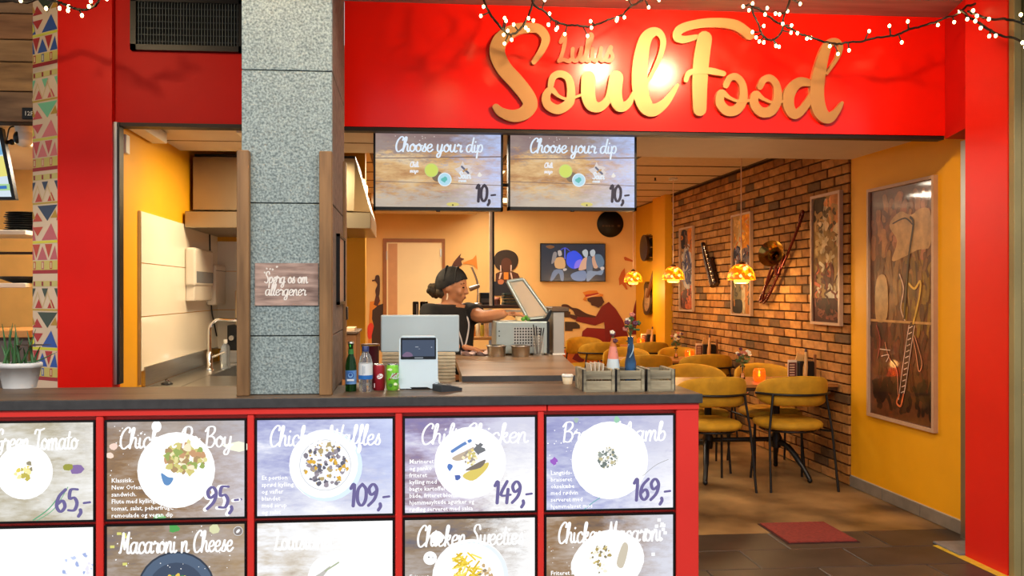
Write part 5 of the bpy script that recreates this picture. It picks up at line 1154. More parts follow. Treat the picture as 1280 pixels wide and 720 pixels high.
def flecks(P, W_, H_, n, y0, y1, cols, seed, w=.014, l=.07, x0=.1, x1=.9):
    rnd = random.Random(seed)
    for k in range(n):
        x, y, dy = rnd.uniform(x0, x1), rnd.uniform(y0, y1), rnd.uniform(.4, 1)*l; q = [(x, y-dy/2), (x+rnd.uniform(-.12, .12), y), (x+rnd.uniform(-.12, .12), y+dy/2)]
        P.stroke([(min(max(a, .12), .88)*W_, min(max(b_, .05), .95)*H_) for a, b_ in q], rnd.uniform(.4, 1)*w, rnd.choice(cols))
    P.up()
def dr1(P, W_, H_):
    base(P, W_, H_, (150, 110, 70)); S(P, W_, H_, (216, 120, 40), (.55, .95), (.9, .97), (.9, .6), (.6, .62)); S(P, W_, H_, (36, 32, 40), (.1, .96), (.5, .95), (.45, .78), (.1, .76))
    S(P, W_, H_, (190, 180, 170), (.2, .6), (.4, .78), (.7, .78), (.85, .6), (.8, .3), (.3, .3)); S(P, W_, H_, (86, 86, 120), (.35, .66), (.6, .72), (.8, .55), (.75, .35), (.4, .35)); S(P, W_, H_, (110, 76, 56), (.4, .9), (.55, .88), (.55, .76), (.4, .76)); S(P, W_, H_, (96, 36, 26), (.1, .22), (.5, .26), (.9, .2), (.9, .04), (.1, .04)); S(P, W_, H_, (206, 90, 40), (.5, .16), (.85, .14), (.85, .04), (.4, .04))
    flecks(P, W_, H_, 30, .3, .72, [(60, 60, 90), (140, 136, 150), (96, 80, 70), (190, 170, 150)], 1); flecks(P, W_, H_, 20, .06, .3, [(120, 40, 26), (80, 26, 20), (190, 90, 50)], 2); flecks(P, W_, H_, 16, .72, .93, [(40, 30, 30), (190, 110, 46), (120, 80, 56)], 3)
def dr2(P, W_, H_):
    base(P, W_, H_, (176, 130, 70)); S(P, W_, H_, (238, 146, 24), (.45, .97), (.95, .98), (.92, .70), (.55, .64), (.5, .8)); S(P, W_, H_, (226, 190, 130), (.1, .66), (.3, .78), (.35, .94), (.45, .92), (.45, .74), (.25, .62)); S(P, W_, H_, (44, 44, 60), (.08, .66), (.4, .66), (.45, .5), (.1, .46)); S(P, W_, H_, (120, 96, 90), (.5, .64), (.9, .64), (.9, .46), (.5, .46))
    for k in range(14): P.blob(W_*R.uniform(.5, .9), H_*R.uniform(.48, .63), .012, R.choice([(230, 220, 206), (44, 40, 60), (150, 60, 40)]), R)
    P.up(); S(P, W_, H_, (126, 110, 70), (.08, .44), (.5, .44), (.45, .14), (.1, .14)); S(P, W_, H_, (232, 206, 150), (.5, .4), (.68, .4), (.66, .06), (.52, .06)); S(P, W_, H_, (226, 140, 60), (.7, .4), (.95, .42), (.95, .04), (.7, .04)); S(P, W_, H_, (40, 28, 24), (.06, .14), (.5, .15), (.5, .03), (.06, .03))
    flecks(P, W_, H_, 22, .68, .94, [(226, 130, 20), (240, 170, 60), (196, 150, 90), (200, 100, 20)], 4); flecks(P, W_, H_, 30, .45, .66, [(40, 40, 60), (120, 70, 50), (206, 190, 170), (90, 84, 100)], 5); flecks(P, W_, H_, 22, .08, .42, [(110, 90, 56), (206, 176, 120), (190, 120, 56), (70, 56, 36)], 6)
def dr3(P, W_, H_):
    base(P, W_, H_, (150, 116, 66)); S(P, W_, H_, (84, 66, 44), (.08, .97), (.5, .97), (.5, .80), (.08, .78)); S(P, W_, H_, (228, 150, 90), (.6, .97), (.95, .97), (.93, .68), (.75, .6), (.62, .75)); S(P, W_, H_, (206, 180, 140), (.42, .92), (.55, .9), (.5, .78), (.4, .7), (.5, .6), (.38, .55), (.36, .72))
    S(P, W_, H_, (110, 50, 30), (.4, .44), (.6, .5), (.75, .42), (.7, .26), (.5, .24)); S(P, W_, H_, (200, 100, 60), (.5, .48), (.62, .52), (.66, .38), (.55, .36)); S(P, W_, H_, (226, 214, 190), (.5, .24), (.75, .26), (.95, .23), (.9, .19), (.5, .19)); P.rect(.018, .018, W_-.018, H_*.205, (62, 20, 14)); P.up(); S(P, W_, H_, (206, 186, 150), (.85, .38), (.95, .4), (.95, .24), (.85, .25)); P.stroke([(W_*.55, H_*.2), (W_*.65, H_*.12), (W_*.8, H_*.05)], .006, (110, 50, 36))
    flecks(P, W_, H_, 26, .7, .95, [(96, 76, 50), (220, 140, 84), (170, 130, 80), (206, 176, 136)], 7, .022); flecks(P, W_, H_, 30, .42, .7, [(140, 106, 60), (170, 140, 90), (196, 170, 130), (120, 84, 46)], 8, .022); flecks(P, W_, H_, 26, .22, .46, [(110, 46, 30), (190, 96, 60), (80, 40, 26), (206, 190, 160)], 9, .014); flecks(P, W_, H_, 18, .05, .19, [(70, 26, 18), (110, 56, 40), (44, 14, 10)], 10, .014)
poster(851.5, 868.5, 286, 282, 389, 389, XR-.02, 'narrow framed poster of a musician, farthest along the brick wall', dr1)
poster(917, 941.5, 269, 264.5, 393, 396, XR-.02, 'framed poster with orange top behind the nearest pendant lamp', dr2)
poster(1017, 1054, 246, 237.5, 405, 407.5, XR-.02, 'framed poster with pale dancing figure, nearest on the brick wall', dr3, .022)
def dr4(P, W_, H_):
    rnd = random.Random(11); base(P, W_, H_, (92, 48, 26))
    def streak(n, x0, x1, y0, y1, cols, w, l):
        for k in range(n):
            x, y = rnd.uniform(x0, x1), rnd.uniform(y0, y1); dy = rnd.uniform(.3, 1)*l; P.layer = 2+k % 6
            q = [(x, y-dy/2), (x+rnd.uniform(-.03, .03), y), (x+rnd.uniform(-.05, .05), y+dy/2)]
            P.stroke([(min(max(a, .06), .94)*W_, min(max(b_, .05), .95)*H_) for a, b_ in q], rnd.uniform(.4, 1)*w, rnd.choice(cols))
    streak(60, .08, .92, .72, .93, [(140, 84, 44), (118, 66, 36), (160, 104, 58), (104, 58, 34), (150, 90, 60)], .030, .10)
    streak(60, .08, .92, .44, .72, [(84, 44, 24), (112, 70, 36), (66, 32, 20), (130, 86, 40)], .026, .14)
    streak(30, .55, .92, .42, .66, [(110, 78, 14), (128, 92, 20), (92, 62, 14)], .024, .14)
    streak(60, .06, .94, .18, .41, [(60, 16, 12), (74, 20, 14), (50, 12, 10), (88, 28, 18)], .03, .12)
    streak(40, .06, .94, .06, .17, [(34, 14, 12), (46, 22, 14), (60, 34, 20), (24, 10, 10)], .026, .08)
    P.layer = 9; S(P, W_, H_, (196, 150, 96), (.34, .83), (.5, .88), (.66, .86), (.8, .88), (.93, .86), (.93, .73), (.75, .715), (.55, .69), (.38, .68), (.46, .76))
    streak(16, .4, .9, .74, .85, [(176, 124, 74), (206, 156, 100), (160, 106, 62)], .012, .08); P.layer = 16
    S(P, W_, H_, (186, 140, 86), (.14, .60), (.3, .605), (.31, .44), (.13, .43)); P.rect(.03, H_*.418, W_-.03, H_*.428, (176, 130, 76)); P.up()
    P.stroke([(W_*.66, H_*.85), (W_*.70, H_*.82), (W_*.64, H_*.70), (W_*.60, H_*.58), (W_*.57, H_*.44)], .009, (30, 14, 10)); P.stroke([(W_*.40, H_*.835), (W_*.58, H_*.85), (W_*.69, H_*.82)], .005, (40, 20, 14)); P.stroke([(W_*.5, H_*.62), (W_*.56, H_*.56), (W_*.52, H_*.48), (W_*.58, H_*.43)], .005, (206, 170, 150)); P.up()
    P.stroke([(W_*.64, H_*.58), (W_*.72, H_*.56), (W_*.80, H_*.59), (W_*.78, H_*.52), (W_*.70, H_*.42)], .008, (206, 160, 60)); P.stroke([(W_*.68, H_*.41), (W_*.62, H_*.30), (W_*.57, H_*.20), (W_*.53, H_*.12)], .024, (54, 18, 16)); P.up()
    P.stroke([(W_*.72, H_*.41), (W_*.66, H_*.30), (W_*.61, H_*.20), (W_*.57, H_*.13)], .0035, (216, 180, 166)); P.stroke([(W_*.64, H_*.41), (W_*.58, H_*.30), (W_*.53, H_*.20), (W_*.49, H_*.10)], .0035, (216, 180, 166))
    for k in range(12): t = k/11; P.stroke([(W_*(.645-.12*t), H_*(.40-.27*t)), (W_*(.69-.12*t), H_*(.408-.27*t))], .003, (226, 200, 186))
    P.up(); P.stroke([(W_*.50, H_*.12), (W_*.46, H_*.085), (W_*.52, H_*.075), (W_*.56, H_*.125)], .007, (216, 110, 64)); P.stroke([(W_*.72, H_*.37), (W_*.82, H_*.27), (W_*.78, H_*.23), (W_*.74, H_*.30), (W_*.70, H_*.36)], .004, (206, 130, 96)); P.stroke([(W_*.28, H_*.33), (W_*.34, H_*.27), (W_*.46, H_*.22), (W_*.48, H_*.12)], .005, (186, 110, 84)); P.stroke([(W_*.2, H_*.30), (W_*.36, H_*.30)], .003, (230, 206, 190)); P.stroke([(W_*.22, H_*.27), (W_*.34, H_*.28), (W_*.3, H_*.25)], .003, (220, 190, 180)); P.stroke([(W_*.14, H_*.40), (W_*.2, H_*.34), (W_*.16, H_*.26)], .004, (150, 50, 56))
poster(1088, 1172.5, 237, 219, 519, 541.5, XR, 'large framed saxophone poster on the yellow wall by the entrance', dr4, .022, glass=True)
# ---- instruments hung on the walls
GOLD = mat('lacquered_brass', (160, 124, 62), .18, metal=1, var=.12, scale=10)
DBR = mat('dark_red_brass', (92, 34, 26), .22, metal=.7, var=.2, scale=12)
X = XR-.06
e = empty('trombone', PX(975, 330, X), 0, 'brass trombone hung diagonally on the brick wall', 'trombone')
u1, l1 = PX(1001, 266, X), PX(962, 352, X); u0, l0 = PX(993, 285, X-.02), PX(953, 376, X-.02)
tpart('slide', MB().tube(catmull([PX(999, 284, X), u1, PX(1003, 270, X-.02), PX(985, 316, X-.02), PX(966, 358, X-.02), l0, PX(951, 372, X), PX(972, 330, X)], 6), .012, 8), DBR, e)
tpart('tube', MB().tube(catmull([PX(980, 318, X-.03), PX(972, 345, X-.03), PX(960, 372, X-.03), PX(954, 378, X-.02), PX(955, 365, X-.04), PX(963, 338, X-.05), PX(968, 325, X-.07)], 6), .011, 8), DBR, e)
c = PX(966, 318, X-.1); ax = Vector((-.75, -.62, .2)).normalized(); M = Matrix.Translation(c) @ ax.to_track_quat('Z', 'Y').to_matrix().to_4x4()
tpart('bell', MB().lathe([(.115, .035), (.112, .032), (.085, .01), (.05, -.02), (.026, -.07), (.018, -.14), (.014, -.14), (.02, -.07), (.045, -.016), (.08, .014), (.115, .036)], n=28, caps=False, M=M), GOLD, e)
for t in (.3, .5, .7): p_ = PX(985, 316, X-.02).lerp(l0, t); tpart('brace', MB().cyl(p_, p_+Vector((0, -.06, .01)), .008, n=8), CHROME, e)
tpart('valve', MB().lathe([(.026, -.03), (.026, .03)], PX(972, 340, X-.03), 12), DBR, e)
X = XR-.05
e = empty('bassoon', PX(887, 330, X), 0, 'dark wooden bassoon with silver keys on the brick wall', 'bassoon')
DKW = mat('black_brown_wood', (46, 26, 20), .25, var=.25, scale=14)
tpart('body', MB().tube([PX(878.5, 304, X), PX(883, 325, X), PX(892, 357, X)], [.024, .032, .04], 10), DKW, e); tpart('second_joint', MB().tube([PX(889, 323, X+.01), PX(896, 356, X+.01)], [.04, .042], 10), DKW, e)
for k in range(9): q = PX(880.5+k*1.4, 308+k*5.2, X-.035); tpart('key', MB().ball(q, (.016, .014, .012), 8, 6), CHROME, e)
tpart('key_rod', MB().cyl(PX(880, 308, X-.036), PX(891, 352, X-.036), .006, n=6), CHROME, e)
# snare drum
q = PX(810, 310, XR-.1); rr = (PX(810, 294, XR-.1).z-PX(810, 327, XR-.1).z)/2
e = empty('snare_drum', (XR, q.y, q.z), 0, 'black snare drum mounted on the yellow wall', 'drum'); M = Matrix.Rotation(-math.pi/2, 4, 'Y')
MB().lathe([(rr*.96, .02), (rr*.96, .15)], n=28, M=M).build('shell', mat('drum_black', (20, 18, 20), .25, var=.2), e)
for z in (.02, .15): MB().lathe([(rr, z-.012), (rr, z+.012)], n=28, M=M).build('hoop', mat('drum_hoop', (70, 50, 36), .3, metal=.5, var=.1), e)
MB().lathe([(0, .158), (rr*.95, .158)], n=28, M=M).build('drumhead', mat('drum_skin', (206, 170, 120), .5, var=.06), e)
for k in range(8): a = k*math.pi/4; MB().cbox(-.012+0, .012, -.006, .006, .05, .12, .003, 1, M=M @ Matrix.Translation((rr*.99*math.cos(a), rr*.99*math.sin(a), 0)) @ Matrix.Rotation(a, 4, 'Z')).build('lug', CHROME, e)
# drumstick-like clarinet
a, b = PX(823, 291, XR-.02), PX(823.5, 314, XR-.02)
e = empty('flute', a.lerp(b, .5), 0, 'slim dark flute hung upright beside the snare drum', 'flute'); tpart('tube', MB().tube([a, a.lerp(b, .6), b], [.008, .014, .02], 8), DKW, e); tpart('mouthpiece', MB().ball(a, .012, 8, 6), CHROME, e)
# electric guitar flat on the wall
e = empty('electric_guitar', PX(815, 370, XR-.03), 0, 'black and cream electric guitar on the yellow wall', 'guitar')
def gl(pts): return [(-(PX(px, py, XR).y), PX(px, py, XR).z) for px, py in pts]
M = Matrix(((0,0,-1,XR-.01),(-1,0,0,0),(0,1,0,0),(0,0,0,1)))
body = gl([(812, 352), (809.5, 358), (810, 368), (808, 380), (809.5, 391), (813, 394), (817, 390), (819, 380), (821.5, 372), (820, 366), (818, 362), (819, 352), (815.5, 356)])
bs_ = [(v.x, v.y) for v in catmull([(a_, b_, 0) for a_, b_ in body], 3, True)]
tpart('body', MB().prism(bs_, M, 0, .045), mat('guitar_black', (30, 22, 20), .2, var=.2), e)
pg = [(v.x, v.y) for v in catmull([(a_, b_, 0) for a_, b_ in gl([(812.5, 360), (811, 372), (811, 386), (814, 389), (817, 380), (817, 366)])], 3, True)]
tpart('pickguard', MB().prism(pg, M, .045, .05), mat('guitar_cream', (170, 130, 90), .3, var=.15), e)
tpart('neck', MB().prism(gl([(814, 372), (816.5, 372), (824.5, 343), (822.5, 342)]), M, .05, .075), mat('neck_wood', (120, 70, 36), .4, var=.15), e)
tpart('headstock', MB().prism(gl([(822, 343), (825, 344), (826.3, 334), (825, 333.5), (823.5, 337)]), M, .045, .07), mat('guitar_black', (30, 22, 20)), e)
for k in range(3): q = gl([(813.6+k*.2, 386-k*6)])[0]; tpart('pickup', MB().prism([(q[0]-.03, q[1]-.012), (q[0]+.03, q[1]-.008), (q[0]+.03, q[1]+.012), (q[0]-.03, q[1]+.008)], M, .05, .056), CHROME, e)
# ---- doormat and floor tape
a, b, c_, d_ = PZ(955, 655, .004), PZ(1034, 653, .004), PZ(1067, 677, .004), PZ(980, 678.5, .004)
e = empty('doormat', ((a.x+c_.x)/2, (a.y+c_.y)/2, 0), 0, 'dark red doormat at the entrance threshold', 'mat')
xa, xb, ya, yb = (a.x+d_.x)/2, (b.x+c_.x)/2, (c_.y+d_.y)/2, (a.y+b.y)/2
tpart('pile', cb(xa, xb, ya, yb, .0015, .012, .003, 1), mat('mat_red', (124, 44, 36), .9, var=.2, scale=60, bump=.4), e); tpart('edging', bx(xa-.012, xb+.012, ya-.012, yb+.012, .0005, .0035), mat('mat_edge', (60, 26, 24), .8, var=.1), e)
a, b = PZ(1172, 682, 0), PZ(1244, 718, 0)
tag(MB().prism([(a.x-.03, a.y), (a.x+.035, a.y+.01), (b.x+.06, b.y-.3), (b.x+.0, b.y-.3)], frame_up((0, 0, 0)), .0005, .002).build('floor_tape', mat('yellow_tape', (206, 172, 50), .5, var=.12, scale=30)), 'strip of worn yellow tape on the floor by the red pillar', 'tape')
# ================================================================ BACK WALL: MURAL, SCREEN, DOOR
YM = YB-.0135
MUR = attr_mat('mural_paint', .6)
def mural(name, lab, conv, shapes, cat='mural'):
    q = conv(*shapes[0][1][0]); e = None
    P = Print(frame_front((0, YM, 0)))
    for rgb, pts, sm in shapes:
        pp = [(PY(*conv(x, y), YM).x, PY(*conv(x, y), YM).z) for x, y in pts]
        (P.smooth if sm else P.poly)(pp, rgb); P.up(2)
    o = P.build(name, MUR); tag(o, lab, cat, 'painted figures on the back wall'); return o
BRN, DBN, RD, OR = (74, 34, 22), (58, 40, 26), (138, 16, 14), (222, 134, 40)
k1 = lambda x, y: (690+x/6.54, 350+y/6.54)
mural('pianist_mural', 'painted pianist in red suit and straw hat on the back wall', k1, [
 ((66, 46, 28), [(-10, 250), (150, 258), (150, 305), (-10, 300)], 0), ((60, 42, 26), [(105, 340), (195, 343), (228, 372), (228, 396), (170, 398), (168, 416), (105, 416)], 0),
 (BRN, [(78, 218), (85, 200), (125, 200), (165, 225), (215, 235), (285, 275), (370, 300), (345, 318), (205, 297), (170, 250), (120, 222)], 1),
 ((110, 12, 12), [(165, 645), (225, 540), (262, 470), (262, 660), (235, 680)], 0), (RD, [(240, 480), (248, 420), (285, 390), (440, 398), (452, 440), (445, 520), (340, 520)], 0),
 ((124, 14, 14), [(404, 218), (464, 178), (520, 235), (580, 330), (615, 430), (632, 520), (440, 520), (426, 345), (352, 372), (196, 336), (194, 300), (352, 308)], 0),
 (BRN, [(135, 282), (200, 292), (198, 324), (150, 308)], 1), (BRN, [(288, 150), (330, 130), (400, 122), (428, 180), (402, 214), (378, 226), (348, 212), (322, 206), (318, 188), (292, 172)], 0),
 (OR, [(250, 100), (300, 87), (365, 86), (382, 108), (420, 118), (416, 134), (300, 140), (268, 172), (252, 160), (270, 132)], 0), ((178, 36, 24), [(270, 122), (372, 104), (384, 114), (290, 142), (274, 138)], 0), ((238, 190, 130), [(276, 140), (384, 114), (388, 120), (290, 148)], 0)])
k2 = lambda x, y: (600+x/6, 280+y/6)
mural('singer_mural', 'painted woman with large dark afro on the back wall', k2, [
 ((50, 34, 22), [(195, 193), (262, 215), (288, 270), (262, 335), (195, 358), (128, 335), (102, 270), (128, 215)], 1), ((84, 44, 26), [(118, 372), (165, 350), (230, 350), (285, 372), (305, 420), (270, 470), (115, 470)], 0), ((92, 48, 28), [(160, 285), (180, 258), (215, 258), (236, 285), (232, 330), (197, 362), (164, 330)], 1),
 ((26, 28, 40), [(104, 430), (200, 440), (240, 460), (240, 538), (104, 538)], 0), (OR, [(178, 362), (213, 362), (213, 416), (178, 416)], 0), ((236, 206, 190), [(150, 310), (158, 310), (160, 358), (152, 358)], 0), ((236, 206, 190), [(228, 308), (238, 308), (236, 355), (228, 355)], 0), ((196, 120, 80), [(135, 425), (155, 415), (178, 425), (170, 450), (140, 450)], 1), ((230, 200, 180), [(150, 365), (166, 365), (150, 412), (140, 412)], 0), ((230, 200, 180), [(224, 362), (236, 366), (246, 412), (236, 414)], 0)])
k3 = lambda x, y: (460+x/6, 280+y/6)
mural('trumpet_mural', 'painted hand holding an orange horn above the worker', k3, [
 (OR, [(712, 290), (745, 276), (785, 262), (812, 230), (822, 345), (790, 308), (745, 298), (712, 300)], 0), ((86, 42, 26), [(626, 330), (640, 290), (665, 258), (698, 222), (692, 250), (722, 262), (700, 278), (704, 310), (660, 325)], 1), ((236, 150, 60), [(630, 330), (670, 318), (690, 332), (650, 350)], 1)])
k4 = lambda x, y: (440+x/4.24, 330+y/4.24)
mural('bass_mural', 'painted double bass beside the back door', k4, [
 (OR, [(95, 200), (150, 190), (150, 420), (85, 420)], 0), ((226, 60, 40), [(84, 330), (105, 312), (118, 345), (112, 385), (86, 395)], 1), ((60, 38, 24), [(165, 210), (140, 218), (108, 245), (106, 290), (116, 330), (104, 380), (106, 450), (165, 460)], 0),
 ((92, 44, 26), [(115, 215), (128, 160), (140, 150), (148, 195), (135, 225)], 0), ((70, 38, 24), [(126, 62), (142, 60), (148, 85), (146, 160), (132, 180), (124, 140), (134, 110), (122, 90), (108, 92), (108, 84), (120, 82)], 1)])
k5 = lambda x, y: (780+x/5.54, 270+y/5.54)
mural('dancer_mural', 'painted woman in long dark red dress in the far corner', k5, [
 ((122, 12, 14), [(98, 528), (140, 525), (152, 600), (156, 820), (34, 820), (52, 720), (72, 620)], 0), (BRN, [(92, 470), (110, 440), (120, 400), (112, 378), (146, 375), (148, 440), (140, 490), (120, 505), (100, 495)], 0)])
mural('waving_hand_mural', 'painted orange hand beside the dancer on the back wall', lambda x, y: (600+x/6, 280+y/6), [
 ((206, 104, 40), [(1045, 460), (1040, 410), (1060, 360), (1085, 330), (1090, 380), (1140, 470), (1130, 476), (1090, 440), (1108, 490), (1096, 492), (1065, 450)], 0), ((196, 92, 36), [(1078, 250), (1090, 246), (1150, 275), (1150, 285), (1085, 272)], 0)])
# wall screen with a stage picture
a, b = PY(675.5, 352, YB-.06), PY(757, 304.5, YB-.06); Y = YB-.06
e = empty('television', ((a.x+b.x)/2, Y, a.z), 0, 'flat television showing musicians on stage on the back wall', 'television')
tpart('bezel', cb(a.x, b.x, Y, Y+.045, a.z, b.z, .004, 1), BLACK, e); tpart('wall_mount', bx(a.x+.25, b.x-.25, Y+.046, YB, a.z+.12, b.z-.12), BMETAL, e)
P = Print(Matrix(((1,0,0,a.x),(0,0,-1,Y),(0,1,0,a.z),(0,0,0,1)))); W_, H_ = b.x-a.x, b.z-a.z
tv = lambda pts: [((x-140)/735*W_, (555-y)/425*H_) for x, y in pts]
P.rect(.012, .012, W_-.012, H_-.012, (34, 48, 62)); P.up(); P.smooth(tv([(200, 165), (250, 150), (300, 168), (250, 190)]), (130, 84, 50)); P.smooth(tv([(430, 330), (440, 250), (480, 220), (540, 215), (610, 280), (600, 340), (545, 405), (500, 410), (450, 380)]), (46, 84, 236)); P.up(); P.smooth(tv([(540, 330), (600, 310), (580, 390), (520, 405)]), (140, 120, 240)); P.stroke(tv([(415, 180), (415, 300)]), .008, (90, 110, 240)); P.stroke(tv([(370, 200), (420, 180), (470, 215)]), .006, (60, 80, 210)); P.up()
for c_, pts in (((112, 128, 152), [(290, 430), (390, 430), (400, 540), (370, 540), (345, 460), (280, 540), (250, 540)]), ((226, 168, 110), [(305, 300), (400, 290), (415, 400), (310, 400)]), ((196, 180, 170), [(335, 215), (370, 210), (380, 260), (345, 270)]), ((150, 140, 136), [(285, 235), (315, 225), (325, 260), (300, 330), (265, 360), (268, 310)]), ((120, 138, 170), [(480, 480), (560, 440), (650, 440), (640, 540), (520, 540)]), ((226, 170, 140), [(580, 380), (620, 300), (670, 290), (670, 400), (575, 430)]), ((190, 196, 200), [(610, 220), (650, 195), (675, 225), (665, 285), (630, 270)]), ((96, 112, 132), [(665, 290), (715, 285), (725, 440), (660, 450)]), ((190, 196, 200), [(698, 220), (735, 195), (758, 225), (745, 270), (710, 270)]), ((214, 160, 130), [(720, 290), (770, 270), (790, 390), (740, 400)]), ((96, 120, 140), [(750, 265), (820, 255), (858, 330), (840, 390), (790, 395)]), ((130, 146, 166), [(670, 440), (780, 440), (850, 420), (830, 480), (760, 480), (690, 545), (660, 545)]), ((206, 190, 180), [(815, 395), (855, 390), (855, 420), (825, 425)]), ((206, 190, 180), [(395, 410), (435, 410), (430, 430), (400, 435)])):
    P.smooth(tv(pts), c_, 3); P.up()
adopt(P.build('picture', attr_mat('tv_ink', .2, emit=.85)), e)
# round black sign
q = PY(762.5, 280, YB); r = 17*q.y/1000
e = empty('round_sign', (q.x, YB, q.z), 0, 'round black sign with faint lettering high on the back wall', 'sign'); M = Matrix.Rotation(math.pi/2, 4, 'X')
MB().lathe([(0, .001), (r*.98, .001), (r, .008), (r, .02), (0, .02)], n=36, M=M).build('disc', mat('sign_black', (16, 13, 12), .5, var=.15), e)
P = Print(frame_front((0, -.0201, 0))); [P.rect(-.12+k*.045, -.045, -.088+k*.045+(k % 2)*.006, -.015, (66, 48, 32)) for k in range(6) if k != 4]; P.build('lettering', attr_mat('label_ink', .4), e)
# door at the back
x0, x1 = PY(479, 0, YB).x, PY(556, 0, YB).x; zd = PY(520, 303, YB).z
do = bx(x0+.05, x1-.04, YB-.03, YB-.0005, 0, zd).build('door_1', mat('door_cream', (246, 222, 170), .45, var=.03, scale=3)); tag(do, kind='structure')
for nm, a_ in (('jamb', (x0, x0+.05)), ('jamb', (x1-.04, x1))): bx(a_[0], a_[1], YB-.05, YB-.0005, 0, zd+.05).build(nm, mat('door_jamb', (150, 92, 44), .5, var=.1), do)
bx(x0+.05, x1-.04, YB-.05, YB-.0005, zd, zd+.05).build('lintel', mat('door_jamb', (150, 92, 44)), do)
bx(x0+.07, x0+.20, YB-.034, YB-.030, .02, zd-.02).build('door_edge', mat('door_edge', (206, 150, 100), .5, var=.05), do)
for z in (.4, zd-.25): bx(x0+.045, x0+.06, YB-.06, YB-.05, z, z+.12).build('hinge', STEEL, do)
bx(x1-.07, x1-.05, YB-.045, YB-.03, 1.95, 2.06).build('door_closer', STEEL, do)
# ---- back work counter with shelf behind the worker
Yk = 7.5; xa, xb = PY(572, 0, Yk).x, PY(660, 0, Yk).x; zs2 = PY(620, 381, Yk).z
e = empty('back_shelf', ((xa+xb)/2, Yk, 0), 0, 'dark shelf unit on steel posts behind the worker', 'shelf')
tpart('shelf_board', cb(PY(596, 0, Yk).x, xb, Yk-.02, Yk+.3, zs2-.035, zs2, .003, 1), wood('shelf_dark', (66, 44, 30), (92, 64, 44), .5, 0, 3, 6), e)
for zz_ in (PY(600, 421, Yk).z, PY(600, 440, Yk).z): tpart('shelf_board', cb(xa, xb, Yk-.02, Yk+.4, zz_-.03, zz_, .003, 1), wood('shelf_tan', (190, 134, 66), (220, 166, 96), .5, 0, 3, 6), e)
tpart('shelf_lip', bx(PY(596, 0, Yk).x, xb, Yk-.024, Yk-.02, zs2-.07, zs2-.045), WHITE, e)
for px in (573, 614.5, 659): x = PY(px, 0, Yk).x; tpart('post', bx(x-.015, x+.015, Yk+.1, Yk+.13, 0, (zs2 if px != 614.5 else zs2-.04)), STEEL, e)
x = PY(615, 0, 7.2).x
e = empty('ceiling_post', (x, 7.2, zs2), 0, 'thin white and black post from ceiling to shelf behind the worker', 'post')
tpart('white_strip', bx(x-.022, x+.002, 7.19, 7.21, PY(615, 382, 7.2).z, ZC-.01), WHITE, e); tpart('black_strip', bx(x+.003, x+.02, 7.19, 7.21, PY(615, 382, 7.2).z, ZC-.01), BLACK, e)
x0, x1 = PY(597, 0, Yk).x, PY(612, 0, Yk).x
e = empty('card_box', ((x0+x1)/2+.03, Yk+.14, zs2), 0, 'small black box standing on the dark shelf', 'box'); MB().cbox(-.055, .055, -.05, .05, 0, .115, .006).build('box', BLACK, e); MB().box(-.045, .045, -.052, -.05, .02, .06).build('label', mat('box_label', (80, 76, 74), .5, var=.1), e)
for k in range(4):
    q = PY(641, 0, Yk); o = empty('storage_box', (q.x+.006*(k % 2), Yk+.12, zs2+k*.028), 0, ('lowest', 'second lowest', 'second highest', 'topmost')[k]+' of the dark green flat boxes stacked on the shelf', 'box', 'stacked dark boxes')
    MB().cbox(-.085, .085, -.08, .08, 0, .025, .004).build('tray', mat('dark_green_box', (34, 52, 44), .5, var=.25), o); MB().box(-.06, .06, -.083, -.08, .008, .016).build('label', mat('box_label', (80, 76, 74)), o)
q = PY(622, 0, Yk); e = empty('small_jar', (q.x, Yk+.05, zs2), 0, 'small dark jar with pink lid on the shelf', 'jar'); MB().lathe([(.03, 0), (.032, .04), (.026, .05)], n=14).build('jar', mat('jar_brown', (84, 40, 34), .3, var=.1), e); MB().lathe([(.032, .051), (.032, .07), (0, .07)], n=14).build('lid', mat('jar_pink', (196, 130, 110), .4, var=.1), e)
z_ = PY(600, 421, Yk).z; JC = [(232, 196, 110), (206, 130, 50), (240, 226, 190), (190, 170, 60), (226, 190, 150)]
for k, px in enumerate((587, 592.5, 598, 603.5, 609)):
    q = PY(px, 0, Yk); e = empty('food_jar', (q.x, Yk+.06, z_), 0, ('pale yellow', 'amber', 'white', 'olive', 'peach')[k]+' jar in the row on the tan shelf behind the worker', 'jar', 'jars on the tan shelf')
    h = (.11, .09, .13, .10, .12)[k]; MB().lathe([(.018, 0), (.02, .01), (.019, h), (.012, h+.01)], n=12).build('jar', mat('jar_%d' % k, JC[k], .25, var=.12, scale=20), e); MB().lathe([(.014, h+.011), (.014, h+.026), (0, h+.027)], n=12).build('lid', (WHITE, BLACK)[k % 2], e)
# desk lamp on an arm
e = empty('arm_lamp', PY(597, 380, 7.56), 0, 'small jointed work lamp on the shelf behind the worker', 'lamp')
tpart('arm', MB().tube(catmull([PY(596.5, 380, 7.56), PY(597.5, 358, 7.56), PY(594, 345, 7.56), PY(589.5, 334, 7.56)], 4), .010, 8), STEEL, e); tpart('head', MB().tube([PY(599, 357, 7.56), PY(587, 361.5, 7.54)], [.018, .024], 12), STEEL, e); tpart('base', MB().lathe([(.045, -.002), (.045, .012), (.012, .02)], PY(597, 381.2, 7.56)+Vector((0, 0, .004)), 16), STEEL, e)
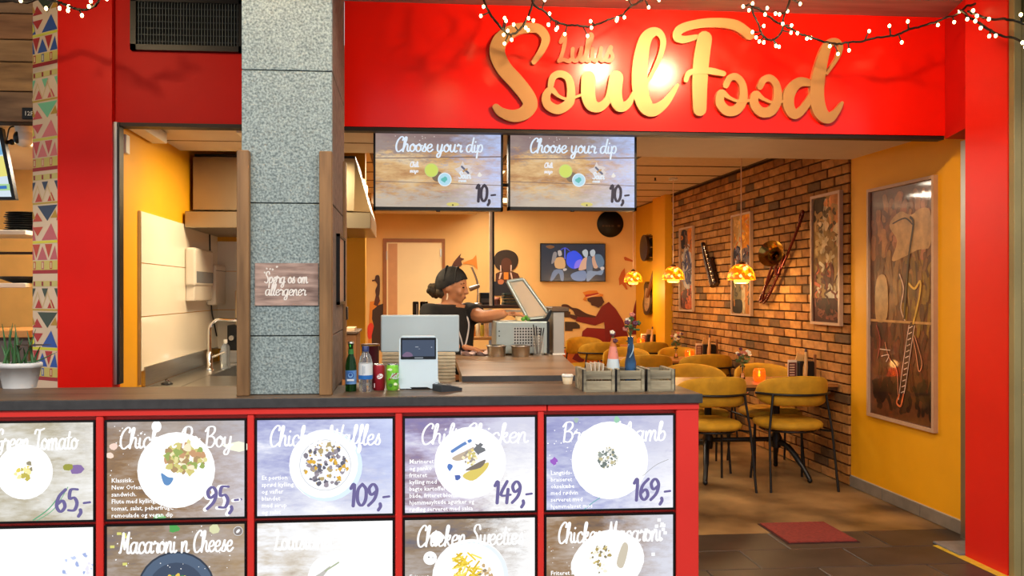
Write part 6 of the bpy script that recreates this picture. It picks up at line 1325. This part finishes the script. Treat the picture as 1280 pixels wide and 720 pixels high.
# dark tall containers seen above the till screen
Yk2 = 6.9; q = PY(519, 393, Yk2); z0_ = q.z-.10
e = empty('side_table', (PY(530, 0, Yk2).x, Yk2, 0), 0, 'plain worktop behind the till screen', 'table'); xa, xb = PY(505, 0, Yk2).x, PY(548, 0, Yk2).x
tpart('table_top', cb(xa, xb, Yk2-.15, Yk2+.2, z0_-.03, z0_, .003, 1), TW, e)
for x in (xa+.04, xb-.04): tpart('leg', bx(x-.015, x+.015, Yk2-.1, Yk2-.07, 0, z0_-.03), STEEL, e); tpart('leg', bx(x-.015, x+.015, Yk2+.12, Yk2+.15, 0, z0_-.03), STEEL, e)
zt2 = PY(519, 377, Yk2).z-z0_
e = empty('coffee_canister', (PY(519.5, 0, Yk2).x, Yk2, z0_), 0, 'tall dark canister behind the till screen', 'canister'); MB().lathe([(.024, 0), (.026, .01), (.026, zt2-.01), (.022, zt2)], n=16).build('body', BLACK, e); MB().box(.008, .014, -.027, -.024, .1, zt2-.02).build('label', WHITE, e)
e = empty('glass_jar', (PY(530, 0, Yk2).x, Yk2, z0_), 0, 'clear glass jar beside the dark canister', 'jar'); MB().lathe([(.032, 0), (.035, .01), (.035, zt2-.01), (.032, zt2), (.030, zt2), (.031, .014), (0, .012)], n=16).build('glass', GLASS, e); MB().lathe([(.029, .014), (.029, .07), (0, .07)], n=16).build('contents', mat('jar_beige', (190, 150, 100), .6, var=.2, scale=40), e)
# cupboard with box left of the double bass
q0, q1 = PY(431, 462, 5.6), PY(446, 414, 5.6)
e = empty('side_cabinet', ((q0.x+q1.x)/2, 5.7, 0), 0, 'small wooden cabinet with papers on top beside the stone column', 'cabinet')
tpart('body', cb(q0.x-.05, q1.x, 5.6, 6.0, 0, q1.z-.02, .004, 1), wood('cabinet_oak', (140, 92, 48), (170, 116, 64), .5, 2, 3, 8), e); tpart('top', cb(q0.x-.06, q1.x+.012, 5.58, 6.02, q1.z-.02, q1.z, .004, 1), DARKW, e); tpart('papers', bx(q0.x, q1.x-.02, 5.65, 5.9, q1.z, q1.z+.02), mat('paper_peach', (236, 196, 150), .8, var=.06), e)
tag(cb(cx1+.002, cx1+.02, 3.70, 3.75, PX(431, 399, cx1).z, PX(431, 383, cx1).z, .004, 2).build('wall_switch', BLACK), 'black switch on the edge of the stone column', 'switch')

# ================================================================ LEFT NEIGHBOUR
Yn = 4.9
a, b = PY(-70, 249, Yn), PY(20, 160, Yn)
e = empty('menu_screen', (a.x+.3, Yn, a.z), 0, 'tilted menu screen at the far left edge under the plank header', 'screen')
A0, A1, B1, B0 = PY(-70, 250, Yn), PY(19.5, 249.5, Yn), PY(2, 160, Yn), PY(-70, 160, Yn)
def quad_box(pts, dy): pts = [Vector(p) for p in pts]; return MB().add([p for p in pts]+[p+Vector((0, dy, 0)) for p in pts], [(0,1,2,3),(7,6,5,4),(0,4,5,1),(1,5,6,2),(2,6,7,3),(3,7,4,0)])
tpart('bezel', quad_box([A0, A1, B1, B0], .04), BLACK, e)
P = Print(Matrix(((1,0,0,0),(0,0,-1,Yn-.001),(0,1,0,0),(0,0,0,1)))); sp_ = lambda px, py: (PY(px, py, Yn).x, PY(px, py, Yn).z)
P.poly([sp_(-64, 246), sp_(14.5, 246), sp_(-1, 170), sp_(-64, 170)], (214, 230, 240)); P.up(); P.poly([sp_(-40, 225), sp_(9.5, 220), sp_(4, 195), sp_(-40, 200)], (236, 226, 120)); P.poly([sp_(-40, 200), sp_(4, 193), sp_(0, 178), sp_(-40, 180)], (120, 180, 220)); P.up(); P.poly([sp_(-40, 240), sp_(13, 238), sp_(12, 230), sp_(-40, 230)], (170, 214, 150)); P.poly([sp_(-2, 236.5), sp_(9, 236), sp_(8.5, 232), sp_(-2, 232.5)], (40, 110, 190))
adopt(P.build('picture', attr_mat('screen_ink', .3)), e)
tpart('wall_arm', MB().tube([PY(7, 178, Yn+.06), PY(16, 177.5, Yn+.06)], .012, 8).ball(PY(15, 177.5, Yn+.06), .018, 10, 8), BLACK, e)
q = PY(30, 172, 4.86); e = empty('security_camera', (q.x, 4.86, q.z), 0, 'white dome security camera under the plank header', 'camera')
MB().lathe([(.055, .10), (.055, .075), (.05, .06), (.045, .03)], n=20).build('mount', WHITE, e); MB().ball((0, 0, 0), (.052, .052, .058), 18, 12).build('head', WHITE, e); MB().ball((-.022, -.034, -.006), (.022, .022, .036), 14, 10).build('lens', BLACK, e)
pts = [PY(22, 158, 4.86), PY(12, 160, 4.86), PY(9, 175, 4.86)]; tpart('cable', MB().tube(catmull(pts, 5), .004, 6), BLACK, e)
Yn2 = 5.6
def nshelf(py, x1p, lab, m):
    z = PY(20, py, Yn2).z; x1 = PY(x1p, 0, Yn2).x; e = empty('wall_shelf', (x1-.4, Yn2, z), 0, lab, 'shelf')
    tpart('board', cb(x1-.9, x1, Yn2-.1, Yn2+.3, z-.03, z, .003, 1), m, e); tpart('support', bx(x1-.06, x1-.03, Yn2+.2, Yn2+.26, z-.5, z-.03), BMETAL, e); return z
zA = nshelf(289, 41, 'upper pale shelf with black trays in the shop on the left', WHITE)
zB = nshelf(354, 41, 'lower pale shelf with black bowl in the shop on the left', WHITE)
for k in range(9):
    z = zA+k*.0145; o = empty('serving_tray', (PY(24+(k % 3)*1.2, 0, Yn2).x+.0, Yn2+.05, z), 0, 'black serving tray number %s from the bottom of the stack on the upper shelf' % ('one', 'two', 'three', 'four', 'five', 'six', 'seven', 'eight', 'nine')[k], 'tray', 'stacked black trays')
    MB().lathe([(.06, 0), (.115, .008), (.12, .013), (.11, .013), (.06, .004), (0, .004)], n=18, sy=.8).build('tray', BLACK, o)
o = empty('serving_bowl', (PY(25, 0, Yn2).x, Yn2+.05, zB), 0, 'wide black bowl on the lower shelf in the shop on the left', 'bowl'); MB().lathe([(.06, 0), (.14, .03), (.15, .045), (.14, .045), (.06, .01), (0, .01)], n=24).build('bowl', BLACK, o)
z = PY(20, 412, 5.2).z; x1 = PY(45, 0, 5.2).x
e = empty('neighbour_counter', (x1-.5, 5.3, 0), 0, 'grey counter with tan wooden top in the shop on the left', 'counter')
tpart('top', cb(x1-1.2, x1, 5.1, 5.6, z-.045, z, .004, 1), wood('tan_top', (190, 130, 66), (214, 156, 88), .45, 0, 3, 6), e); tpart('body', bx(x1-1.2, x1-.02, 5.14, 5.55, 0, z-.046), mat('grey_concrete', (104, 98, 92), .8, var=.1, scale=6), e)
e = empty('dark_post', (PY(35, 0, 5.7).x, 5.95, 0), 0, 'dark upright post behind the shelves in the shop on the left', 'post'); MB().cbox(-.03, .03, -.03, .03, 0, PY(35, 318, 5.95).z, .003, 1).build('upright', mat('dark_brown_post', (60, 36, 24), .5, var=.1), e); MB().cbox(-.9, .03, -.03, .03, PY(35, 318, 5.95).z, PY(35, 315, 5.95).z, .003, 1).build('crossbar', mat('dark_brown_post', (60, 36, 24)), e)

# ================================================================ STRING LIGHTS
BULB = mat('warm_bulb', (255, 240, 200), .3, emit=(255, 214, 140), strength=20, var=.02)
WIRE = mat('black_wire', (14, 10, 9), .5, var=.1)
bulb_me = MB().ball((0, 0, 0), (.0075, .0075, .0095), 8, 6).mesh('bulb', BULB)
def string_light(lab, pts, bulbs, Y, jit=.05):
    P3 = catmull([PY(px, py, Y+R.uniform(-jit, jit)) for px, py in pts], 5)
    e = empty('string_light', P3[0], 0, lab, 'string light', 'fairy lights on black wires')
    tpart('wire', MB().tube([p+Vector((0, 0, R.uniform(-.003, .003))) for p in P3], .006, 6), WIRE, e)
    for px, py in bulbs:
        q = PY(px, py, Y); n_ = min(P3, key=lambda p: (p-q).length); q.y = n_.y-.01
        tpart('twig', MB().tube([n_, q], .004, 5), WIRE, e); o = link('bulb', bulb_me); o.location = q; adopt(o, e)
YL = 4.12
string_light('string of fairy lights hanging from the top left over the big letter S', [(601, -14), (606, 4), (613, 18), (622, 30), (630, 38), (637, 43), (646, 40), (655, 30), (662, 16), (667, 0), (668, -15)], [(604.5, 8), (601, 20), (630, 25), (632, 28), (642, 31), (634, 40), (629, 45), (630, 56), (639, 51), (657, 35), (661, 22), (667, 25), (660, 38)], YL)
string_light('string of fairy lights sagging over the small coral letters', [(664, -12), (667, 5), (680, 14), (692, 25), (706, 31), (722, 32), (738, 33), (752, 28), (765, 23), (778, 18), (788, 8), (800, 2), (812, -8)], [(679, 4), (686, 19), (685, 32), (697, 34), (695, 37), (707, 41), (735, 44), (738, 27), (739, 35), (770, 25), (769, 28), (781, 21), (811, 9), (782, 0), (822, 2)], YL)
string_light('tangled fairy lights hanging over the capital F', [(928, 9), (938, 6), (942, 18), (948, 30), (952, 42), (962, 50), (972, 46), (978, 36), (979, 24), (984, 10), (990, -8)], [(926, 10.5), (940, 5), (936, 13), (954, 33), (938, 42), (942, 49), (946, 54), (952, 55), (969, 58), (973, 59), (987, 42), (989, 32), (968, 18), (973, 19), (983, 15), (1000, 5), (978, 30)], YL, .03)
string_light('fairy lights running from the capital F to the right pillar', [(940, 8), (950, 12), (960, 20), (972, 28), (985, 34), (1000, 42), (1014, 47), (1030, 52), (1046, 55), (1060, 53), (1075, 52), (1090, 48), (1104, 46), (1120, 44), (1136, 37), (1155, 32), (1170, 27), (1182, 22), (1196, 18), (1208, 8), (1222, 4), (1236, -8)], [(958, 11), (954, 20), (996, 42), (1006, 50), (1011, 49), (1035, 59), (1050, 66), (1063, 62), (1084.5, 40), (1105, 36), (1121, 56), (1129, 30), (1169, 33), (1186, 31), (1196, 16), (1235, 12), (1240, 1)], YL)
string_light('fairy lights over the right red pillar near the ceiling', [(1200, 12), (1212, 22), (1222, 28), (1238, 38), (1250, 44), (1268, 48), (1282, 56), (1296, 60)], [(1209, 24), (1220, 26), (1226, 35), (1237, 45), (1246, 44), (1274, 55), (1276, 61)], 3.74)
string_light('fairy lights running along the top of the right pillar', [(1210, 14), (1224, 20), (1240, 24), (1256, 24), (1270, 26), (1285, 31)], [(1211, 16), (1217, 22), (1238, 23), (1268, 22), (1279, 30)], 3.72)
string_light('fairy lights at the top of the left red pillar', [(-12, 3), (15, 1), (34, 3), (50, -2), (70, 2), (80, 5), (92, 10), (103, 12), (114, 10), (122, 4), (126, -8)], [(57, 10), (74, 10), (87, 9), (86, 14), (111, 8), (104.5, 21), (135, 0), (114, 2), (22, -2)], 3.9)

# ================================================================ LAMPS OF THE PLACE
# recessed spots in the mall soffit (just above the picture)
for k, (x, y, pw, col) in enumerate(DOWNLIGHTS):
    e = empty('soffit_spot', (x, y, ZT), 0, 'recessed round spotlight in the soffit '+('above the small coral letters', 'above the capital F', 'in front of the stone column', 'in front of the kitchen window', 'in front of the hanging screens')[k], 'spotlight', 'recessed soffit spotlights')
    MB().lathe([(.055, -.001), (.075, -.004), (.075, -.008), (.052, -.008)], n=24, caps=False).build('trim_ring', ALU, e); MB().lathe([(0, -.003), (.052, -.003)], n=24).build('lens', mat('spot_lens', (255, 230, 190), .4, emit=(255, 214, 150), strength=12, var=.02), e)
    tx = (x-.05, 4.5, 2.5) if k < 2 else ((x, 3.6, 1.2) if k != 3 else (x-.05, 4.4, 2.3))
    spot_light('soffit_spot_beam', (x, y, ZT-.02), tx, pw, col, 150 if k < 2 else 100, .6, .05)
# ceiling light panels out of view; kitchen and left shop ones added for brightness
PANELS = [(.1, 7.4, ZC-.009, 30), (.7, 8.2, ZC-.009, 20), (.1, 9.3, ZC-.009, 36), (1.1, 10.5, ZC-.009, 18), (-.75, 5.3, ZS, 34), (-2.2, 5.6, 2.42, 17)]
for k, (x, y, z, pw) in enumerate(PANELS):
    e = empty('ceiling_light_panel', (x, y, z), 0, 'square light panel in the ceiling '+('above the dark shelf unit', 'between the shelf unit and the tables', 'in front of the back door', 'in front of the television', 'behind the stone column, added to light the kitchen', 'of the shop on the left, added for brightness')[k], 'ceiling light', 'square ceiling light panels')
    MB().box(-.27, .27, -.27, .27, -.008, -.001).build('diffuser', mat('panel_diffuser', (255, 240, 210), .5, emit=(255, 224, 176), strength=3, var=.02), e)
    MB().box(-.3, .3, -.3, -.27, -.014, 0).box(-.3, .3, .27, .3, -.014, 0).box(-.3, -.27, -.27, .27, -.014, 0).box(.27, .3, -.27, .27, -.014, 0).build('frame', WHITE, e)
    area_light('panel_glow', (x, y, z-.03), .5, .5, pw*1.15, (1, .80, .52) if k == 4 else (1, .89, .70))
# ================================================================ THE WORKER
def skin_object(name, chains, sub=1):
    """chains: list of [(point, radius)...]; joints at equal points are shared"""
    vs, rs, es, key = [], [], [], {}
    for ch in chains:
        prev = None
        for p, r in ch:
            k = tuple(round(c, 4) for c in p)
            if k not in key: key[k] = len(vs); vs.append(tuple(p)); rs.append(r)
            i = key[k]
            if prev is not None and prev != i: es.append((prev, i))
            prev = i
    me = bpy.data.meshes.new(name); me.from_pydata(vs, es, []); o = bpy.data.objects.new(name, me); COL.objects.link(o)
    md = o.modifiers.new('skin', 'SKIN'); md.use_smooth_shade = True
    if not me.skin_vertices:
        bpy.context.view_layer.objects.active = o
    for i, r in enumerate(rs): me.skin_vertices[0].data[i].radius = r if isinstance(r, tuple) else (r, r)
    me.skin_vertices[0].data[0].use_root = True
    sd = o.modifiers.new('sub', 'SUBSURF'); sd.levels = sub; sd.render_levels = sub
    return o
def baked(o, name):
    bpy.context.view_layer.update(); dg = bpy.context.evaluated_depsgraph_get(); me = bpy.data.meshes.new_from_object(o.evaluated_get(dg)); me.name = name
    bpy.data.objects.remove(o); return me
def fuse(name, meshes, voxel, m, parent, smooth=4):
    bm = bmesh.new()
    for me in meshes: bm.from_mesh(me)
    me = bpy.data.meshes.new(name); bm.to_mesh(me); bm.free(); o = bpy.data.objects.new(name, me); COL.objects.link(o)
    r = o.modifiers.new('re', 'REMESH'); r.mode = 'VOXEL'; r.voxel_size = voxel; r.use_smooth_shade = True
    s = o.modifiers.new('sm', 'SMOOTH'); s.iterations = smooth; s.factor = .5
    me2 = baked(o, name); me2.materials.clear(); me2.materials.append(m); ob = link(name, me2); return adopt(ob, parent)
YW = 5.10
C = PY(562, 0, YW); cx, cy = C.x, C.y
Fv, Lv = Vector((.62, -.78, 0)), Vector((.78, .62, 0))
def B(f, l, z): return Vector((cx, cy, z))+Fv*f+Lv*l
worker = empty('person', (cx, cy, 0), 0, 'person in black T-shirt and black headwrap reaching over the food warmer', 'person')
pel, wai, che, nek = B(0, 0, .90), B(.01, 0, 1.05), B(.015, 0, 1.24), B(0, 0, 1.355)
shL, shR = B(0, .165, 1.325), B(0, -.165, 1.325)
elL, wrL = PY(605, 397, 4.95), PY(634, 391.5, 4.88)
elR, wrR = Vector((PY(541, 0, 4.86).x, 4.88, 1.12)), Vector((PY(575, 0, 4.76).x, 4.76, 1.125))
torso = [(pel, (.15, .12)), (wai, (.145, .115)), (che, (.15, .11)), (B(0, 0, 1.31), (.10, .08)), (nek, (.055, .055)), (B(.012, 0, 1.41), (.05, .05))]
armL = [(B(0, 0, 1.31), (.10, .08)), (shL, .062), (shL.lerp(elL, .5), .054), (elL, .046), (elL.lerp(wrL, .5), .042), (wrL, .027)]
armR = [(B(0, 0, 1.31), (.10, .08)), (shR, .062), (shR.lerp(elR, .5), .054), (elR, .046), (elR.lerp(wrR, .5), .042), (wrR, .027)]
legs = []
for s in (-1, 1):
    legs.append([(pel, (.15, .12)), (B(0, s*.09, .84), .10), (B(.02, s*.10, .48), .065), (B(0, s*.10, .10), .04), (B(.10, s*.11, .035), .035), (B(.17, s*.11, .03), .028)])
def hand(w, d, side, up, curl):
    """fan of four fingers and a thumb from wrist w, pointing along d; side = towards the little finger"""
    d, side, up = d.normalized(), side.normalized(), up.normalized(); ch = []
    for i, (off, ln, sp) in enumerate(((-.028, .070, -.18), (-.010, .078, -.04), (.010, .072, .06), (.027, .056, .2))):
        k = w+d*.075+side*off; dd = (d+side*sp*.6).normalized()
        p1 = k+dd*ln*.42-up*curl*.010; p2 = p1+(dd-up*curl).normalized()*ln*.32; p3 = p2+(dd*.6-up*curl*1.6).normalized()*ln*.26
        ch.append([(w, .024), (w+d*.035+side*off*.6, .017), (k, .0125), (p1, .0095), (p2, .0088), (p3, .0075)])
    t0 = w+d*.03-side*.028; t1 = t0+(d*.5-side*.8-up*.3).normalized()*.032; t2 = t1+(d*.9-side*.3-up*.5).normalized()*.028
    ch.append([(w, .024), (t0, .014), (t1, .011), (t2, .009)])
    return ch
hL = hand(wrL, Vector((1, .05, -.12)), Vector((0, -1, 0)), Vector((0, 0, 1)), .55)
hR = hand(wrR, Vector((.9, -.25, -.12)), Vector((-.2, -.9, 0)), Vector((0, 0, 1)), .35)
body_me = baked(skin_object('b', [torso, armL, armR]+legs, 1), 'b')
hand_me = [baked(skin_object('h', h, 1), 'h') for h in (hL, hR)]
# head: ellipsoid skull, jaw, nose, lips, brow, ear, fused into the body
hc = PY(565, 357, YW); Fh = Vector((.95, -.30, -.10)).normalized(); Lh = Vector((.30, .95, 0)).normalized(); Uh = Fh.cross(Lh).normalized()
HM = Matrix((Fh, Lh, Uh)).transposed()
def H(f, l, u): return hc+Fh*f+Lh*l+Uh*u
hd_ = MB(); hd_.ball(hc+Uh*.012, (.094, .074, .100), 24, 18, M=HM); hd_.ball(H(.028, 0, -.05), (.058, .056, .062), 18, 14, M=HM)
hd_.ball(H(.060, 0, -.090), (.024, .026, .018), 12, 10, M=HM); hd_.ball(H(.098, 0, -.020), (.012, .012, .022), 10, 8, M=HM); hd_.ball(H(.102, 0, -.036), (.015, .017, .011), 10, 8, M=HM)
hd_.ball(H(.086, 0, -.064), (.013, .023, .008), 10, 8, M=HM); hd_.ball(H(.084, 0, -.074), (.012, .020, .007), 10, 8, M=HM); hd_.ball(H(.075, 0, .018), (.018, .05, .010), 12, 8, M=HM); hd_.ball(H(.060, -.038, -.035), (.024, .024, .026), 12, 8, M=HM); hd_.ball(H(.060, .038, -.035), (.024, .024, .026), 12, 8, M=HM)
for s in (-1, 1): hd_.ball(H(-.008, s*.074, -.018), (.017, .008, .028), 12, 8, M=HM)
hd_.tube([H(-.01, 0, -.06), nek, B(0, 0, 1.30)], [.05, .052, .06], 14)
SKIN = mat('brown_skin', (182, 122, 82), .5, var=.06, scale=12)
fuse('body', [body_me, hd_.mesh('hd')]+hand_me, .0075, SKIN, worker, 3)
# clothes
shirt = [[(B(0, 0, .88), (.17, .14)), (wai, (.168, .138)), (che, (.172, .132)), (B(0, 0, 1.305), (.115, .09)), (B(-.01, 0, 1.345), (.068, .062))],
         [(B(0, 0, 1.305), (.115, .09)), (shL, .075), (shL.lerp(elL, .45), .070), (shL.lerp(elL, .62), .066)], [(B(0, 0, 1.305), (.115, .09)), (shR, .075), (shR.lerp(elR, .45), .070), (shR.lerp(elR, .62), .068)]]
BLKT = mat('black_cotton', (24, 21, 20), .85, var=.2, scale=20, bump=.15)
fuse('t_shirt', [baked(skin_object('s', shirt, 2), 's')], .009, BLKT, worker, 6)
tr = [[(B(0, 0, .92), (.165, .135)), (B(0, s*.09, .84), .115), (B(.02, s*.10, .48), .082), (B(0, s*.10, .09), .062)] for s in (-1, 1)]
fuse('trousers', [baked(skin_object('t', tr, 1), 't')], .012, mat('dark_trousers', (22, 22, 28), .8, var=.2), worker, 4)
for s in (-1, 1): tpart('shoe', MB().ball(B(.07, s*.105, .04), (.125, .05, .042), 14, 8, M=Matrix((Fv, Lv, Vector((0, 0, 1)))).transposed()), BLACK, worker)
# headwrap, hair, face details
wr_ = MB(); HW = mat('black_headwrap', (30, 28, 26), .75, var=.35, scale=26, bump=.3)
def shell(rx, ry, rz, n=36, m=28):
    vs, fs, keep = [], [], []
    for i in range(m+1):
        for k in range(n):
            ph, t = math.pi*i/m, 2*math.pi*k/n; f, l, u = rx*math.sin(ph)*math.cos(t), ry*math.sin(ph)*math.sin(t), -rz*math.cos(ph)
            if f < 0: f *= 1.10
            g = u+.012-(-.004+.60*f); keep.append(g); vs.append(H(f, l, u+.012-min(g, 0) if g > -.03 else u+.012))
    for i in range(m):
        for k in range(n):
            q = (i*n+k, i*n+(k+1) % n, (i+1)*n+(k+1) % n, (i+1)*n+k)
            if sum(keep[j] for j in q) > 0: fs.append(q)
    return vs, fs
for d_ in (.008, .003): wr_.add(*shell(.094+d_, .076+d_, .104+d_), True)
w_o = tpart('headwrap', wr_, HW, worker)
for k in range(3): tpart('wrap_fold', MB().tube(catmull([H(.035-k*.035, -.075, .03), H(.03-k*.035, -.05, .095), H(.025-k*.035, .01, .121), H(.02-k*.035, .06, .09)], 5), .007, 6), HW, w_o)
hr = MB(); HAIR = mat('dark_curly_hair', (34, 26, 18), .8, rgb2=(78, 62, 36), scale=60, bump=.6)
for k in range(26):
    a = R.uniform(0, 6.28); hr.ball(H(-.125+R.uniform(-.03, .03), R.uniform(-.035, .035), -.045+R.uniform(-.035, .03)), R.uniform(.014, .022), 8, 6)
hr.ball(H(-.115, 0, -.04), (.045, .045, .045), 14, 10, M=HM); hr.ball(H(-.06, 0, -.045), (.045, .062, .045), 14, 10, M=HM)
tpart('hair', hr, HAIR, worker)
EY = mat('eye_dark', (26, 16, 12), .2, var=.1)
for s in (-1, 1):
    tpart('eye', MB().ball(H(.082, s*.030, -.004), (.008, .012, .005), 10, 6, M=HM), EY, worker); tpart('eyebrow', MB().tube([H(.086, s*.014, .018), H(.084, s*.032, .022), H(.068, s*.050, .016)], .0035, 6), EY, worker)
tpart('lips', MB().ball(H(.093, 0, -.069), (.006, .019, .007), 10, 6, M=HM), mat('lips_brown', (120, 60, 48), .45, var=.05), worker)
tpart('earring', MB().tube([H(-.004, -.084, -.05), H(.0, -.086, -.07), H(-.004, -.084, -.09)], .005, 6), mat('earring_ivory', (226, 206, 176), .3, var=.05), worker)
ln_ = [B(-.05, -.045, 1.375), B(.05, -.075, 1.345), B(.122, -.062, 1.26), B(.135, -.03, 1.17), B(.135, .0, 1.10), B(.135, .03, 1.17), B(.125, .05, 1.26), B(.055, .065, 1.345)]
tpart('lanyard', MB().tube(catmull(ln_, 5), .006, 6), mat('lanyard_white', (206, 196, 190), .6, var=.1), worker)
